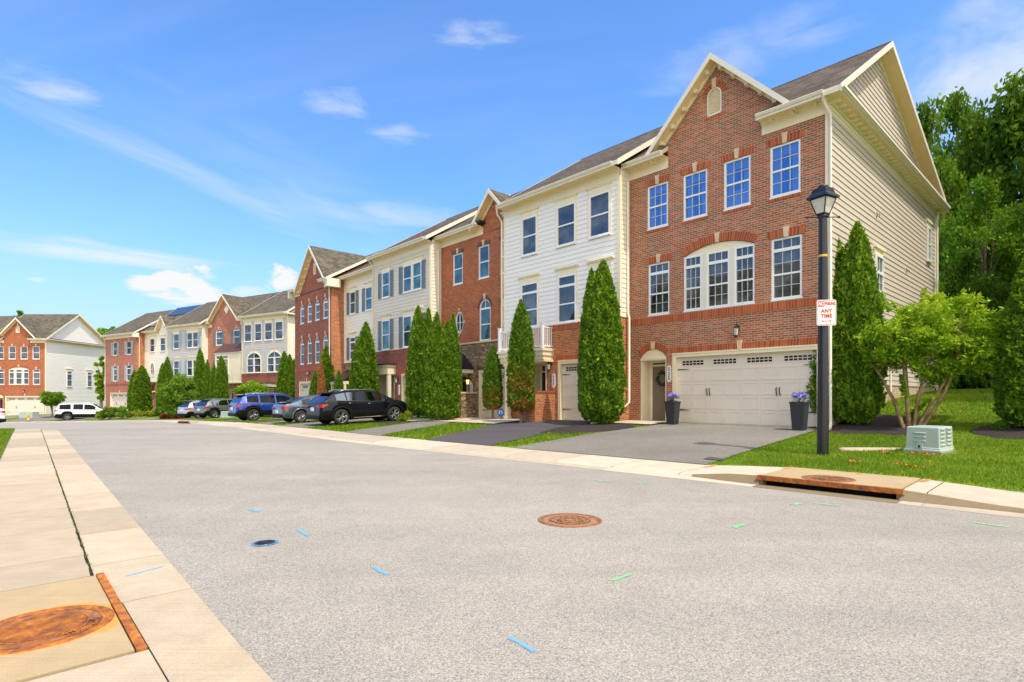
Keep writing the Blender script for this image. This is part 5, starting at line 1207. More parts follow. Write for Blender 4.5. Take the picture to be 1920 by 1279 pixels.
# ---- F: brick end unit with four arched bays
u0 = 31.85; b = -.12
TF = unit('townhouse', 'dark brick townhouse with steep gable and four arched windows per floor, behind blue SUV', u0, 38.44, .99, b)
XF = [rng(u0, 37.38, 36.65), rng(u0, 35.98, 35.22), rng(u0, 34.6, 33.82), rng(u0, 33.19, 32.41)]
GF = rng(u0, 37.55, 34.6)
shell(TF, 6.59, 13.5, 3.80, 'brick_dark', 'brick_dark', [(*q, 7.26, 8.75, 8.45, .29) for q in XF]+[(*q, 4.1, 6.05, 5.68, .36) for q in XF]+[(GF[0], GF[1], -.1, 2.75), (-2.3, -.9, -.1, 2.5)], prot=.99, cuts=[(-5.6, -1.1)], corn=[(-6.59, -5.55), (-1.15, 0)], xo=(0, .3), roofmat='shingle_grey', side_low='brick_orange', side_up='brick_orange', zside=3.8, brackets=0, ridge_z=13.7)
gable(TF, u0-34.66, 2.85, 9.72, 12.80, 'shingle_grey', 'brick_dark', back=4.6, vent=(u0-34.86, u0-34.46, 10.7, 11.6, 'rect'), z_wall=9.45, dent=True)
for q in XF: bwin(TF, *q, 7.26, 0, shape=('arch', 8.45, .29), band='brick_dark'); bwin(TF, *q, 4.1, 0, shape=('arch', 5.68, .36), band='brick_dark')
garage(TF, GF[0], GF[1], -.03, 2.75, 0, 2, open_panes=4, mat='door_cream'); soldier(TF, GF[0], GF[1], 2.75, 0, h=.2, kh=.28); door(TF, -2.3, -.9, .05, 2.5, 0, 'door_red', light=.2, rec=.7)
lantern(TF, u0-35.6, 3.5, 0); downspout(TF, [(-.25, -.5, 9.85), (-.12, -.1, 9.4), (-.12, -.07, .2)])
m = MB(); m.box(.0, .32, -.45, .55, 9.36, 9.95, 'trim_white'); m.box(-6.9, -6.59, -.45, .4, 9.36, 9.95, 'trim_white'); m.build('eave_return', TF)
# ---- far row
g2 = 'townhouses in the far row'
u0 = -.1; b = -.15
TG = unit('townhouse', 'grey-boarded townhouse with two arched double windows at right end of far row', u0, 7.4, 0, b, 2, g2)
XG = [rng(u0, 6.75, 5.59), rng(u0, 5.04, 3.95), rng(u0, 3.44, 2.27), rng(u0, 1.8, .63)]; XG2 = [rng(u0, 6.32, 4.06), rng(u0, 3.02, .84)]
shell(TG, 7.3, 13, 4.05, 'brick_dark', 'siding_grey', [(*q, 7.38, 9.17) for q in XG]+[(*q, 4.1, 6.4) for q in XG2]+[(-7.0, -4.0, -.1, 2.5), (-3.2, -1.0, -.1, 2.5)], xo=(.0, .4), side_up='siding_cream', brackets=0, band='brick_dark', roofmat='shingle_grey', zside=1.0, zg=10.02)
for q in XG: swin(TG, *q, 7.38, 9.17, hd=True)
for q in XG2:
    m_ = (q[0]+q[1])/2; win(TG, q[0], q[1], 4.1, 6.35, -.03, units=[(q[0], m_-.05), (m_+.05, q[1])], shape=('arch', 5.62, .58)); casing(TG, *q, 4.1, 5.62, 0, .08)
    o = archband(TG, q[0], q[1], 5.62, .58, -.02, .14, mat='trim_cream')
    m = MB()
    for p_, r_ in zip(arc(q[0], q[1], 5.62, .58)[:-1], arc(q[0], q[1], 5.62, .58)[1:]): m.face([(r_[0], -.015, r_[1]), (p_[0], -.015, p_[1]), (p_[0], -.015, 6.5), (r_[0], -.015, 6.5)], 'siding_grey')
    m.build('arch_panel', TG)
garage(TG, -7.0, -4.0, -.03, 2.5, 0, 2, open_panes=4); door(TG, -3.2, -1.0, .05, 2.5, 0, 'door_red', light=.2); m = MB(); m.box(-3.8, -.6, -1.4, 0, 2.6, 2.9, 'trim_white'); m.box(-3.9, -.5, -1.5, 0, 2.9, 2.98, 'metal_roof'); m.build('entry_canopy', TG)
m = MB(); m.box(.0, .4, -.5, 13.2, 9.80, 9.84, 'soffit'); m.box(.38, .45, -.5, 13.2, 9.78, 9.93, 'trim_white'); m.box(-.1, .04, -.04, .12, 0, 9.6, 'trim_cream'); m.face([(.42, -.5, 9.93), (.42, 13.2, 9.93), (0, 12.6, 10.14), (0, .3, 10.14), (0, -.5, 9.93)], 'shingle_grey', 'slope'); m.build('side_eave', TG)
downspout(TG, [(-7.1, -.5, 9.9), (-7.22, -.08, 9.5), (-7.22, -.08, 4)])
u0 = 7.4; b = -.2
TH = unit('townhouse', 'red brick townhouse with steep gable, diamond vent and cream bay window in the far row', u0, 14.6, -.8, b, 2, g2)
XH = [rng(u0, 13.1, 11.95), rng(u0, 9.9, 8.8)]
shell(TH, 7.2, 13, 3.9, 'brick_pale', 'brick_pale', [(*q, 7.42, 9.25, 8.95, .28) for q in XH]+[(*XH[0], 4.1, 5.9), (-6.9, -4.2, -.1, 2.5), (-3.6, -2.4, -.1, 2.4)], prot=-.8, cuts=[(-6.6, -1.2)], corn=[(-7.2, -6.4), (-1.3, 0)], roofmat='shingle_grey', brackets=0, band=None, side_up='siding_cream')
gable(TH, u0-11.35, 2.9, 9.95, 13.0, 'shingle_grey', 'brick_pale', back=4.6, z_wall=9.5, dent=False)
m = MB(); c = (u0-11.1, 11.3); m.prism([(c[0], c[1]-.5), (c[0]+.42, c[1]), (c[0], c[1]+.5), (c[0]-.42, c[1])], -.05, 0, 'trim_cream'); m.build('gable_vent', TH)
for q in XH: bwin(TH, *q, 7.42, 8.95, shape=('arch', 8.95, .28), band='brick_pale', sh='shutter_slate')
bwin(TH, *XH[0], 4.1, 5.9, band='brick_pale', sh='shutter_slate')
m = MB(); a, b_ = u0-12.0, u0-7.45; m.box(a, b_, -.8, 0, 3.2, 6.4, 'trim_cream'); m.box(a-.05, b_+.02, -.86, 0, 3.1, 3.25, 'trim_cream'); m.box(a-.08, b_+.02, -.9, 0, 6.35, 6.5, 'trim_white')
for k in range(5): xx = a+(b_-a)*k/4; m.box(max(a, xx-.06), min(b_, xx+.06), -.83, -.8, 3.25, 4.1, 'trim_white')
bay = m.build('bay_window', TH); win(bay, a+.25, a+2.45, 4.2, 6.15, -.83, units=[(a+.25, a+1.3), (a+1.4, a+2.45)], transom=.3, name='window'); m = MB(); m.slab([(a-.12, -.95, 6.5), (b_, -.95, 6.5), (b_, 0, 7.5), (a+.5, 0, 7.5)], .04, 'copper', 'copper', 'copper'); m.build('bay_roof', bay)
garage(TH, -6.9, -4.2, -.03, 2.5, 0, 2, open_panes=4); door(TH, -3.6, -2.4, .05, 2.4, 0, 'door_navy', light=.2, rec=.5)
u0 = 14.6; b = -.25
TI = unit('townhouse', 'grey-boarded townhouse with blue shutters and plain long eave, middle of far row', u0, 21.8, -.2, b, 2, g2)
XI = rng(u0, 20.35, 19.2); XJ = rng(u0, 17.6, 15.4); uI = [(XJ[0], (XJ[0]+XJ[1])/2-.04), ((XJ[0]+XJ[1])/2+.04, XJ[1])]
shell(TI, 7.2, 13, 3.9, 'brick_pale', 'siding_grey', [(*XI, 7.32, 9.07), (*XJ, 7.32, 9.07), (*XI, 4.1, 5.9), (*XJ, 4.1, 5.9), (-3.4, -.8, -.1, 2.5), (-5.6, -4.2, -.1, 2.4)], prot=-.2, xo=(0, .3), roofmat='shingle_grey', brackets=0, band=None, side_up='siding_cream')
for zz in ((7.32, 9.07), (4.1, 5.9)): swin(TI, *XI, *zz, sh='shutter_blue', cs=False); swin(TI, *XJ, *zz, sh='shutter_blue', cs=False, units=uI)
garage(TI, -3.4, -.8, -.03, 2.5, 0, 2, open_panes=4); door(TI, -5.6, -4.2, .05, 2.4, 0, 'door_navy', light=.2, rec=.5)
m = MB(); m.slab([(-7.3, 0.1, 10.45), (-4.3, .1, 10.45), (-4.3, .0+4.9, 13.62), (-7.3, 4.9, 13.62)], .04, 'solar', 'hardware', 'hardware') if 0 else None
u0 = 21.8; b = -.4
TJ = unit('townhouse', 'narrow set-back boarded townhouse with small gable, tall oval window and solar panels', u0, 28.3, -1, b, 2, g2)
XJ1 = rng(u0, 27.05, 25.98); XJ2 = rng(u0, 24.75, 23.6); ovj = rng(u0, 26.95, 25.97)
shell(TJ, 6.5, 13, 3.7, 'brick_pale', 'siding_cream', [(*XJ1, 7.42, 9.08), (*XJ2, 7.42, 9.08), (*ovj, 4.3, 6.15), (-5.9, -4.6, -.1, 2.4), (-3.8, -1.2, -.1, 2.5)], prot=-1, cuts=[(-3.3, -.9)], corn=[(-6.5, -3.1), (-1.0, 0)], roofmat='shingle_grey', brackets=0, band=None, side_up='siding_cream')
gable(TJ, u0-23.9, 1.5, 9.9, 11.75, 'shingle_grey', 'siding_cream', back=2.8, z_wall=9.5, dent=False)
for q in (XJ1, XJ2): swin(TJ, *q, 7.42, 9.08)
m = MB(); flatwall(m, ovj[0]-.06, ovj[1]+.06, 4.25, 6.2, -.026, [(ovj[0]+.04, ovj[1]-.04, 4.36, 6.09, 'oval')], 'siding_cream', .03); m.build('oval_surround', TJ)
win(TJ, *ovj, 4.3, 6.15, -.05, shape=('oval',), fw=.14, fr='trim_white', sill=False)
door(TJ, -5.9, -4.6, .05, 2.4, 0, 'door_taupe', light=.2, rec=.5); garage(TJ, -3.8, -1.2, -.03, 2.5, 0, 2, open_panes=4)
m = MB(); m.slab([(-6.4, -1.3, 2.6), (-4.0, -1.3, 2.6), (-4.0, 0, 3.6), (-6.4, 0, 3.6)], .05, 'metal_roof', 'soffit', 'metal_roof'); m.box(-6.35, -4.05, -1.2, 0, 2.4, 2.55, 'trim_cream'); m.build('entry_canopy', TJ)
m = MB(); k = (13.58-9.98)/(5.0-1+.5)
for (a, b_, y0_, y1_) in ((-6.2, -3.2, .3, 1.9), (-5.9, -.3, 2.2, 3.8)): m.slab([(a, y0_, 9.98+(y0_+.5)*k+.12), (b_, y0_, 9.98+(y0_+.5)*k+.12), (b_, y1_, 9.98+(y1_+.5)*k+.12), (a, y1_, 9.98+(y1_+.5)*k+.12)], .05, 'solar', 'hardware', 'hardware')
m.build('solar_panel', TJ)
u0 = 28.3; b = -.55
TK = unit('townhouse', 'red brick townhouse with pale blue shutters and small garage, left end of far row', u0, 35.9, 0, b, 2, g2)
XK = [rng(u0, 33.99, 32.96), rng(u0, 30.67, 29.5)]
shell(TK, 7.6, 13, 3.68, 'brick_pale', 'brick_pale', [(*q, 7.32, 9.02) for q in XK]+[(*q, 4.0, 5.98) for q in XK]+[(-6.4, -1.6, -.1, 2.5)], xo=(.2, .35), roofmat='shingle_grey', brackets=0, band='brick_dark', side_up='brick_orange', side_low='brick_orange')
for q in XK: bwin(TK, *q, 7.32, 9.02, band='brick_pale', sh='shutter_blue'); bwin(TK, *q, 4.0, 5.98, band='brick_pale', sh='shutter_blue', transom=.3)
garage(TK, -6.4, -1.6, -.03, 2.5, 0, 3, open_panes=5); soldier(TK, -6.4, -1.6, 2.5, 0, h=.2, mat='brick_pale'); downspout(TK, [(.1, .3, 9.5), (.1, .3, 0)]); downspout(TK, [(-7.5, -.5, 9.9), (-7.55, -.1, 9.5), (-7.55, -.08, 0)])
m = MB(); m.box(0, .34, -.5, .15, 9.4, 9.97, 'trim_white'); m.build('eave_return', TK)
# ---- the other side of the street, just outside the picture (it is what the street windows look at)
for i, (u_, low, up) in enumerate(((9, 'brick_red', 'brick_red'), (16.5, 'brick_dark', 'siding_stone'), (24, 'brick_mixed', 'brick_mixed'), (1.5, 'brick_mixed', 'siding_cream'))):
    x, y = w1(u_, 31.5); TO = thing('townhouse', ('red brick townhouse across the street with steep front gable, left of the viewer', 'beige-boarded townhouse across the street between two brick ones', 'mixed-brick townhouse across the street, farthest of the facing row', 'cream-boarded townhouse across the street, nearest to the viewer')[i], 'house', (x, y, .4), RZ1+math.pi, 'townhouses across the street')
    ws = [(-6.4, -5.4), (-4.6, -3.6), (-3.2, -2.2), (-1.7, -.7)]
    shell(TO, 7.3, 12, 4.03, low, up, [(a, b, 7.4, 9.0) for a, b in ws]+[(a, b, 4.1, 6.0) for a, b in ws]+[(-5.6, -.6, -.1, 2.5)], cuts=[(-5.45, -1.99)] if i % 2 == 0 else (), roofmat='shingle_grey', brackets=0)
    if i % 2 == 0: gable(TO, -3.6, 2.7, 9.92, 12.7, 'shingle_grey', low, back=4.2, z_wall=9.55, dent=False)
    for a, b in ws: win(TO, a, b, 7.4, 9.0, .03); win(TO, a, b, 4.1, 6.0, .03)
    garage(TO, -5.6, -.6, 0, 2.5, 0, 4, hard=False)
# ---- houses across the end of the street
TL = thing('townhouse', 'red brick end townhouse with white boarded gable side at far left', 'house', (-60.42, 71.9, -1.06), 0, 'townhouses across the end of the street')
sw = two_car_end(TL, 'brick_red', 'siding_white', 11.3, 'shingle_grey', side_found='siding_white', plq=None, detail=False, wreath=False, dm='door_red', ridge_z=13.9)
sw(3.3, 4.2, 3.9, 6.0, .3); sw(6.9, 7.8, 3.9, 6.0, .3)
TM = thing('townhouse', 'grey-roofed brick townhouse cut off by the left edge of the picture', 'house', (-67.62, 72.2, -1.06), 0, 'townhouses across the end of the street')
two_car_end(TM, 'brick_red', 'siding_white', 11.3, 'shingle_grey', side_found='siding_white', plq=None, detail=False, wreath=False, dm='door_red', ridge_z=13.7)
# ------------------------------------------------------------------ street furniture
lp = at(1543, 853); LS = lp.y/FPX            # metres per photo pixel at the post
TP = thing('street_lamp', 'tall black street lamp with tapered glass lantern on the lawn before the brick end house', 'street lamp', lp, 0)
H_ = (853-410)*LS
m = MB(); m.lathe([(.118, -.15), (.118, .03), (.112, 1.2), (.100, 2.6), (.085, H_-.02), (.085, H_)], 'lamp_black', n=28); m.build('pole', TP)
m = MB(); m.lathe([(.090, H_-.85), (.092, H_-.80)], 'hydrant', n=20); m.build('pole_band', TP)
m = MB(); m.lathe([(.085, H_), (.11, H_+.02), (.12, H_+.05), (.07, H_+.07)], 'lamp_black', n=20); m.tube([(-.33, .02, H_+.03), (.33, -.02, H_+.03)], .013, 'lamp_black', 8)
for s in (-1, 1): m.lathe([(0.0, -.03), (.026, -.02), (.026, .02), (0, .03)], 'lamp_black', (s*.34, -s*.02, H_+.03), 10)
# lantern: four tapered faces under a hipped hood; turned a little to the street
def ring4(w, z, a=R(28)): return [(w*math.cos(a+R(45+90*k)), w*math.sin(a+R(45+90*k)), H_+z) for k in range(4)]
m.grid([ring4(.08, .05), ring4(.14, .08), ring4(.14, .11)], 'lamp_black', False, True)
a0, a1 = ring4(.135, .11), ring4(.255, .42)
for p, q in zip(a0, a1): m.tube([p, q], .013, 'lamp_black', 6)
m.grid([ring4(.258, .41), ring4(.262, .44), ring4(.33, .435), ring4(.33, .475), ring4(.245, .54), ring4(.195, .655), ring4(.10, .67), ring4(.01, .67)], 'lamp_black', False, True)
m.lathe([(.10, .67), (.105, .70), (.09, .72), (.02, .735)], 'lamp_black', (0, 0, H_), 16)
m.build('lantern_frame', TP)
g = MB(); g.grid([ring4(.130, .11), ring4(.248, .415)], 'lamp_glass', False, True); g.build('lantern_glass', TP)
zs_ = (743-588)*LS+CAMH-lp.z; sw_, sh_ = 33.5*LS/2, 47.5*LS/2
sg = thing('parking_sign', 'white metal NO PARKING ANY TIME sign with red lettering fixed to the lamp post', 'sign', (lp.x-.0*LS, lp.y-.135, lp.z+zs_), R(-9))
m = MB(); rr_ = .035; pts = []
for cx_, cz, a in ((sw_-rr_, sh_-rr_, 0), (-sw_+rr_, sh_-rr_, 90), (-sw_+rr_, -sh_+rr_, 180), (sw_-rr_, -sh_+rr_, 270)):
    pts += [(cx_+rr_*math.cos(R(a+18*k)), cz+rr_*math.sin(R(a+18*k))) for k in range(6)]
m.prism(pts, -.004, .004, 'sign_white'); m.build('plate', sg)
m = MB(); b0 = .018; t_ = .007
for x0, x1, z0, z1 in ((-sw_+b0, sw_-b0, sh_-b0-t_, sh_-b0), (-sw_+b0, sw_-b0, -sh_+b0, -sh_+b0+t_), (-sw_+b0, -sw_+b0+t_, -sh_+b0+t_, sh_-b0-t_), (sw_-b0-t_, sw_-b0, -sh_+b0+t_, sh_-b0-t_)): m.box(x0, x1, -.0065, -.0042, z0, z1, 'sign_red')
m.box(-sw_+.03, -sw_+.155, -.0068, -.0042, sh_-.148, sh_-.034, 'sign_red')
zz = -sh_+.095; m.box(-.075, .075, -.0065, -.0042, zz-.006, zz+.006, 'sign_red'); m.prism([(-.11, zz), (-.07, zz-.02), (-.07, zz+.02)], -.0065, -.0042, 'sign_red'); m.prism([(.11, zz), (.07, zz+.02), (.07, zz-.02)], -.0065, -.0042, 'sign_red')
m.build('border', sg)
TR = lambda x, z, y=-.0075: Matrix.Translation((x, y, z)) @ MF
textmesh('NO', .088, 'sign_white', sg, TR(-sw_+.0925, sh_-.091) @ Matrix.Diagonal((.86, 1.25, 1, 1)), bold=.003)
textmesh('PARKING', .075, 'sign_red', sg, TR(.068, sh_-.085) @ Matrix.Diagonal((.66, 1.2, 1, 1)), bold=.002)
textmesh('ANY', .115, 'sign_red', sg, TR(0, .035) @ Matrix.Diagonal((.9, 1, 1, 1)), sp=1.1, bold=.003); textmesh('TIME', .115, 'sign_red', sg, TR(0, -.075) @ Matrix.Diagonal((.9, 1, 1, 1)), sp=1.05, bold=.003)
m = MB(); 
for z in (sh_-.015, -sh_+.04): m.lathe([(.0, 0), (.008, 0), (.008, .004), (0, .004)], 'hardware', n=8)
bolt = MB(); 
for z in (sh_-.026, -sh_+.045): bolt.box(-.006, .006, -.012, -.004, z-.006, z+.006, 'hardware')
bolt.build('bolt', sg); br = MB(); br.box(-.02, .02, .004, .06, -.12, -.09, 'hardware'); br.box(-.02, .02, .004, .06, .09, .12, 'hardware'); br.build('bracket', sg)

# green transformer cabinet
c = at(1752, 838)
def cabinet(name, label, c, rz, w, d, h, cat='utility box', vents=True):
    T = thing(name, label, cat, c, rz)
    m = MB(); m.box(-w/2-.05, w/2+.05, -d/2-.05, d/2+.05, -.12, .05, 'box_pad'); m.build('base_pad', T, bevel=.01)
    m = MB(); t = .03
    P = lambda s, z: [(-w/2-s, -d/2-s, z), (w/2+s, -d/2-s, z), (w/2+s, d/2+s, z), (-w/2-s, d/2+s, z)]
    Pm = lambda m_, z: [(-w/2*m_, -d/2*m_, z), (w/2*m_, -d/2*m_, z), (w/2*m_, d/2*m_, z), (-w/2*m_, d/2*m_, z)]
    rings = [P(.03, .052), P(.03, .085), P(.012, .09), P(.012, .12), P(.0, .125), P(-.012, h-.03), P(-.018, h-.01), P(-.04, h), Pm(.05, h+.014)]
    m.grid(rings, 'box_green', False, True); m.face(rings[-1], 'box_green'); m.build('cabinet', T, bevel=.012)
    if vents:
        for k in range(3): m = MB(); z = h*.46+k*.085; m.face([(-.16, -d/2+.0, z-.022), (.02, -d/2+.0, z-.022), (.02, -d/2-.005, z+.02), (-.16, -d/2-.005, z+.02)], 'box_green'); m.tube([(-.14, -d/2+.002, z), (.06, -d/2+.002, z)], .020, 'box_green', 8); m.build('louvre', T)
        for j, yc in enumerate((-.22, .17)):
            for k in range(5): m = MB(); z = .18+k*.085; m.tube([(w/2-.004, yc-.12, z), (w/2-.004, yc+.12, z)], .022, 'box_green', 8); m.build('louvre', T)
        m = MB(); m.box(-.10, .01, -d/2-.035, -d/2+.02, .10, .23, 'box_green'); m.box(-.065, -.025, -d/2-.037, -d/2-.03, .12, .175, 'ink'); m.build('latch', T)
        m = MB(); m.box(w/2-.06, w/2+.005, -.008, .004, .14, h-.04, 'box_pad'); m.build('door_seam', T)
    return T
TX = cabinet('utility_box', 'pale green louvred utility cabinet on the lawn to the right of the lamp post', at(1770, 853)+Vector((.12, .56, 0)), R(-54), .60, .86, .57)
cc = at(427, 783.5); TX2 = cabinet('utility_box', 'small pale green utility box on the grass beside the rear wheel of the blue SUV', cc, R(-20), .95, .6, .56, vents=False)
cc = Vector((-57.6, 64.9, G(-57.6, 64.9))); cc = at(55, 783.5); TX3 = cabinet('utility_box', 'green utility box behind the yellow fire hydrant in front of the far garage', cc, 0, 1.6, 1.0, .75, vents=False)
hp = at(53, 787.5); sc_ = hp.y/FPX*13/.85
TH_ = thing('fire_hydrant', 'yellow fire hydrant beside the far pavement', 'fire hydrant', hp); TH_.scale = (sc_,)*3
m = MB(); m.lathe([(.15, 0), (.15, .04), (.10, .05), (.095, .5), (.12, .52), (.12, .56), (.09, .62)], 'hydrant', n=16); m.build('barrel', TH_)
m = MB(); m.lathe([(.125, .56), (.12, .62), (.09, .72), (.04, .76), (.04, .80), (0, .81)], 'hydrant_cap', n=16); m.build('bonnet', TH_)
for s in (-1, 1): m = MB(); m.tube([(s*.08, 0, .45), (s*.19, 0, .45)], .055, 'hydrant_cap', 10); m.build('outlet_cap', TH_)
m = MB(); m.tube([(0, -.08, .40), (0, -.20, .40)], .07, 'hydrant_cap', 10); m.build('pumper_cap', TH_)

# planters with hydrangeas
def planter(px, py, label, sc=1.0, tall=.85):
    p = at(px, py); T = thing('planter', label, 'planter', p, RZ1, 'grey pots beside the garage door'); s = p.y/FPX
    m = MB(); P = lambda w, z: [(-w, -w, z), (w, -w, z), (w, w, z), (-w, w, z)]; m.grid([P(.15, 0), P(.20, tall-.05), P(.215, tall-.05), P(.215, tall), P(.19, tall), P(.185, tall-.06)], 'pot', False, True); m.face(P(.185, tall-.06), 'mulch'); m.build('pot', T)
    T.scale = (sc,)*3
    hy = thing('hydrangea', 'blue-violet hydrangea growing in '+label, 'flowers', p+Vector((0, 0, (tall-.06)*sc)), 0, 'hydrangeas in the grey pots'); hy.scale = (sc,)*3
    f = MB(); rd = random.Random(px)
    for k in range(9):
        t = k*2.4; r = .05+.17*(k/9)**.6; cx_, cy_, cz = r*math.cos(t), r*math.sin(t), .30-.10*(k/9)+rd.uniform(-.03, .03)
        for i in range(46):
            v = Vector((rd.gauss(0, 1), rd.gauss(0, 1), rd.gauss(0, 1)+.3)).normalized(); q = Vector((cx_, cy_, cz))+v*.085; a = v.orthogonal().normalized()*.022; b_ = v.cross(a)
            f.face([q-a, q-b_, q+a, q+b_], 'petal')
    f.build('flower_head', hy); l = MB()
    for i in range(90):
        t = rd.uniform(0, 6.28); r = rd.uniform(.05, .24); q = Vector((r*math.cos(t), r*math.sin(t), rd.uniform(.02, .24))); v = Vector((math.cos(t), math.sin(t), rd.uniform(-.4, .5))).normalized()*.085; w = v.cross(Vector((0, 0, 1))).normalized()*.035
        l.face([q-v, q+w, q+v, q-w], 'flower_leaf')
    l.tube([(0, 0, -.05), (0, 0, .2)], .015, 'bark', 6); l.build('leaves', hy)
planter(1261, 796.5, 'dark grey pot between the front door and the garage door', .98)
planter(1499, 808, 'dark grey pot at the right end of the garage door', 1.02)
# covers
def cover(name, label, cat, x, y, z, r, mats, pattern, par=None):
    T = thing(name, label, cat, (x, y, z)); a, b_ = mats; m = MB()
    m.lathe([(r, -.03), (r, .004), (r*.93, .006), (r*.925, -.0), (r*.90, -.0), (r*.895, .003), (r*.86, .003)], a, n=48); m.build('rim', T)
    m = MB(); m.lathe([(r*.84, .001), (.0, .001)], b_, n=48, smooth=False); m.lathe([(r*.865, -.004), (r*.84, -.004)], 'void', n=48, smooth=False)
    if pattern == 'ribs':
        for k in range(-14, 15):
            xx = k*r*.045; h = math.sqrt(max(0, (r*.60)**2-xx*xx)); 
            if h > .03: m.box(xx-.006, xx+.006, -h, h, .001, .009, a)
        m.lathe([(r*.66, .001), (r*.66, .007), (r*.62, .007), (r*.62, .001)], a, n=40, smooth=False); m.lathe([(r*.84, .001), (r*.84, .008), (r*.81, .008), (r*.81, .001)], a, n=40, smooth=False)
    else:
        for rr in (.62, .40, .20): m.lathe([(r*rr, .001), (r*rr, .008), (r*(rr-.05), .008), (r*(rr-.05), .001)], a, n=40, smooth=False)
        for rr in (.86, .64, .42): m.lathe([(r*rr, .0014), (r*(rr-.028), .0014)], 'iron_worn' if rr > .8 else 'plastic_black', n=40, smooth=False)
        for k in range(16):
            t = 2*math.pi*k/16
            for rr in (.30, .50): 
                cx_, cy_ = r*rr*math.cos(t+rr), r*rr*math.sin(t+rr); m.box(cx_-.014, cx_+.014, cy_-.014, cy_+.014, .001, .008, a)
    m.build('lid', T)
    for k in (0, 1): h = MB(); t = R(200+180*k); h.box(r*.7*math.cos(t)-.02, r*.7*math.cos(t)+.02, r*.7*math.sin(t)-.008, r*.7*math.sin(t)+.008, .0085, .0095, 'void'); h.build('pick_hole', T)
    return T
def cover_text(T, s, r, a0, step, size, mat):
    for k, ch in enumerate(s):
        t = R(a0-step*k); textmesh(ch, size, mat, T, Matrix.Translation((r*math.cos(t), r*math.sin(t), .005)) @ Matrix.Rotation(t-R(90), 4, 'Z'), 'lettering', bold=.002, ex=.003)
cv = cover('manhole_cover', 'round rusty manhole cover with worn bright rings in the middle of the road', 'manhole cover', .70, 6.70, .004, .385, ('iron_worn', 'iron_bright'), 'rings')
cv2 = cover('manhole_cover', 'orange-rusted ribbed manhole cover set in the concrete slab in the left foreground', 'manhole cover', -2.99, 3.53, .026, .375, ('rust', 'iron_worn'), 'ribs')
cover_text(cv2, 'STORM', .275, 30, 12, .085, 'rust'); cover_text(cv2, 'DRAIN', .275, 240, 12, .085, 'rust')
pi = at(1553, 897); cv3 = cover('manhole_cover', 'flat red-brown iron lid on the raised kerbside inlet', 'manhole cover', 5.22, 9.05, .176, .385, ('iron_worn', 'iron_worn'), 'none')
th = (CAMH-.176)*FPX/(897-CYH); cv3.location = ((1553-CX)/FPX*th, th, .172)
va = thing('valve_cover', 'small dark valve cover ringed with blue spray paint in the road', 'valve cover', (-2.52*1.0, 5.655, .004)); m = MB(); m.lathe([(.10, -.02), (.10, .006), (.08, .007), (.078, .001), (0, .001)], 'alloy_dark', n=24); m.build('lid', va); m = MB(); m.lathe([(.128, .0015), (.10, .0035)], 'spray_blue' if 0 else 'valve_blue', n=24, smooth=False); m.build('rim', va)
# the blue yard sign by the stone house
sp = at(939, 790); ys = thing('yard_sign', 'small blue octagonal yard sign on a stake in front of the stone-based garage', 'sign', sp+Vector((0, -.0, 0))); k_ = sp.y/FPX
m = MB(); m.box(-.012, .012, -.012, .012, -.1, 12*k_, 'box_pad'); m.build('stake', ys)
m = MB(); m.prism([(.17*math.cos(R(22.5+45*k)), 16.5*k_+.2*math.sin(R(22.5+45*k))) for k in range(8)], -.03, -.014, 'sign_blue'); m.build('plate', ys)
m = MB(); zc = 16.5*k_
for x0, x1, z0, z1 in ((-.09, .09, .04, .08), (-.09, -.04, -.06, .03), (.02, .09, -.06, .0)): m.box(x0, x1, -.034, -.0305, zc+z0, zc+z1, 'sign_white')
m.build('lettering', ys)
gp = at(352, 793); gi = thing('gutter_inlet', 'small worn brown inlet hump on the far pavement edge before the grey SUV', 'storm drain', gp, RZ2)
m = MB(); m.prism([(-.75, -.05), (.75, -.05), (.55, .10), (-.55, .10)], -.25, .35, 'rust', 'box_pad'); m.build('hood', gi); m = MB(); m.box(-.5, .5, -.258, -.251, .0, .06, 'void'); m.build('throat', gi)
# garden furniture glimpsed behind the parked cars
up_ = w2(7.6, 3.0); um = thing('patio_umbrella', 'folded orange patio umbrella behind the grey SUV', 'umbrella', (up_[0], up_[1], G(*up_)))
pb = at(452, 781); um.location = (pb.x*1.12, pb.y*1.12, G(pb.x*1.12, pb.y*1.12)); um.rotation_euler = (0, 0, R(-20))
m = MB(); m.tube([(0, 0, 0), (0, 0, 1.5)], .025, 'bark', 6); m.build('pole', um)
m = MB(); rows = []
for i in range(9):
    t = i/8; rows.append([(-.95+1.75*t+.06*math.cos(q)*.3, (.10+.16*math.sin(math.pi*min(1, t*1.15)))*math.cos(q), 1.42+.55*t*1.0+(.06+.16*math.sin(math.pi*min(1, t*1.1)))*math.sin(q)*(1+.25*math.sin(3*q))) for q in [2*math.pi*k/12 for k in range(12)]])
m.grid(rows, 'umbrella', True, True); m.face(rows[0], 'umbrella'); m.face(rows[-1], 'umbrella'); m.build('canopy', um)
dr = w1(10.9, .0)

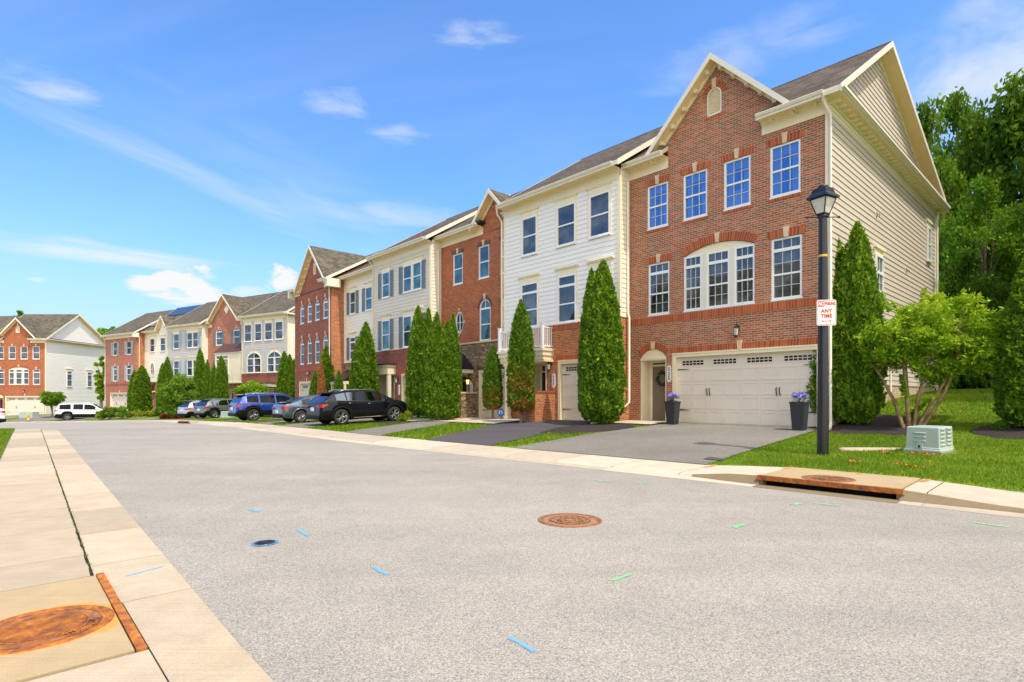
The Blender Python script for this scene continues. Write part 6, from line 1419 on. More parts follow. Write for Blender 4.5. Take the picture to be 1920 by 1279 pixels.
# ------------------------------------------------------------------ cars
def interp(t, xs, ys): return float(np.interp(t, xs, ys))
def car(name, label, loc, rz, L_, W_, H_, paint, prof, pitch=0, wheel_r=.36, wb=None, rear_over=.95, rails=True, alloy='alloy', spoiler=True, glass_='glass_car', plate=True, lights='hatch', cladding=True):
    """x runs from the rear bumper (0) to the nose (L_). prof: bonnet height, belt height, roof line, rear glass"""
    T = thing(name, label, 'car', loc, rz, prof.get('group', 'cars parked in the driveways')); T.rotation_euler = (0, -pitch, rz)
    xr, xf = rear_over, rear_over+wb; hw = W_/2; ra = wheel_r+.07
    xs = sorted(set([round(v, 3) for v in np.linspace(0, L_, 64)]+[round(c+ra*math.cos(a), 3) for c in (xr, xf) for a in np.linspace(0, math.pi, 15)]+list(prof['pill'])))
    def half(x):
        a = interp(x, [0, .06, .25, .8, L_-1.1, L_-.45, L_-.12, L_], [.74, .86, .94, 1, 1, .95, .80, .60]); return hw*a
    def topz(x): return interp(x, prof['rx'], prof['rz'])
    def belt(x): return interp(x, prof['bx'], prof['bz'])
    def sill(x):
        z = interp(x, [0, .1, .5, L_-.6, L_-.1, L_], [.42, .30, .24, .24, .28, .40])
        for c in (xr, xf):
            d = abs(x-c)
            if d < ra: z = max(z, wheel_r+math.sqrt(ra*ra-d*d))
        return z
    rings = []
    for x in xs:
        h = half(x); s = sill(x); b = min(belt(x), topz(x)-.02); t = topz(x); tumble = prof.get('tumble', .20)
        mid = max(s+.02, s+(b-s)*.5); gh = max(0, t-b); up_ = min(1, gh/.45)
        hr = h-.04-tumble*up_
        if gh < .12: hr = h-.10
        pts = [(x, 0, s+.0), (x, h-.10, s), (x, h-.02, s+.02), (x, h, max(mid, s+.04)), (x, h-.005, b-.12 if b-.12 > s+.05 else s+.05), (x, h-.035, b), (x, h-.045, b+.01), (x, hr+.02, t-.10*up_-.015), (x, hr-.05, t-.035*up_-.005), (x, hr*.6, t-.003), (x, 0, t)]
        rings.append(pts)
    body, gls, clad = MB(), MB(), MB()
    def addq(mb, q, mat, s_=True):
        mb.face(q, mat, smooth=s_); mb.face([(a, -b, c) for a, b, c in reversed(q)], mat, smooth=s_)
    pil = prof['pill']       # window spans along x
    for i in range(len(xs)-1):
        A, B = rings[i], rings[i+1]; xm = (xs[i]+xs[i+1])/2
        for j in range(len(A)-1):
            q = [A[j], B[j], B[j+1], A[j+1]]
            side_glass = j == 6 and any(a < xm < b for a, b in zip(pil[0::2], pil[1::2])) and topz(xm)-belt(xm) > .12
            front_rear = j >= 8 and any(a < xm < b for a, b in prof['scr'])
            low_trim = cladding and j in (1, 2) 
            arch_near = cladding and j == 3 and False
            if side_glass or front_rear: addq(gls, q, glass_)
            elif j == 0: addq(clad, q, 'plastic_black', False)
            elif low_trim: addq(clad, q, 'plastic_black')
            else: addq(body, q, paint)
    for r in (rings[0], rings[-1]):
        f = [p for p in r]+[(a, -b, c) for a, b, c in reversed(r[1:-1])]; body.face(f, paint)
    def weld(mb, name, par, sub=0):
        o = mb.build(name, par); bm = bmesh.new(); bm.from_mesh(o.data); bmesh.ops.remove_doubles(bm, verts=bm.verts, dist=.0008); bm.to_mesh(o.data); bm.free(); return o
    bd = weld(body, 'body', T); weld(gls, 'windows', T); weld(clad, 'lower_trim', T)
    # arch lips
    m = MB()
    for c in (xr, xf):
        for sgn in (-1, 1):
            q1 = [(c+ra*math.cos(a), sgn*(half(c)-.02), wheel_r+ra*math.sin(a)) for a in np.linspace(R(-8), R(188), 19)]
            q2 = [(c+(ra+.0)*math.cos(a), sgn*(half(c)+.018), wheel_r+(ra+.0)*math.sin(a)) for a in np.linspace(R(-8), R(188), 19)]
            q3 = [(c+(ra+.055)*math.cos(a), sgn*(half(c)+.012), wheel_r+(ra+.055)*math.sin(a)) for a in np.linspace(R(-8), R(188), 19)]
            q4 = [(c+(ra+.06)*math.cos(a), sgn*(half(c)-.02), wheel_r+(ra+.06)*math.sin(a)) for a in np.linspace(R(-8), R(188), 19)]
            m = MB(); m.grid([q1, q2, q3, q4], 'plastic_black' if cladding else paint)
            m.build('wheel_arch', T); m = MB(); m.box(c-ra*.98, c+ra*.98, sgn*(half(c)-.32), sgn*(half(c)-.30), .2, wheel_r+ra*.9, 'void'); m.build('wheel_well', T)
    for c in (xr, xf):
        for sgn in (-1, 1):
            w = MB(); y0 = sgn*(half(c)-.015); r = wheel_r; tw = .22
            prof_ = [(r*.66, 0), (r*.93, .0), (r, -.03), (r, -tw+.03), (r*.93, -tw), (r*.5, -tw)]
            rows = [[(c+q*math.cos(a), y0+sgn*d, r+q*math.sin(a)) for a in [2*math.pi*k/28 for k in range(28)]] for q, d in prof_]; w.grid(rows, 'rubber', True, True); wo_ = w.build('wheel', T)
            k_ = MB(); rr = r*.68
            rows = [[(c+q*math.cos(a), y0+sgn*d, r+q*math.sin(a)) for a in [2*math.pi*k/28 for k in range(28)]] for q, d in ((rr, -.0), (rr*.93, -.012), (rr*.90, -.06), (rr*.88, -.12), (.02, -.13))]; k_.grid(rows[:3], alloy, True, True); k_.grid(rows[2:], 'void', True, True)
            ns = prof.get('spokes', 5)
            for s in range(ns):
                for off in (-.13, .13):
                    a = 2*math.pi*s/ns+off; a2 = 2*math.pi*s/ns+off*1.7
                    k_.tube([(c+.04*math.cos(a), y0-sgn*.035, r+.04*math.sin(a)), (c+rr*.95*math.cos(a2), y0-sgn*.012, r+rr*.95*math.sin(a2))], .017, alloy, 5)
            k_.tube([(c, y0-sgn*.06, r), (c, y0-sgn*.015, r)], .055, alloy, 12); k_.build('rim', wo_)
    # rear: lights, plate, bumper, badge bar, wiper, exhaust
    tl = MB(); zl = prof['tail']; 
    for sgn in (-1, 1):
        A = [(-.006, sgn*hw*.42, zl-.015), (-.02, sgn*(hw*.74), zl-.07), (.10, sgn*(hw*.90), zl-.08), (.36, sgn*(half(.36)+.012), zl+.035), (.34, sgn*(half(.34)+.008), zl+.09), (.10, sgn*(hw*.88), zl+.075), (-.02, sgn*(hw*.70), zl+.05), (-.006, sgn*hw*.42, zl+.03)]
        A = [(a+prof.get('tlx', 0), b, c) for a, b, c in A]
        lo = [A[0], A[1], A[2], A[3]]; hi = [A[7], A[6], A[5], A[4]]; tl.grid([lo, hi], 'tail_light', False); tl.face([A[3], A[4], (A[4][0], A[4][1]-sgn*.03, A[4][2]), (A[3][0], A[3][1]-sgn*.03, A[3][2])], 'tail_light')
        o = tl.build('tail_light', T) if sgn > 0 else o if False else tl.build('tail_light', T); tl = MB()
    m = MB(); m.box(-.03, .0, -.17, .17, prof['plz']-.08, prof['plz']+.08, 'plate')
    if plate: m.build('number_plate', T)
    m = MB(); rows = []
    for k in range(13):
        y = -hw*.80+hw*1.6*k/12; e = 1-(abs(y)/hw)**4; rows.append([(.08-.09*e, y, .30), (.04-.10*e, y, .36), (.04-.11*e, y, .46), (.09-.09*e, y, .50)])
    m.grid(rows, 'plastic_black'); m.build('bumper', T)
    m = MB()
    for sgn in (-1, 1):
        if rails: m.tube([(prof['rail'][0], sgn*(hw-.33), topz(prof['rail'][0])-.02), (prof['rail'][0]+.15, sgn*(hw-.31), topz(prof['rail'][0]+.1)+.035), (prof['rail'][1]-.15, sgn*(hw-.31), topz(prof['rail'][1]-.1)+.035), (prof['rail'][1], sgn*(hw-.33), topz(prof['rail'][1])-.02)], .016, 'alloy', 6)
    if rails: m.build('roof_rail', T)
    for sgn in (-1, 1):
        m = MB(); xm = prof['mir']; zb = belt(xm); m.tube([(xm, sgn*(half(xm)-.05), zb+.02), (xm-.02, sgn*(half(xm)+.06), zb+.05)], .02, 'plastic_black', 6)
        rows = [[(xm-.07+dx, sgn*(half(xm)+.13+.10*math.cos(a)*k), zb+.10+.07*math.sin(a)*k) for a in [2*math.pi*i/10 for i in range(10)]] for dx, k in ((0, .85), (.05, 1), (.12, .8), (.16, .3))]
        m.grid(rows, paint, True, True); m.face(rows[0], glass_); m.build('mirror', T)
    if spoiler:
        m = MB(); xs_, zs2 = prof['spo']; m.slab([(xs_-.20, -hw*.62, zs2-.03), (xs_+.10, -hw*.64, zs2+.01), (xs_+.10, hw*.64, zs2+.01), (xs_-.20, hw*.62, zs2-.03)][::1], .035, paint, 'plastic_black', 'plastic_black'); m.build('spoiler', T)
    for sgn in (-1, 1):
        for xh in prof['han']: m = MB(); z = belt(xh)-.10; m.tube([(xh-.09, sgn*(half(xh)+.0), z), (xh-.07, sgn*(half(xh)+.03), z+.005), (xh+.07, sgn*(half(xh)+.03), z+.005), (xh+.09, sgn*half(xh), z)], .013, 'chrome' if prof.get('chr', 1) else paint, 6); m.build('door_handle', T)
    m = MB()
    for sgn in (-1, 1):
        for xh in prof['seam']:
            m.box(xh-.004, xh+.004, sgn*(half(xh)-.01), sgn*(half(xh)+.0035), .42, belt(xh)-.03, 'void')
        m.box(xr+ra+.12, xf-ra-.1, sgn*(half(2)-.0), sgn*(half(2)+.012), .31, .345, 'chrome')
        # window surround along the belt
        pts = [(x, sgn*(half(x)-.028), belt(x)+.008) for x in np.linspace(pil[0]-.05, pil[-1]+.05, 14)]
        m.tube(pts, .011, 'chrome' if prof.get('chr', 1) else 'plastic_black', 5)
    m.build('side_trim', T)
    m = MB()
    for sgn in (-1, 1): m.tube([(L_-.16, sgn*hw*.58, prof['bon']-.20), (L_-.07, sgn*hw*.50, prof['bon']-.20)], .07, 'lamp_glass', 10)
    m.build('headlight', T)
    return T
suv = dict(rx=[0, .04, .10, .50, .72, 1.1, 2.0, 2.8, 3.15, 3.95, 4.55, 4.80, 4.90], rz=[.60, .98, 1.03, 1.44, 1.62, 1.68, 1.705, 1.66, 1.56, 1.12, 1.02, .86, .55], bx=[0, .6, 2, 3.6, 4.9], bz=[1.13, 1.13, 1.07, 1.0, .9],
    pill=[.62, 1.18, 1.26, 2.22, 2.30, 3.40], scr=[(.12, .50), (3.10, 3.92)], tail=.93, plz=.78, rail=(.95, 2.9), mir=3.42, spo=(.62, 1.62), han=(1.45, 2.45), seam=(1.24, 2.26, 3.45), bon=1.02, spokes=5, tumble=.22)
def P(**k): d = dict(suv); d.update(k); return d
def inward(u_dir=1): return math.atan2(-V1[1], -V1[0])
RI1 = math.atan2(-V1[1], -V1[0]); RI2 = math.atan2(-V2[1], -V2[0])
def park1(u, v): x, y = w1(u, v); return (x, y, G(x, y)+.02)
def slope1(u, v, l=4.2): 
    a = w1(u, v); b_ = w1(u, v-l); return math.atan2(G(*b_)-G(*a), l)
def parked(name, label, u, v, frame, L_, W_, H_, paint, prof, **kw):
    W = w1 if frame == 1 else w2; a = W(u, v-.9); b_ = W(u, v-.9-2.8); ga, gb = G(*a), G(*b_); pit = math.atan2(gb-ga, 2.8); o_ = W(u, v)
    return car(name, label, (o_[0], o_[1], ga+.02-.9*math.tan(pit)), RI1 if frame == 1 else RI2, L_, W_, H_, paint, prof, pitch=pit, **kw)
def sv(z, d): return [v*z for v in d]
C1 = parked('suv', 'black SUV with orange-red tail light parked nearest, in front of the beige boarded house', 19.6, 7.5, 1, 4.75, 1.92, 1.66, 'paint_black', P(rx=[0, .04, .10, .42, .70, 1.15, 1.7, 2.3, 2.8, 3.2, 3.9, 4.4, 4.65, 4.75], rz=[.60, .98, 1.06, 1.34, 1.52, 1.61, 1.655, 1.655, 1.60, 1.47, 1.12, 1.02, .88, .55], bx=[0, .7, 2, 3.5, 4.75], bz=[1.18, 1.16, 1.08, 1.02, .92], pill=[.78, 1.26, 1.33, 2.20, 2.28, 3.30], scr=[(.12, .62), (2.95, 3.80)], mir=3.3, spo=(.72, 1.56), seam=(1.30, 2.24, 3.35), tumble=.26, spokes=5, rail=(1.1, 2.9)), wb=2.8, rear_over=1.0, wheel_r=.38)
C2 = parked('hatchback', 'slate grey five-door hatchback between the black SUV and the blue SUV', 23.6, 7.7, 1, 4.5, 1.80, 1.42, 'paint_slate', P(rx=[0, .05, .15, .55, 1.3, 1.9, 2.5, 3.45, 4.2, 4.42, 4.5], rz=[.55, .92, .99, 1.10, 1.36, 1.43, 1.42, .98, .86, .72, .5], bx=[0, .9, 2, 3.3, 4.5], bz=[.98, .98, .93, .88, .8], pill=[1.0, 1.5, 1.56, 2.1, 2.16, 2.95], scr=[(.3, 1.25), (2.55, 3.4)], tail=.82, plz=.62, mir=2.9, spo=(.40, 1.10), han=(1.75, 2.6), seam=(1.53, 2.13, 3.1), bon=.86, spokes=7, chr=0), wb=2.7, rear_over=.9, wheel_r=.33, rails=False, cladding=False, alloy='alloy')
C3 = parked('suv', 'bright blue SUV with silver wheels parked before the four-arch brick house', 30.2, 8.0, 1, 4.8, 1.90, 1.7, 'paint_blue', P(rx=[0, .04, .10, .38, .60, 1.1, 2.0, 2.8, 3.15, 3.85, 4.5, 4.70, 4.80], rz=[.60, .98, 1.05, 1.50, 1.62, 1.67, 1.70, 1.66, 1.56, 1.12, 1.02, .86, .55], scr=[(.12, .42), (3.10, 3.82)], pill=[.62, 1.28, 1.36, 2.25, 2.33, 3.35], mir=3.35, spo=(.5, 1.62)), wb=2.76, rear_over=.95, wheel_r=.37)
C4 = parked('suv', 'medium grey SUV with chrome roof rails parked left of the blue SUV', .2, 8.8, 2, 4.7, 1.88, 1.66, 'paint_grey', P(rx=[0, .04, .10, .45, .65, 1.1, 2.0, 2.7, 3.05, 3.75, 4.4, 4.6, 4.70], rz=[.60, .96, 1.02, 1.46, 1.58, 1.63, 1.66, 1.62, 1.52, 1.08, .98, .84, .55], scr=[(.12, .48), (3.0, 3.72)], pill=[.7, 1.2, 1.28, 2.15, 2.22, 3.2], mir=3.25, seam=(1.24, 2.2, 3.3), tail=.95, chr=1), wb=2.8, rear_over=.85, wheel_r=.36)
C5 = parked('station_wagon', 'silver estate car parked furthest left of the five driveway cars', 3.3, 8.5, 2, 4.8, 1.84, 1.6, 'paint_silver', P(rx=[0, .04, .10, .40, .62, 1.1, 2.0, 2.7, 3.05, 3.75, 4.4, 4.7, 4.80], rz=[.60, .92, .98, 1.42, 1.53, 1.57, 1.60, 1.56, 1.46, 1.04, .94, .82, .55], bz=[1.06, 1.06, 1.0, .95, .86], scr=[(.12, .43), (3.0, 3.72)], pill=[.6, 1.15, 1.23, 2.1, 2.17, 3.2], mir=3.25, seam=(1.2, 2.15, 3.3), tail=.9), wb=2.74, rear_over=1.0, wheel_r=.34)
wx = Vector((-50.6, 61.6, G(-50.6, 61.6))); wdir = R(28)
C6 = car('suv', 'big white SUV in the gap beside the far white boarded house', (wx.x, wx.y, wx.z+.02), wdir, 5.3, 2.0, 1.95, 'paint_white', P(group='cars parked by the far houses', rx=[0, .04, .10, .30, .48, 1.1, 2.4, 3.1, 3.45, 4.1, 4.9, 5.2, 5.30], rz=[.62, 1.08, 1.15, 1.75, 1.88, 1.94, 1.95, 1.90, 1.80, 1.28, 1.20, 1.0, .62], bx=[0, .6, 2, 3.8, 5.3], bz=[1.26, 1.26, 1.24, 1.2, 1.1], scr=[(.12, .36), (3.4, 4.08)], pill=[.42, 1.45, 1.65, 2.55, 2.63, 3.7], mir=3.75, tail=1.12, plz=.95, spo=(.42, 1.88), rail=(.8, 3.1), seam=(1.55, 2.6, 3.8), han=(1.85, 2.9), bon=1.2, tumble=.14, chr=0), wb=3.0, rear_over=1.15, wheel_r=.41, spoiler=False)
C7 = car('car', 'white car mostly outside the left edge of the picture', (-27.15, 28.9, .0), R(180), 4.6, 1.8, 1.45, 'paint_white', P(group='cars parked by the far houses', rx=[0, .05, .15, .55, 1.3, 1.9, 2.5, 3.45, 4.2, 4.5, 4.6], rz=[.55, .95, 1.03, 1.08, 1.38, 1.45, 1.43, 1.0, .88, .74, .5], bx=[0, .9, 2, 3.3, 4.6], bz=[1.0, 1.0, .95, .9, .8], pill=[1.0, 1.5, 1.56, 2.1, 2.16, 2.95], scr=[(.55, 1.25), (2.55, 3.4)], tail=.85, plz=.62, mir=2.9, han=(1.75, 2.6), seam=(1.53, 2.13, 3.1), bon=.86), wb=2.7, rear_over=.95, wheel_r=.33, rails=False, spoiler=False)
C7.location = (-26.75, 28.6, G(-26.75, 28.6)+.02)
# ------------------------------------------------------------------ plants
def unit_rand(n, rg): v = rg.normal(size=(n, 3)); return v/np.linalg.norm(v, axis=1)[:, None]
def leafquads(pts, d1, size, aspect, rg):
    """one pointed leaf per point; d1 = long axis"""
    n = len(pts); a = unit_rand(n, rg); d2 = np.cross(d1, a); d2 /= (np.linalg.norm(d2, axis=1)[:, None]+1e-9)
    s = (size*rg.uniform(.6, 1.3, n))[:, None]; D1 = d1*s; D2 = d2*s*aspect
    V = np.stack([pts-D1, pts+D2-D1*.1, pts+D1, pts-D2-D1*.1], 1).reshape(-1, 3); Q = np.arange(n*4).reshape(n, 4); return V, Q
def conifer(name, h, r, n, seed, mat, size=.085, plumes=5, bare=.0, parent=None, round_=None):
    round_ = {1: 1.5, 2: 1.0, 3: .7, 4: 1.4, 5: 1.3}.get(seed, .35) if round_ is None else round_
    rg = np.random.default_rng(seed); ph = rg.uniform(0, 6.28, 6); am = rg.uniform(.03, .09, 6)
    def rad(t, th):
        f = np.minimum(1, (t+.035)/.12)**.5*np.clip(1-(np.clip(t-.10, 0, 1)/.90)**(1.6+round_), 0, 1)**.85
        w = 1+am[0]*np.sin(plumes*th+ph[0]+t*3)+am[1]*np.sin(3*th+ph[1]-t*7)+.055*np.sin(9*th+t*23+ph[2]+2*np.sin(t*17))+.05*np.sin(t*41+4*th+ph[3])+.05*np.sin(13*th-t*57+ph[4])*np.sin(t*73+5*th)
        return r*f*w
    t = rg.uniform(0, 1, n*2); th = rg.uniform(0, 2*np.pi, n*2); keep = rg.uniform(0, 1, n*2) < (rad(t, th)/r+.06); t, th = t[keep][:n], th[keep][:n]; m = len(t)
    R_ = rad(t, th)*(1-np.abs(rg.normal(0, .09, m)))+rg.normal(0, .012, m)+(rg.uniform(0, 1, m) < .10)*rg.uniform(0, .10, m)
    pts = np.c_[R_*np.cos(th), R_*np.sin(th), bare+t*(h-bare)]
    out = np.c_[np.cos(th), np.sin(th), np.zeros(m)]; d = out*.6+np.array([0, 0, 1.0])*.5+unit_rand(m, rg)*.75; d /= np.linalg.norm(d, axis=1)[:, None]
    V, Q = leafquads(pts, d, size, .55, rg)
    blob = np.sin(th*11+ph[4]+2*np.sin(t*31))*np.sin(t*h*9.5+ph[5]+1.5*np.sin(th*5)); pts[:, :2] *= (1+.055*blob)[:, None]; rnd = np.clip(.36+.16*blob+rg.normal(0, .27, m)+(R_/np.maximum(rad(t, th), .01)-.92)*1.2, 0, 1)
    # solid inner core, its leaf tone darkened to stand for inner shade
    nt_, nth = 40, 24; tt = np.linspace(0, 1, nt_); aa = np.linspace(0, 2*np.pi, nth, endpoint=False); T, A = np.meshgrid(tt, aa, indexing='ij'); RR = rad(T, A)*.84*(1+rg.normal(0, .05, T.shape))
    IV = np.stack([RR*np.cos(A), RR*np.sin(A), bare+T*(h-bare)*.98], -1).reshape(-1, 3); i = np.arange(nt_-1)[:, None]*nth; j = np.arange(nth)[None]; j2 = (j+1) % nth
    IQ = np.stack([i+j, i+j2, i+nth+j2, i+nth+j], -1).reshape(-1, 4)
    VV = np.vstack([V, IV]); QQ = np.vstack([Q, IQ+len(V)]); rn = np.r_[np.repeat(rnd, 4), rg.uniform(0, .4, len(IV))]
    return fastmesh(name, VV, QQ, mat, rn, parent)
def trunkmesh(parent, segs, mat='bark', name='trunk', n=8):
    m = MB()
    for pts, rs in segs: m.tube(pts, rs, mat, n)
    return m.build(name, parent)
ARB = {}
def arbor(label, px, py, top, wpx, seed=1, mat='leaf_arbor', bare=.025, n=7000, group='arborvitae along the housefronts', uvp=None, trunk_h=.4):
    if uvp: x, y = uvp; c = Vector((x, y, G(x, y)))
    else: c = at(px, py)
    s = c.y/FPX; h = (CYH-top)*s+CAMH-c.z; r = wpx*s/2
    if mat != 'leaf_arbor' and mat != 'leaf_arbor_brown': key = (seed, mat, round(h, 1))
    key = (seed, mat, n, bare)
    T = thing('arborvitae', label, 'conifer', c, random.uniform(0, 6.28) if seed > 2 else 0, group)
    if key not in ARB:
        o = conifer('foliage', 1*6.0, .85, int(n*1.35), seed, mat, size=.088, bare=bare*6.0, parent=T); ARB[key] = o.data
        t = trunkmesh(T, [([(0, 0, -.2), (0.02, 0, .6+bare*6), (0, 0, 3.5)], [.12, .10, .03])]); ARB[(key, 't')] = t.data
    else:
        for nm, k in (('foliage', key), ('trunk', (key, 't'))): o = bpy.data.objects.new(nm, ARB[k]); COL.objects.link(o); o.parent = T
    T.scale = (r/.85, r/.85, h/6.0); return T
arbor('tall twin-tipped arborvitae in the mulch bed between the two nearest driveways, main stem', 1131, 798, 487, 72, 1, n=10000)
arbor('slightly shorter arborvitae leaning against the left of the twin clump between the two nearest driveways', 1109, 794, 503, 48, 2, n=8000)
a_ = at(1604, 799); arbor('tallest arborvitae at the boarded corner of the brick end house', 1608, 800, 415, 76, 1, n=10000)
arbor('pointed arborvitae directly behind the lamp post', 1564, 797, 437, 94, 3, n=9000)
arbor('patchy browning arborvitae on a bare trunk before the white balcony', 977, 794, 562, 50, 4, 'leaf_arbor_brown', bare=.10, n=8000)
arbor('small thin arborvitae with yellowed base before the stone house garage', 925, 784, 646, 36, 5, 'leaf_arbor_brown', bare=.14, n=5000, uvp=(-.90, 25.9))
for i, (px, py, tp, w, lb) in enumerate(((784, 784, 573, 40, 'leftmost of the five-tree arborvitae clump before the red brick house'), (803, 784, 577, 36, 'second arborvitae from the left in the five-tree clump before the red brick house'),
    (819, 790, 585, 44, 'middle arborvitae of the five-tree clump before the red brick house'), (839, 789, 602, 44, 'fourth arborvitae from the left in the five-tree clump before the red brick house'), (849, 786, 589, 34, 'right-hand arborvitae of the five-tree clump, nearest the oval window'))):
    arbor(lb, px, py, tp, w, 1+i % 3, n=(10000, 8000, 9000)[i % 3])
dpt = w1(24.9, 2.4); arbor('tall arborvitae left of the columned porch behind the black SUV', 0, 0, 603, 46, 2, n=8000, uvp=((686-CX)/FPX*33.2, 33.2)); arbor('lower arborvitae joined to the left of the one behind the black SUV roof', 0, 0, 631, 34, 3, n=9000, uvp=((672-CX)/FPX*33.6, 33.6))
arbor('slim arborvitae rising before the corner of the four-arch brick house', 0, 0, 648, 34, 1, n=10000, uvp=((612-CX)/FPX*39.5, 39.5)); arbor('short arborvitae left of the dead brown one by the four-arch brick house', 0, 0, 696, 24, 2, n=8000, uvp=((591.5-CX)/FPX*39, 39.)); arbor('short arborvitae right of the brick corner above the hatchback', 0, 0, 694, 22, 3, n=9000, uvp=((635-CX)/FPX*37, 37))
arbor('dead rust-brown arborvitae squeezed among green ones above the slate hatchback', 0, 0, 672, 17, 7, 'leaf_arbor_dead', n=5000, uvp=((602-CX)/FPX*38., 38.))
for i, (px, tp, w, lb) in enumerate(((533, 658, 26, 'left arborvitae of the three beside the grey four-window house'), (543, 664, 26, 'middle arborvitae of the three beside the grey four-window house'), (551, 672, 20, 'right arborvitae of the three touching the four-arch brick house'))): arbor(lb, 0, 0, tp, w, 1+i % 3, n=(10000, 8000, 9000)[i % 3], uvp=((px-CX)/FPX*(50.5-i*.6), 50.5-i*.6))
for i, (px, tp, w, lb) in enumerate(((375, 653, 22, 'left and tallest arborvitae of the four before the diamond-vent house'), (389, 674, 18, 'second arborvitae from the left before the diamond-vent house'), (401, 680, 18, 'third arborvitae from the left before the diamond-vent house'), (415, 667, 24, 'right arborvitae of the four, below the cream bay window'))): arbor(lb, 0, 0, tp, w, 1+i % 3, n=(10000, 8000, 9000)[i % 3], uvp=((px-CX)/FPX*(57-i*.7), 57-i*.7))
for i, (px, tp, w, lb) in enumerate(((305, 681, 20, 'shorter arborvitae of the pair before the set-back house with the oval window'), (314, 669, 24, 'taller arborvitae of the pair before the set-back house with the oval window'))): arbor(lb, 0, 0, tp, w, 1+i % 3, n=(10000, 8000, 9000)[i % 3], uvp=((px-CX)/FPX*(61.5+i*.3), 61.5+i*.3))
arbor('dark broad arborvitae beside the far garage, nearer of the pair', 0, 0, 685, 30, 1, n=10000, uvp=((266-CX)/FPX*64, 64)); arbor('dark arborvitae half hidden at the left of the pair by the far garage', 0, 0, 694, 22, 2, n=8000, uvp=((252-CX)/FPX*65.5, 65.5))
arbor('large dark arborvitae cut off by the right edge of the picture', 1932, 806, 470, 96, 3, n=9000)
# crowns of leaves
def clumps(centers, radii, n_per, size, aspect, seed, flat=.85, up=.3, shell=.55):
    rg = np.random.default_rng(seed); P_, D_, Rn = [], [], []
    for c, r, n in zip(centers, radii, n_per):
        v = unit_rand(n, rg); q = (shell+(1-shell)*rg.uniform(0, 1, n)**.6)*r*(1+rg.normal(0, .10, n)); p = np.array(c)+v*q[:, None]*np.array([1, 1, flat])
        d = v*.5+unit_rand(n, rg)*.8+np.array([0, 0, up])*.3; d /= np.linalg.norm(d, axis=1)[:, None]
        P_.append(p); D_.append(d); Rn.append(np.clip(rg.normal(.45, .22, n)+.22*rg.normal(), 0, 1))
    P_, D_, Rn = np.vstack(P_), np.vstack(D_), np.concatenate(Rn); V, Q = leafquads(P_, D_, size, aspect, rg); return V, Q, np.repeat(Rn, 4)
def broadleaf(T, h, cr, cz, seed, nclump, nleaf, size, mat='leaf_forest', trunk_r=.22, bark='bark', flat=.85, lo=.25, tk=True):
    """crown of clumps round limbs; cr radius, cz crown half-height, h total height"""
    rg = np.random.default_rng(seed); C, Rr = [], []; cc = h-cz
    for i in range(nclump):
        v = unit_rand(1, rg)[0]; q = rg.uniform(.35, 1)**.5; zz = v[2]*q
        w = math.sqrt(max(.15, 1-max(0, -zz)*.5)); C.append((v[0]*q*cr*w*.82, v[1]*q*cr*w*.82, cc+zz*cz*.86)); Rr.append(rg.uniform(.20, .34)*cr)
    V, Q, rn = clumps(C, Rr, [int(nleaf/nclump*rg.uniform(.7, 1.3)) for _ in C], size, .55, seed+1, flat, shell=.3)
    o = fastmesh('crown', V, Q, mat, rn, T)
    if tk:
        segs = [([(0, 0, -.3), (rg.normal(0, .1), rg.normal(0, .1), h*.3), (rg.normal(0, .2), rg.normal(0, .2), h*.62), (0, 0, h*.85)], [trunk_r*1.25, trunk_r, trunk_r*.6, trunk_r*.15])]
        for c in C[:14]:
            z0 = rg.uniform(.22, .55)*h; c = np.array(c); mid = np.array([c[0]*.5, c[1]*.5, (z0+c[2])/2+.1*h*.3]); segs.append(([(0, 0, z0), tuple(mid), tuple(c)], [trunk_r*.38, trunk_r*.24, trunk_r*.06]))
        trunkmesh(T, segs, bark)
    return T
# crape myrtle with several leaning stems
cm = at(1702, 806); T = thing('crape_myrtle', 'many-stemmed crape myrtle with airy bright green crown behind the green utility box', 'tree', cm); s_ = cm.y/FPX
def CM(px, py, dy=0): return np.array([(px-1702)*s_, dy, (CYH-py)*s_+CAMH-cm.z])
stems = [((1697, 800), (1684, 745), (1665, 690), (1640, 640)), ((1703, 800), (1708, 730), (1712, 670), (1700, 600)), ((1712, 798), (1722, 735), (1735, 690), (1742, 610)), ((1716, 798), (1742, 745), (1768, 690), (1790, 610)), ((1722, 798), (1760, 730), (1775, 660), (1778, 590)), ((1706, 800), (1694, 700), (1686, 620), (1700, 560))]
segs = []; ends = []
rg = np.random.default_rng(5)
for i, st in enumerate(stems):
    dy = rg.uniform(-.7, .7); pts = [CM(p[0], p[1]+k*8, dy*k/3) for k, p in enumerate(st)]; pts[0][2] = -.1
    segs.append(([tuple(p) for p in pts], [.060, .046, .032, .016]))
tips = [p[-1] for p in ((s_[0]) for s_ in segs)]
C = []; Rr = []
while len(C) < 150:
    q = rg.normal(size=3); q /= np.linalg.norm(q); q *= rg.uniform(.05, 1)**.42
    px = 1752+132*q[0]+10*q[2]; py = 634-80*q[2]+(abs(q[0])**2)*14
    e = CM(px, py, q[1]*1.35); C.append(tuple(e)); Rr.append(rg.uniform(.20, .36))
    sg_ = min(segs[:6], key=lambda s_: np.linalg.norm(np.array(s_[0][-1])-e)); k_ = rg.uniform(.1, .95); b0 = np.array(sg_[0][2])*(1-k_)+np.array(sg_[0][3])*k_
    segs.append(([tuple(b0), tuple((b0+e)/2+np.array([0, 0, -.03])), tuple(e)], [.014, .009, .004]))
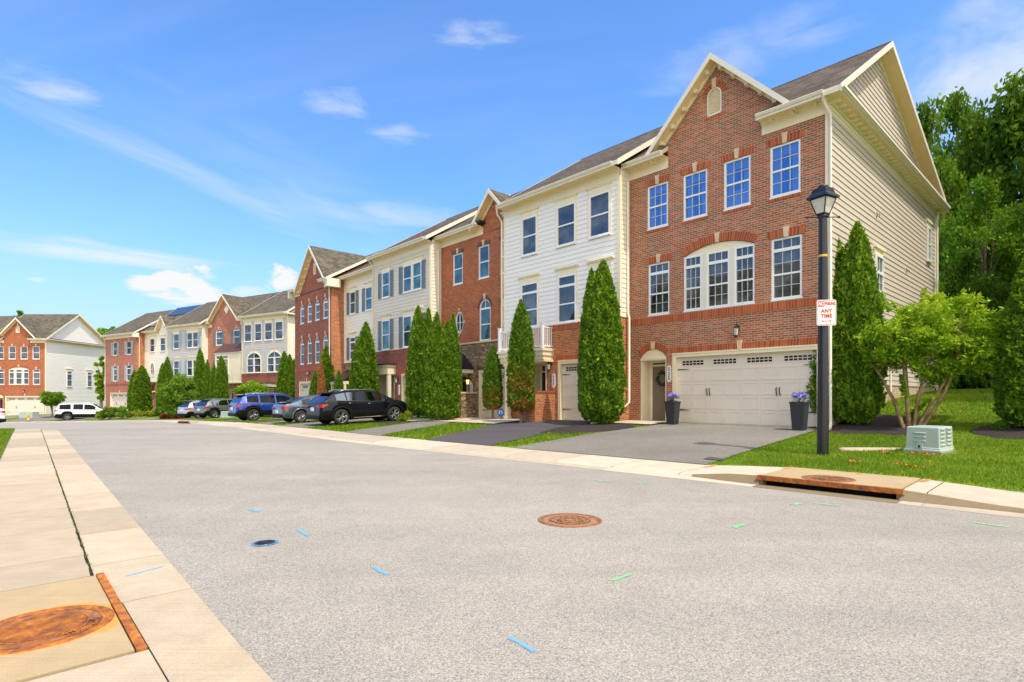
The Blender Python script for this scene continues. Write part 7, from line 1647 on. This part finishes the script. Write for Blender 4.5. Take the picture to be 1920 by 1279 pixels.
for px, py, lx in ((1668, 546, 0), (1737, 541, 4), (1828, 541, 6), (1790, 560, 0), (1702, 562, -4), (1762, 553, 2), (1850, 575, 20), (1893, 618, 50), (1885, 632, 45), (1872, 655, 40), (1630, 600, -14), (1618, 640, -20), (1722, 745, 0), (1690, 705, 0)):
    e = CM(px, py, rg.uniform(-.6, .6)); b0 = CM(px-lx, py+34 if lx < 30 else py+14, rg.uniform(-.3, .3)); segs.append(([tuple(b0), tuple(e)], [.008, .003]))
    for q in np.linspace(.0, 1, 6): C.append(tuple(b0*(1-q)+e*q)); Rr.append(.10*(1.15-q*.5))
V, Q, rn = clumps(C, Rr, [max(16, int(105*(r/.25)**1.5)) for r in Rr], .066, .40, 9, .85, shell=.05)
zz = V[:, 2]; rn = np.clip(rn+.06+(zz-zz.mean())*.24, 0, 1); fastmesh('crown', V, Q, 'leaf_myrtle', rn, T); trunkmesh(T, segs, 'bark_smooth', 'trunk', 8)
# woods on the slope behind the end house
VAR = []
def forest(i, px, Y, top, wpx, label, mat='leaf_forest', nm='tree', cat='tree', group='woodland trees behind the end house', nleaf=15000, lowf=.62):
    x = (px-CX)/FPX*Y; z = G(x, Y); s = Y/FPX; h = (CYH-top)*s+CAMH-z; r = wpx*s/2
    T = thing(nm, label, cat, (x, Y, z), random.uniform(0, 6.28), group); key = (i % 3, mat, lowf)
    hit = [v for v in VAR if v[0] == key]
    if hit:
        for o in hit[0][1]: c = o.copy(); COL.objects.link(c); c.parent = T
    else: broadleaf(T, 18, 4.6, 18*lowf*.80, 50+i, 64, nleaf, .21, mat, .30); VAR.append((key, list(T.children)))
    T.scale = (r/4.6, r/4.6, h/18*1.12); return T
forest(0, 1728, 44, 205, 150, 'woodland tree whose top shows just right of the gable end')
forest(1, 1885, 42, 160, 200, 'tallest bright green woodland tree against the sky at the right')
forest(2, 1805, 48, 190, 150, 'woodland tree filling the dip between the two highest crowns')
forest(0, 1960, 40, 150, 240, 'woodland tree at the very right edge of the picture', 'leaf_forest')
forest(1, 1690, 55, 250, 200, 'woodland tree mostly hidden behind the gable')
forest(2, 1845, 34, 350, 150, 'lower light green woodland tree reaching out above the lawn', 'leaf_forest_light', nleaf=12000)
forest(0, 1770, 38, 300, 120, 'dark mid-height woodland tree beside the boarded wall')
forest(1, 1900, 36, 372, 170, 'pale green understorey tree left of the cut-off conifer', 'leaf_forest_light', nleaf=12000)
forest(2, 1815, 33, 480, 120, 'low dark understorey tree at the edge of the lawn', lowf=.62)
forest(0, 1750, 31, 535, 60, 'small light green tree beside the back corner of the boarded wall', 'leaf_forest_light', nleaf=12000)
forest(1, 1860, 31, 520, 110, 'low dark understorey tree behind the crape myrtle', lowf=.62)
forest(2, 1925, 32, 500, 110, 'low dark understorey tree behind the cut-off conifer', lowf=.62)
for i, (x, y, h, r, lb) in enumerate(((22.0, 13.6, 17, 3.9, 'tall tree just outside the right edge, shading the lawn'), (25.6, 19.0, 21, 4.3, 'second tall tree outside the right edge, nearer the wood'), (29.5, 25, 20, 5, 'third tall tree outside the right edge, beside the wood'), (36, 31, 21, 5.5, 'fourth tall tree outside the right edge, deep beside the wood'), (32, 19.5, 20, 5, 'fifth tall tree outside the right edge, away from the houses'))):
    T = thing('tree', lb, 'tree', (x, y, G(x, y)), 1.3*i, 'trees shading the side lawn')
    for o in VAR[i % 3][1]: c = o.copy(); COL.objects.link(c); c.parent = T
    T.scale = (r/4.6, r/4.6, h/18)
# leafy undergrowth closing the wood
rg = np.random.default_rng(77); C = []; Rr = []
for i in range(150):
    px = rg.uniform(1650, 2150); Y = rg.uniform(46, 60); x = (px-CX)/FPX*Y; C.append((x, Y, G(x, Y)+rg.uniform(0, 13))); Rr.append(rg.uniform(1.3, 2.2))
for i in range(70):
    px = rg.uniform(1735, 2000); Y = rg.uniform(30.5, 34); x = (px-CX)/FPX*Y; C.append((x, Y, G(x, Y)+rg.uniform(.1, .9))); Rr.append(rg.uniform(.5, .8))
V, Q, rn = clumps(C, Rr, [int(210*(r/1.5)**1.2) for r in Rr], .24, .55, 12, .9); o = fastmesh('undergrowth', V, Q, 'leaf_forest', rn); o['kind'] = 'stuff'; tag(o, 'dark leafy undergrowth and distant foliage filling the wood behind the lawn', 'undergrowth')
def bush(name, label, px, py, top, wpx, mat, seed, n=2600, size=.07, group=None, Y=None, flat=.9, cat='shrub'):
    if Y: c = Vector(((px-CX)/FPX*Y, Y, 0)); c.z = G(c.x, c.y)
    else: c = at(px, py)
    s = c.y/FPX; h = (CYH-top)*s+CAMH-c.z; r = wpx*s/2; T = thing(name, label, cat, c, 0, group)
    rg = np.random.default_rng(seed); C, Rr = [], []
    for i in range(16): a = rg.uniform(0, 6.28); q = rg.uniform(0, 1)**.6*r*.72; C.append((q*math.cos(a), q*math.sin(a)*.8, rg.uniform(.30, .74)*h*(1-.35*(q/r)))); Rr.append(rg.uniform(.24, .34)*min(r, h*1.3))
    V, Q, rn = clumps(C, Rr, [n//16]*16, size, .55, seed, flat); fastmesh('foliage', V, Q, mat, rn, T)
    trunkmesh(T, [([(0, 0, -.1), (c_[0]*.6, c_[1]*.6, c_[2]*.7), c_], [.03, .02, .008]) for c_ in C[:8]], 'bark', 'stem', 5); return T
bush('gold_shrub', 'yellow-green mounded shrub in front of the black SUV bonnet, left half', 730, 788, 765, 40, 'leaf_gold', 1, 3000, .06, 'gold shrubs by the mulch bed'); bush('gold_shrub', 'lime-green rounded shrub at the right end of the mounded pair by the path', 758, 789, 765, 38, 'leaf_gold', 2, 3000, .06, 'gold shrubs by the mulch bed'); bush('low_shrub', 'small green shrub at the foot of the gold pair', 752, 792, 776, 22, 'leaf_shrub', 3, 1400, .05)
def smalltree(label, px, py, top, wpx, mat, seed, Y=None, lo=.35, n=6000, size=.10, weeping=False, cat='tree', name='ornamental_tree', bot=None):
    if Y: c = Vector(((px-CX)/FPX*Y, Y, 0)); c.z = G(c.x, c.y)
    else: c = at(px, py)
    s = c.y/FPX; h = (CYH-top)*s+CAMH-c.z; r = wpx*s/2; T = thing(name, label, cat, c); cz = h*(1-lo)/2
    broadleaf(T, h, r, cz, seed, 60, n, size, mat, .07 if h < 5 else .16); return T
smalltree('rounded weeping tree before the blue-shuttered house', 336, 772, 703, 72, 'leaf_shrub', 21, Y=52, lo=.12, n=9000, size=.11)
smalltree('dense round-topped tree above the blue SUV roof', 472, 745, 714, 64, 'leaf_myrtle', 22, Y=49.5, lo=.35, n=7000)
smalltree('small round tree with two stems beside the far two-car garage', 97, 778, 732, 40, 'leaf_shrub', 23, Y=66, lo=.42, n=5000, size=.13)
smalltree('slim light green tree against the far white boarded wall', 190, 770, 655, 26, 'leaf_myrtle', 24, Y=74, lo=.10, n=5000, size=.14)
smalltree('dark tree top showing above the grey roof at far left', 42, 700, 573, 34, 'leaf_forest', 25, Y=120, lo=.4, n=5000, size=.35)
smalltree('light green tree rising behind the gap between the far rows', 208, 700, 600, 62, 'leaf_forest_light', 26, Y=118, lo=.3, n=7000, size=.35)
for i, (px, py, tp, w, mat, lb) in enumerate(((207, 776, 752, 42, 'leaf_shrub', 'broad green shrub nearest the white SUV bonnet'), (228, 778, 754, 34, 'leaf_shrub', 'green shrub below the small far garage'), (190, 780, 768, 22, 'leaf_gold', 'yellow-green low plant beside the white SUV'), (262, 781, 768, 36, 'leaf_gold', 'yellow-green bed plant below the dark arborvitae pair'),
    (285, 781, 768, 30, 'leaf_gold', 'golden bed plant between the arborvitae pair and the path'), (300, 782, 760, 24, 'leaf_shrub', 'green shrub by the far doorstep'), (325, 782, 768, 30, 'leaf_shrub', 'green shrub below the weeping tree'), (310, 785, 776, 22, 'leaf_red', 'red-leaved low shrub at the edge of the far bed'), (336, 785, 778, 26, 'leaf_red', 'rust-red ground shrub beside the silver estate car'), (243, 783, 774, 12, 'leaf_red', 'tiny reddish plant below the dark arborvitae'), (213, 783, 776, 12, 'leaf_red', 'tiny reddish plant beside the white SUV shrubs'))):
    bush('bed_shrub', lb, px, py, tp, w, mat, 40+i, 1500, .11, 'shrubs in the beds of the far row', Y=(57.5 if i < 3 else None))
bush('lawn_shrub', 'light green shrub at the back corner of the boarded wall', 1765, 735, 690, 50, 'leaf_forest_light', 61, 2600, .10, Y=30.3); bush('lawn_shrub', 'low yellow-green shrub at the foot of the woods', 1815, 728, 668, 80, 'leaf_shrub', 62, 3500, .11, Y=31.); bush('lawn_shrub', 'wispy low shrub beside the cut-off conifer', 1880, 808, 786, 34, 'leaf_shrub', 63, 900, .06)
# grass
rg = np.random.default_rng(3); PTS = []; HT = []
def front(u):
    for a, b_, v in ((-99, 0, -60), (0, 7.19, 0), (7.19, 13.9, .62), (13.9, 19.9, 0), (19.9, 26.3, .7), (26.3, 31.85, 0), (31.85, 38.5, .99)):
        if a <= u < b_: return v
    return -60
def grass(u0, u1, v0, v1, n, h, w):
    us = rg.uniform(u0, u1, n); vs = rg.uniform(v0, v1, n); pts = []
    for u, v in zip(us, vs):
        x, y = w1(u, v); d, _ = kd(x, y)
        if d < 1.76 or v < front(u)+.1: continue
        if any(min(a, b_) < u < max(a, b_) for a, b_ in ((float(np.interp(v, *A_)), float(np.interp(v, *B_))) for A_, B_, lim in DRV if lim[0] < v < lim[1])): continue
        if any(((x-cx_)/rx)**2+((y-cy_)/ry)**2 < 1 for cx_, cy_, rx, ry in BEDS): continue
        pts.append((x, y, G(x, y, d)))
    pts = np.array(pts); m = len(pts); hh = h*rg.uniform(.5, 1.25, m); a = rg.uniform(0, 6.28, m); ww = w*rg.uniform(.6, 1.3, m)
    lean = rg.normal(0, .45, (m, 2))*hh[:, None]
    V = np.stack([pts+np.c_[np.cos(a)*ww, np.sin(a)*ww, np.full(m, -.01)], pts-np.c_[np.cos(a)*ww, np.sin(a)*ww, np.full(m, .01)], pts+np.c_[lean, hh]], 1).reshape(-1, 3)
    n1_ = np.sin(pts[:, 0]*2.1+1+np.sin(pts[:, 1]*3))*np.sin(pts[:, 1]*1.7)*.16+np.sin(pts[:, 0]*9+2*np.sin(pts[:, 1]*7))*.08
    return V, np.arange(m*3).reshape(m, 3), np.repeat(np.clip(rg.normal(.45, .24, m)+n1_, 0, 1), 3)
DRV = []
def reg(la, lb):
    f = lambda l: (lambda q: (q[:, 1], q[:, 0]))(np.array(sorted(l, key=lambda p: p[1]), float)); vs = [p[1] for p in la+lb]; DRV.append((f(la), f(lb), (min(vs), max(vs))))
for la, lb in (([(-.05, 8), (.10, 4.5), (.22, .02)], [(5.5, 8.3), (5.55, 4.5), (5.25, .0)]), ([(6.3, 8.3), (7.2, 4.3), (7.9, .6)], [(9.4, 8.3), (10.6, 5.2), (11.6, 3.3), (11.6, .6)]), ([(12.2, 8.3), (14.2, 3.6), (14.6, .0)], [(14.9, 8.3), (16.8, 3.6), (19.4, 3.0), (19.4, 0)]),
    ([(18.7, 8.3), (20.0, 4), (20.2, .7)], [(22.0, 8.3), (23.0, 4), (23.2, .7)]), ([(23.3, 8.3), (24.8, 4), (26.0, .1)], [(25.9, 8.3), (27.4, 4), (28.6, .1)]), ([(29.2, 8.3), (31.2, 4), (34.0, 1.1)], [(32.6, 8.3), (34.6, 4), (37.2, 1.1)]), ([(11.6, 3.3), (11.6, 0)], [(14.5, 3.3), (14.5, 0)]), ([(5.3, 1.3), (5.3, 0)], [(7.1, 1.3), (7.1, 0)])): reg(la, lb)
BEDS = [(*w1(6.75, 3.0), 1.55, 1.55), (*w1(-.55, -.9), 1.6, 1.6), (at(1700, 812).x, at(1700, 812).y, .9, .75), (pa.x, pa.y, .86, .17), (TX.location.x, TX.location.y, .42, .55), (*w1(17.9, 4.2), .9, .9), (at(1915, 812).x, at(1915, 812).y, 1.0, 1.0)]
V, Q, rn = grass(-8.5, 1.5, -3, 7.5, 85000, .060, .010); o = fastmesh('grass', V, Q, 'grass_blade', rn); o['kind'] = 'stuff'; tag(o, 'sunlit mown grass round the lamp post and utility box', 'grass')
V, Q, rn = grass(-14, 1.5, -16, -3, 45000, .07, .018); o = fastmesh('grass', V, Q, 'grass_blade', rn); o['kind'] = 'stuff'; tag(o, 'shaded grass slope rising to the wood', 'grass')
V, Q, rn = grass(5, 40, 1.0, 8.4, 75000, .075, .020); o = fastmesh('grass', V, Q, 'grass_blade', rn); o['kind'] = 'stuff'; tag(o, 'strips of lawn between the driveways', 'grass')
n = 26000; us = rg.uniform(7, 30, n); pts = []
for u, q in zip(us, rg.uniform(1.49, 4.2, n)):
    x, y = w1(u, vL(u)+q); pts.append((x, y, zr(u)+.03))
pts = np.array(pts); hh = .075*rg.uniform(.5, 1.25, n); a = rg.uniform(0, 6.28, n); ww = .014*rg.uniform(.6, 1.3, n); lean = rg.normal(0, .45, (n, 2))*hh[:, None]
V = np.stack([pts+np.c_[np.cos(a)*ww, np.sin(a)*ww, np.zeros(n)], pts-np.c_[np.cos(a)*ww, np.sin(a)*ww, np.zeros(n)], pts+np.c_[lean, hh]], 1).reshape(-1, 3)
o = fastmesh('grass', V, np.arange(n*3).reshape(n, 3), 'grass_blade', np.repeat(np.clip(rg.normal(.5, .25, n), 0, 1), 3)); o['kind'] = 'stuff'; tag(o, 'grass verge at the left edge beside the pavement', 'grass')
# orange paint specks on the grass
for i, (px, py) in enumerate(((1716, 852), (1744, 855), (1680, 872), (1709, 877), (1600, 868), (1655, 850))):
    c = at(px, py, .05); m = MB(); rd = random.Random(i)
    for k in range(26):
        q = Vector((c.x+rd.gauss(0, .07), c.y+rd.gauss(0, .05), G(c.x, c.y)+.03+rd.uniform(-.01, .02))); a = rd.uniform(0, 3.1); d_ = Vector((math.cos(a), math.sin(a), .3))*.018; e_ = Vector((-math.sin(a), math.cos(a), .6))*.014
        m.face([q-d_, q-e_, q+d_, q+e_], 'umbrella')
    o = m.build('paint_fleck'); tag(o, ('orange spray paint on the grass just left of the utility box foot', 'orange spray paint on the grass under the utility box front', 'orange spray patch on the grass left of the two by the pavement', 'orange spray patch on the grass nearest the pavement, below the utility box', 'orange-tinged patch of grass right of the lamp post foot', 'orange fleck in the grass below the pale slab')[i], 'paint mark', 'orange spray marks on the grass')
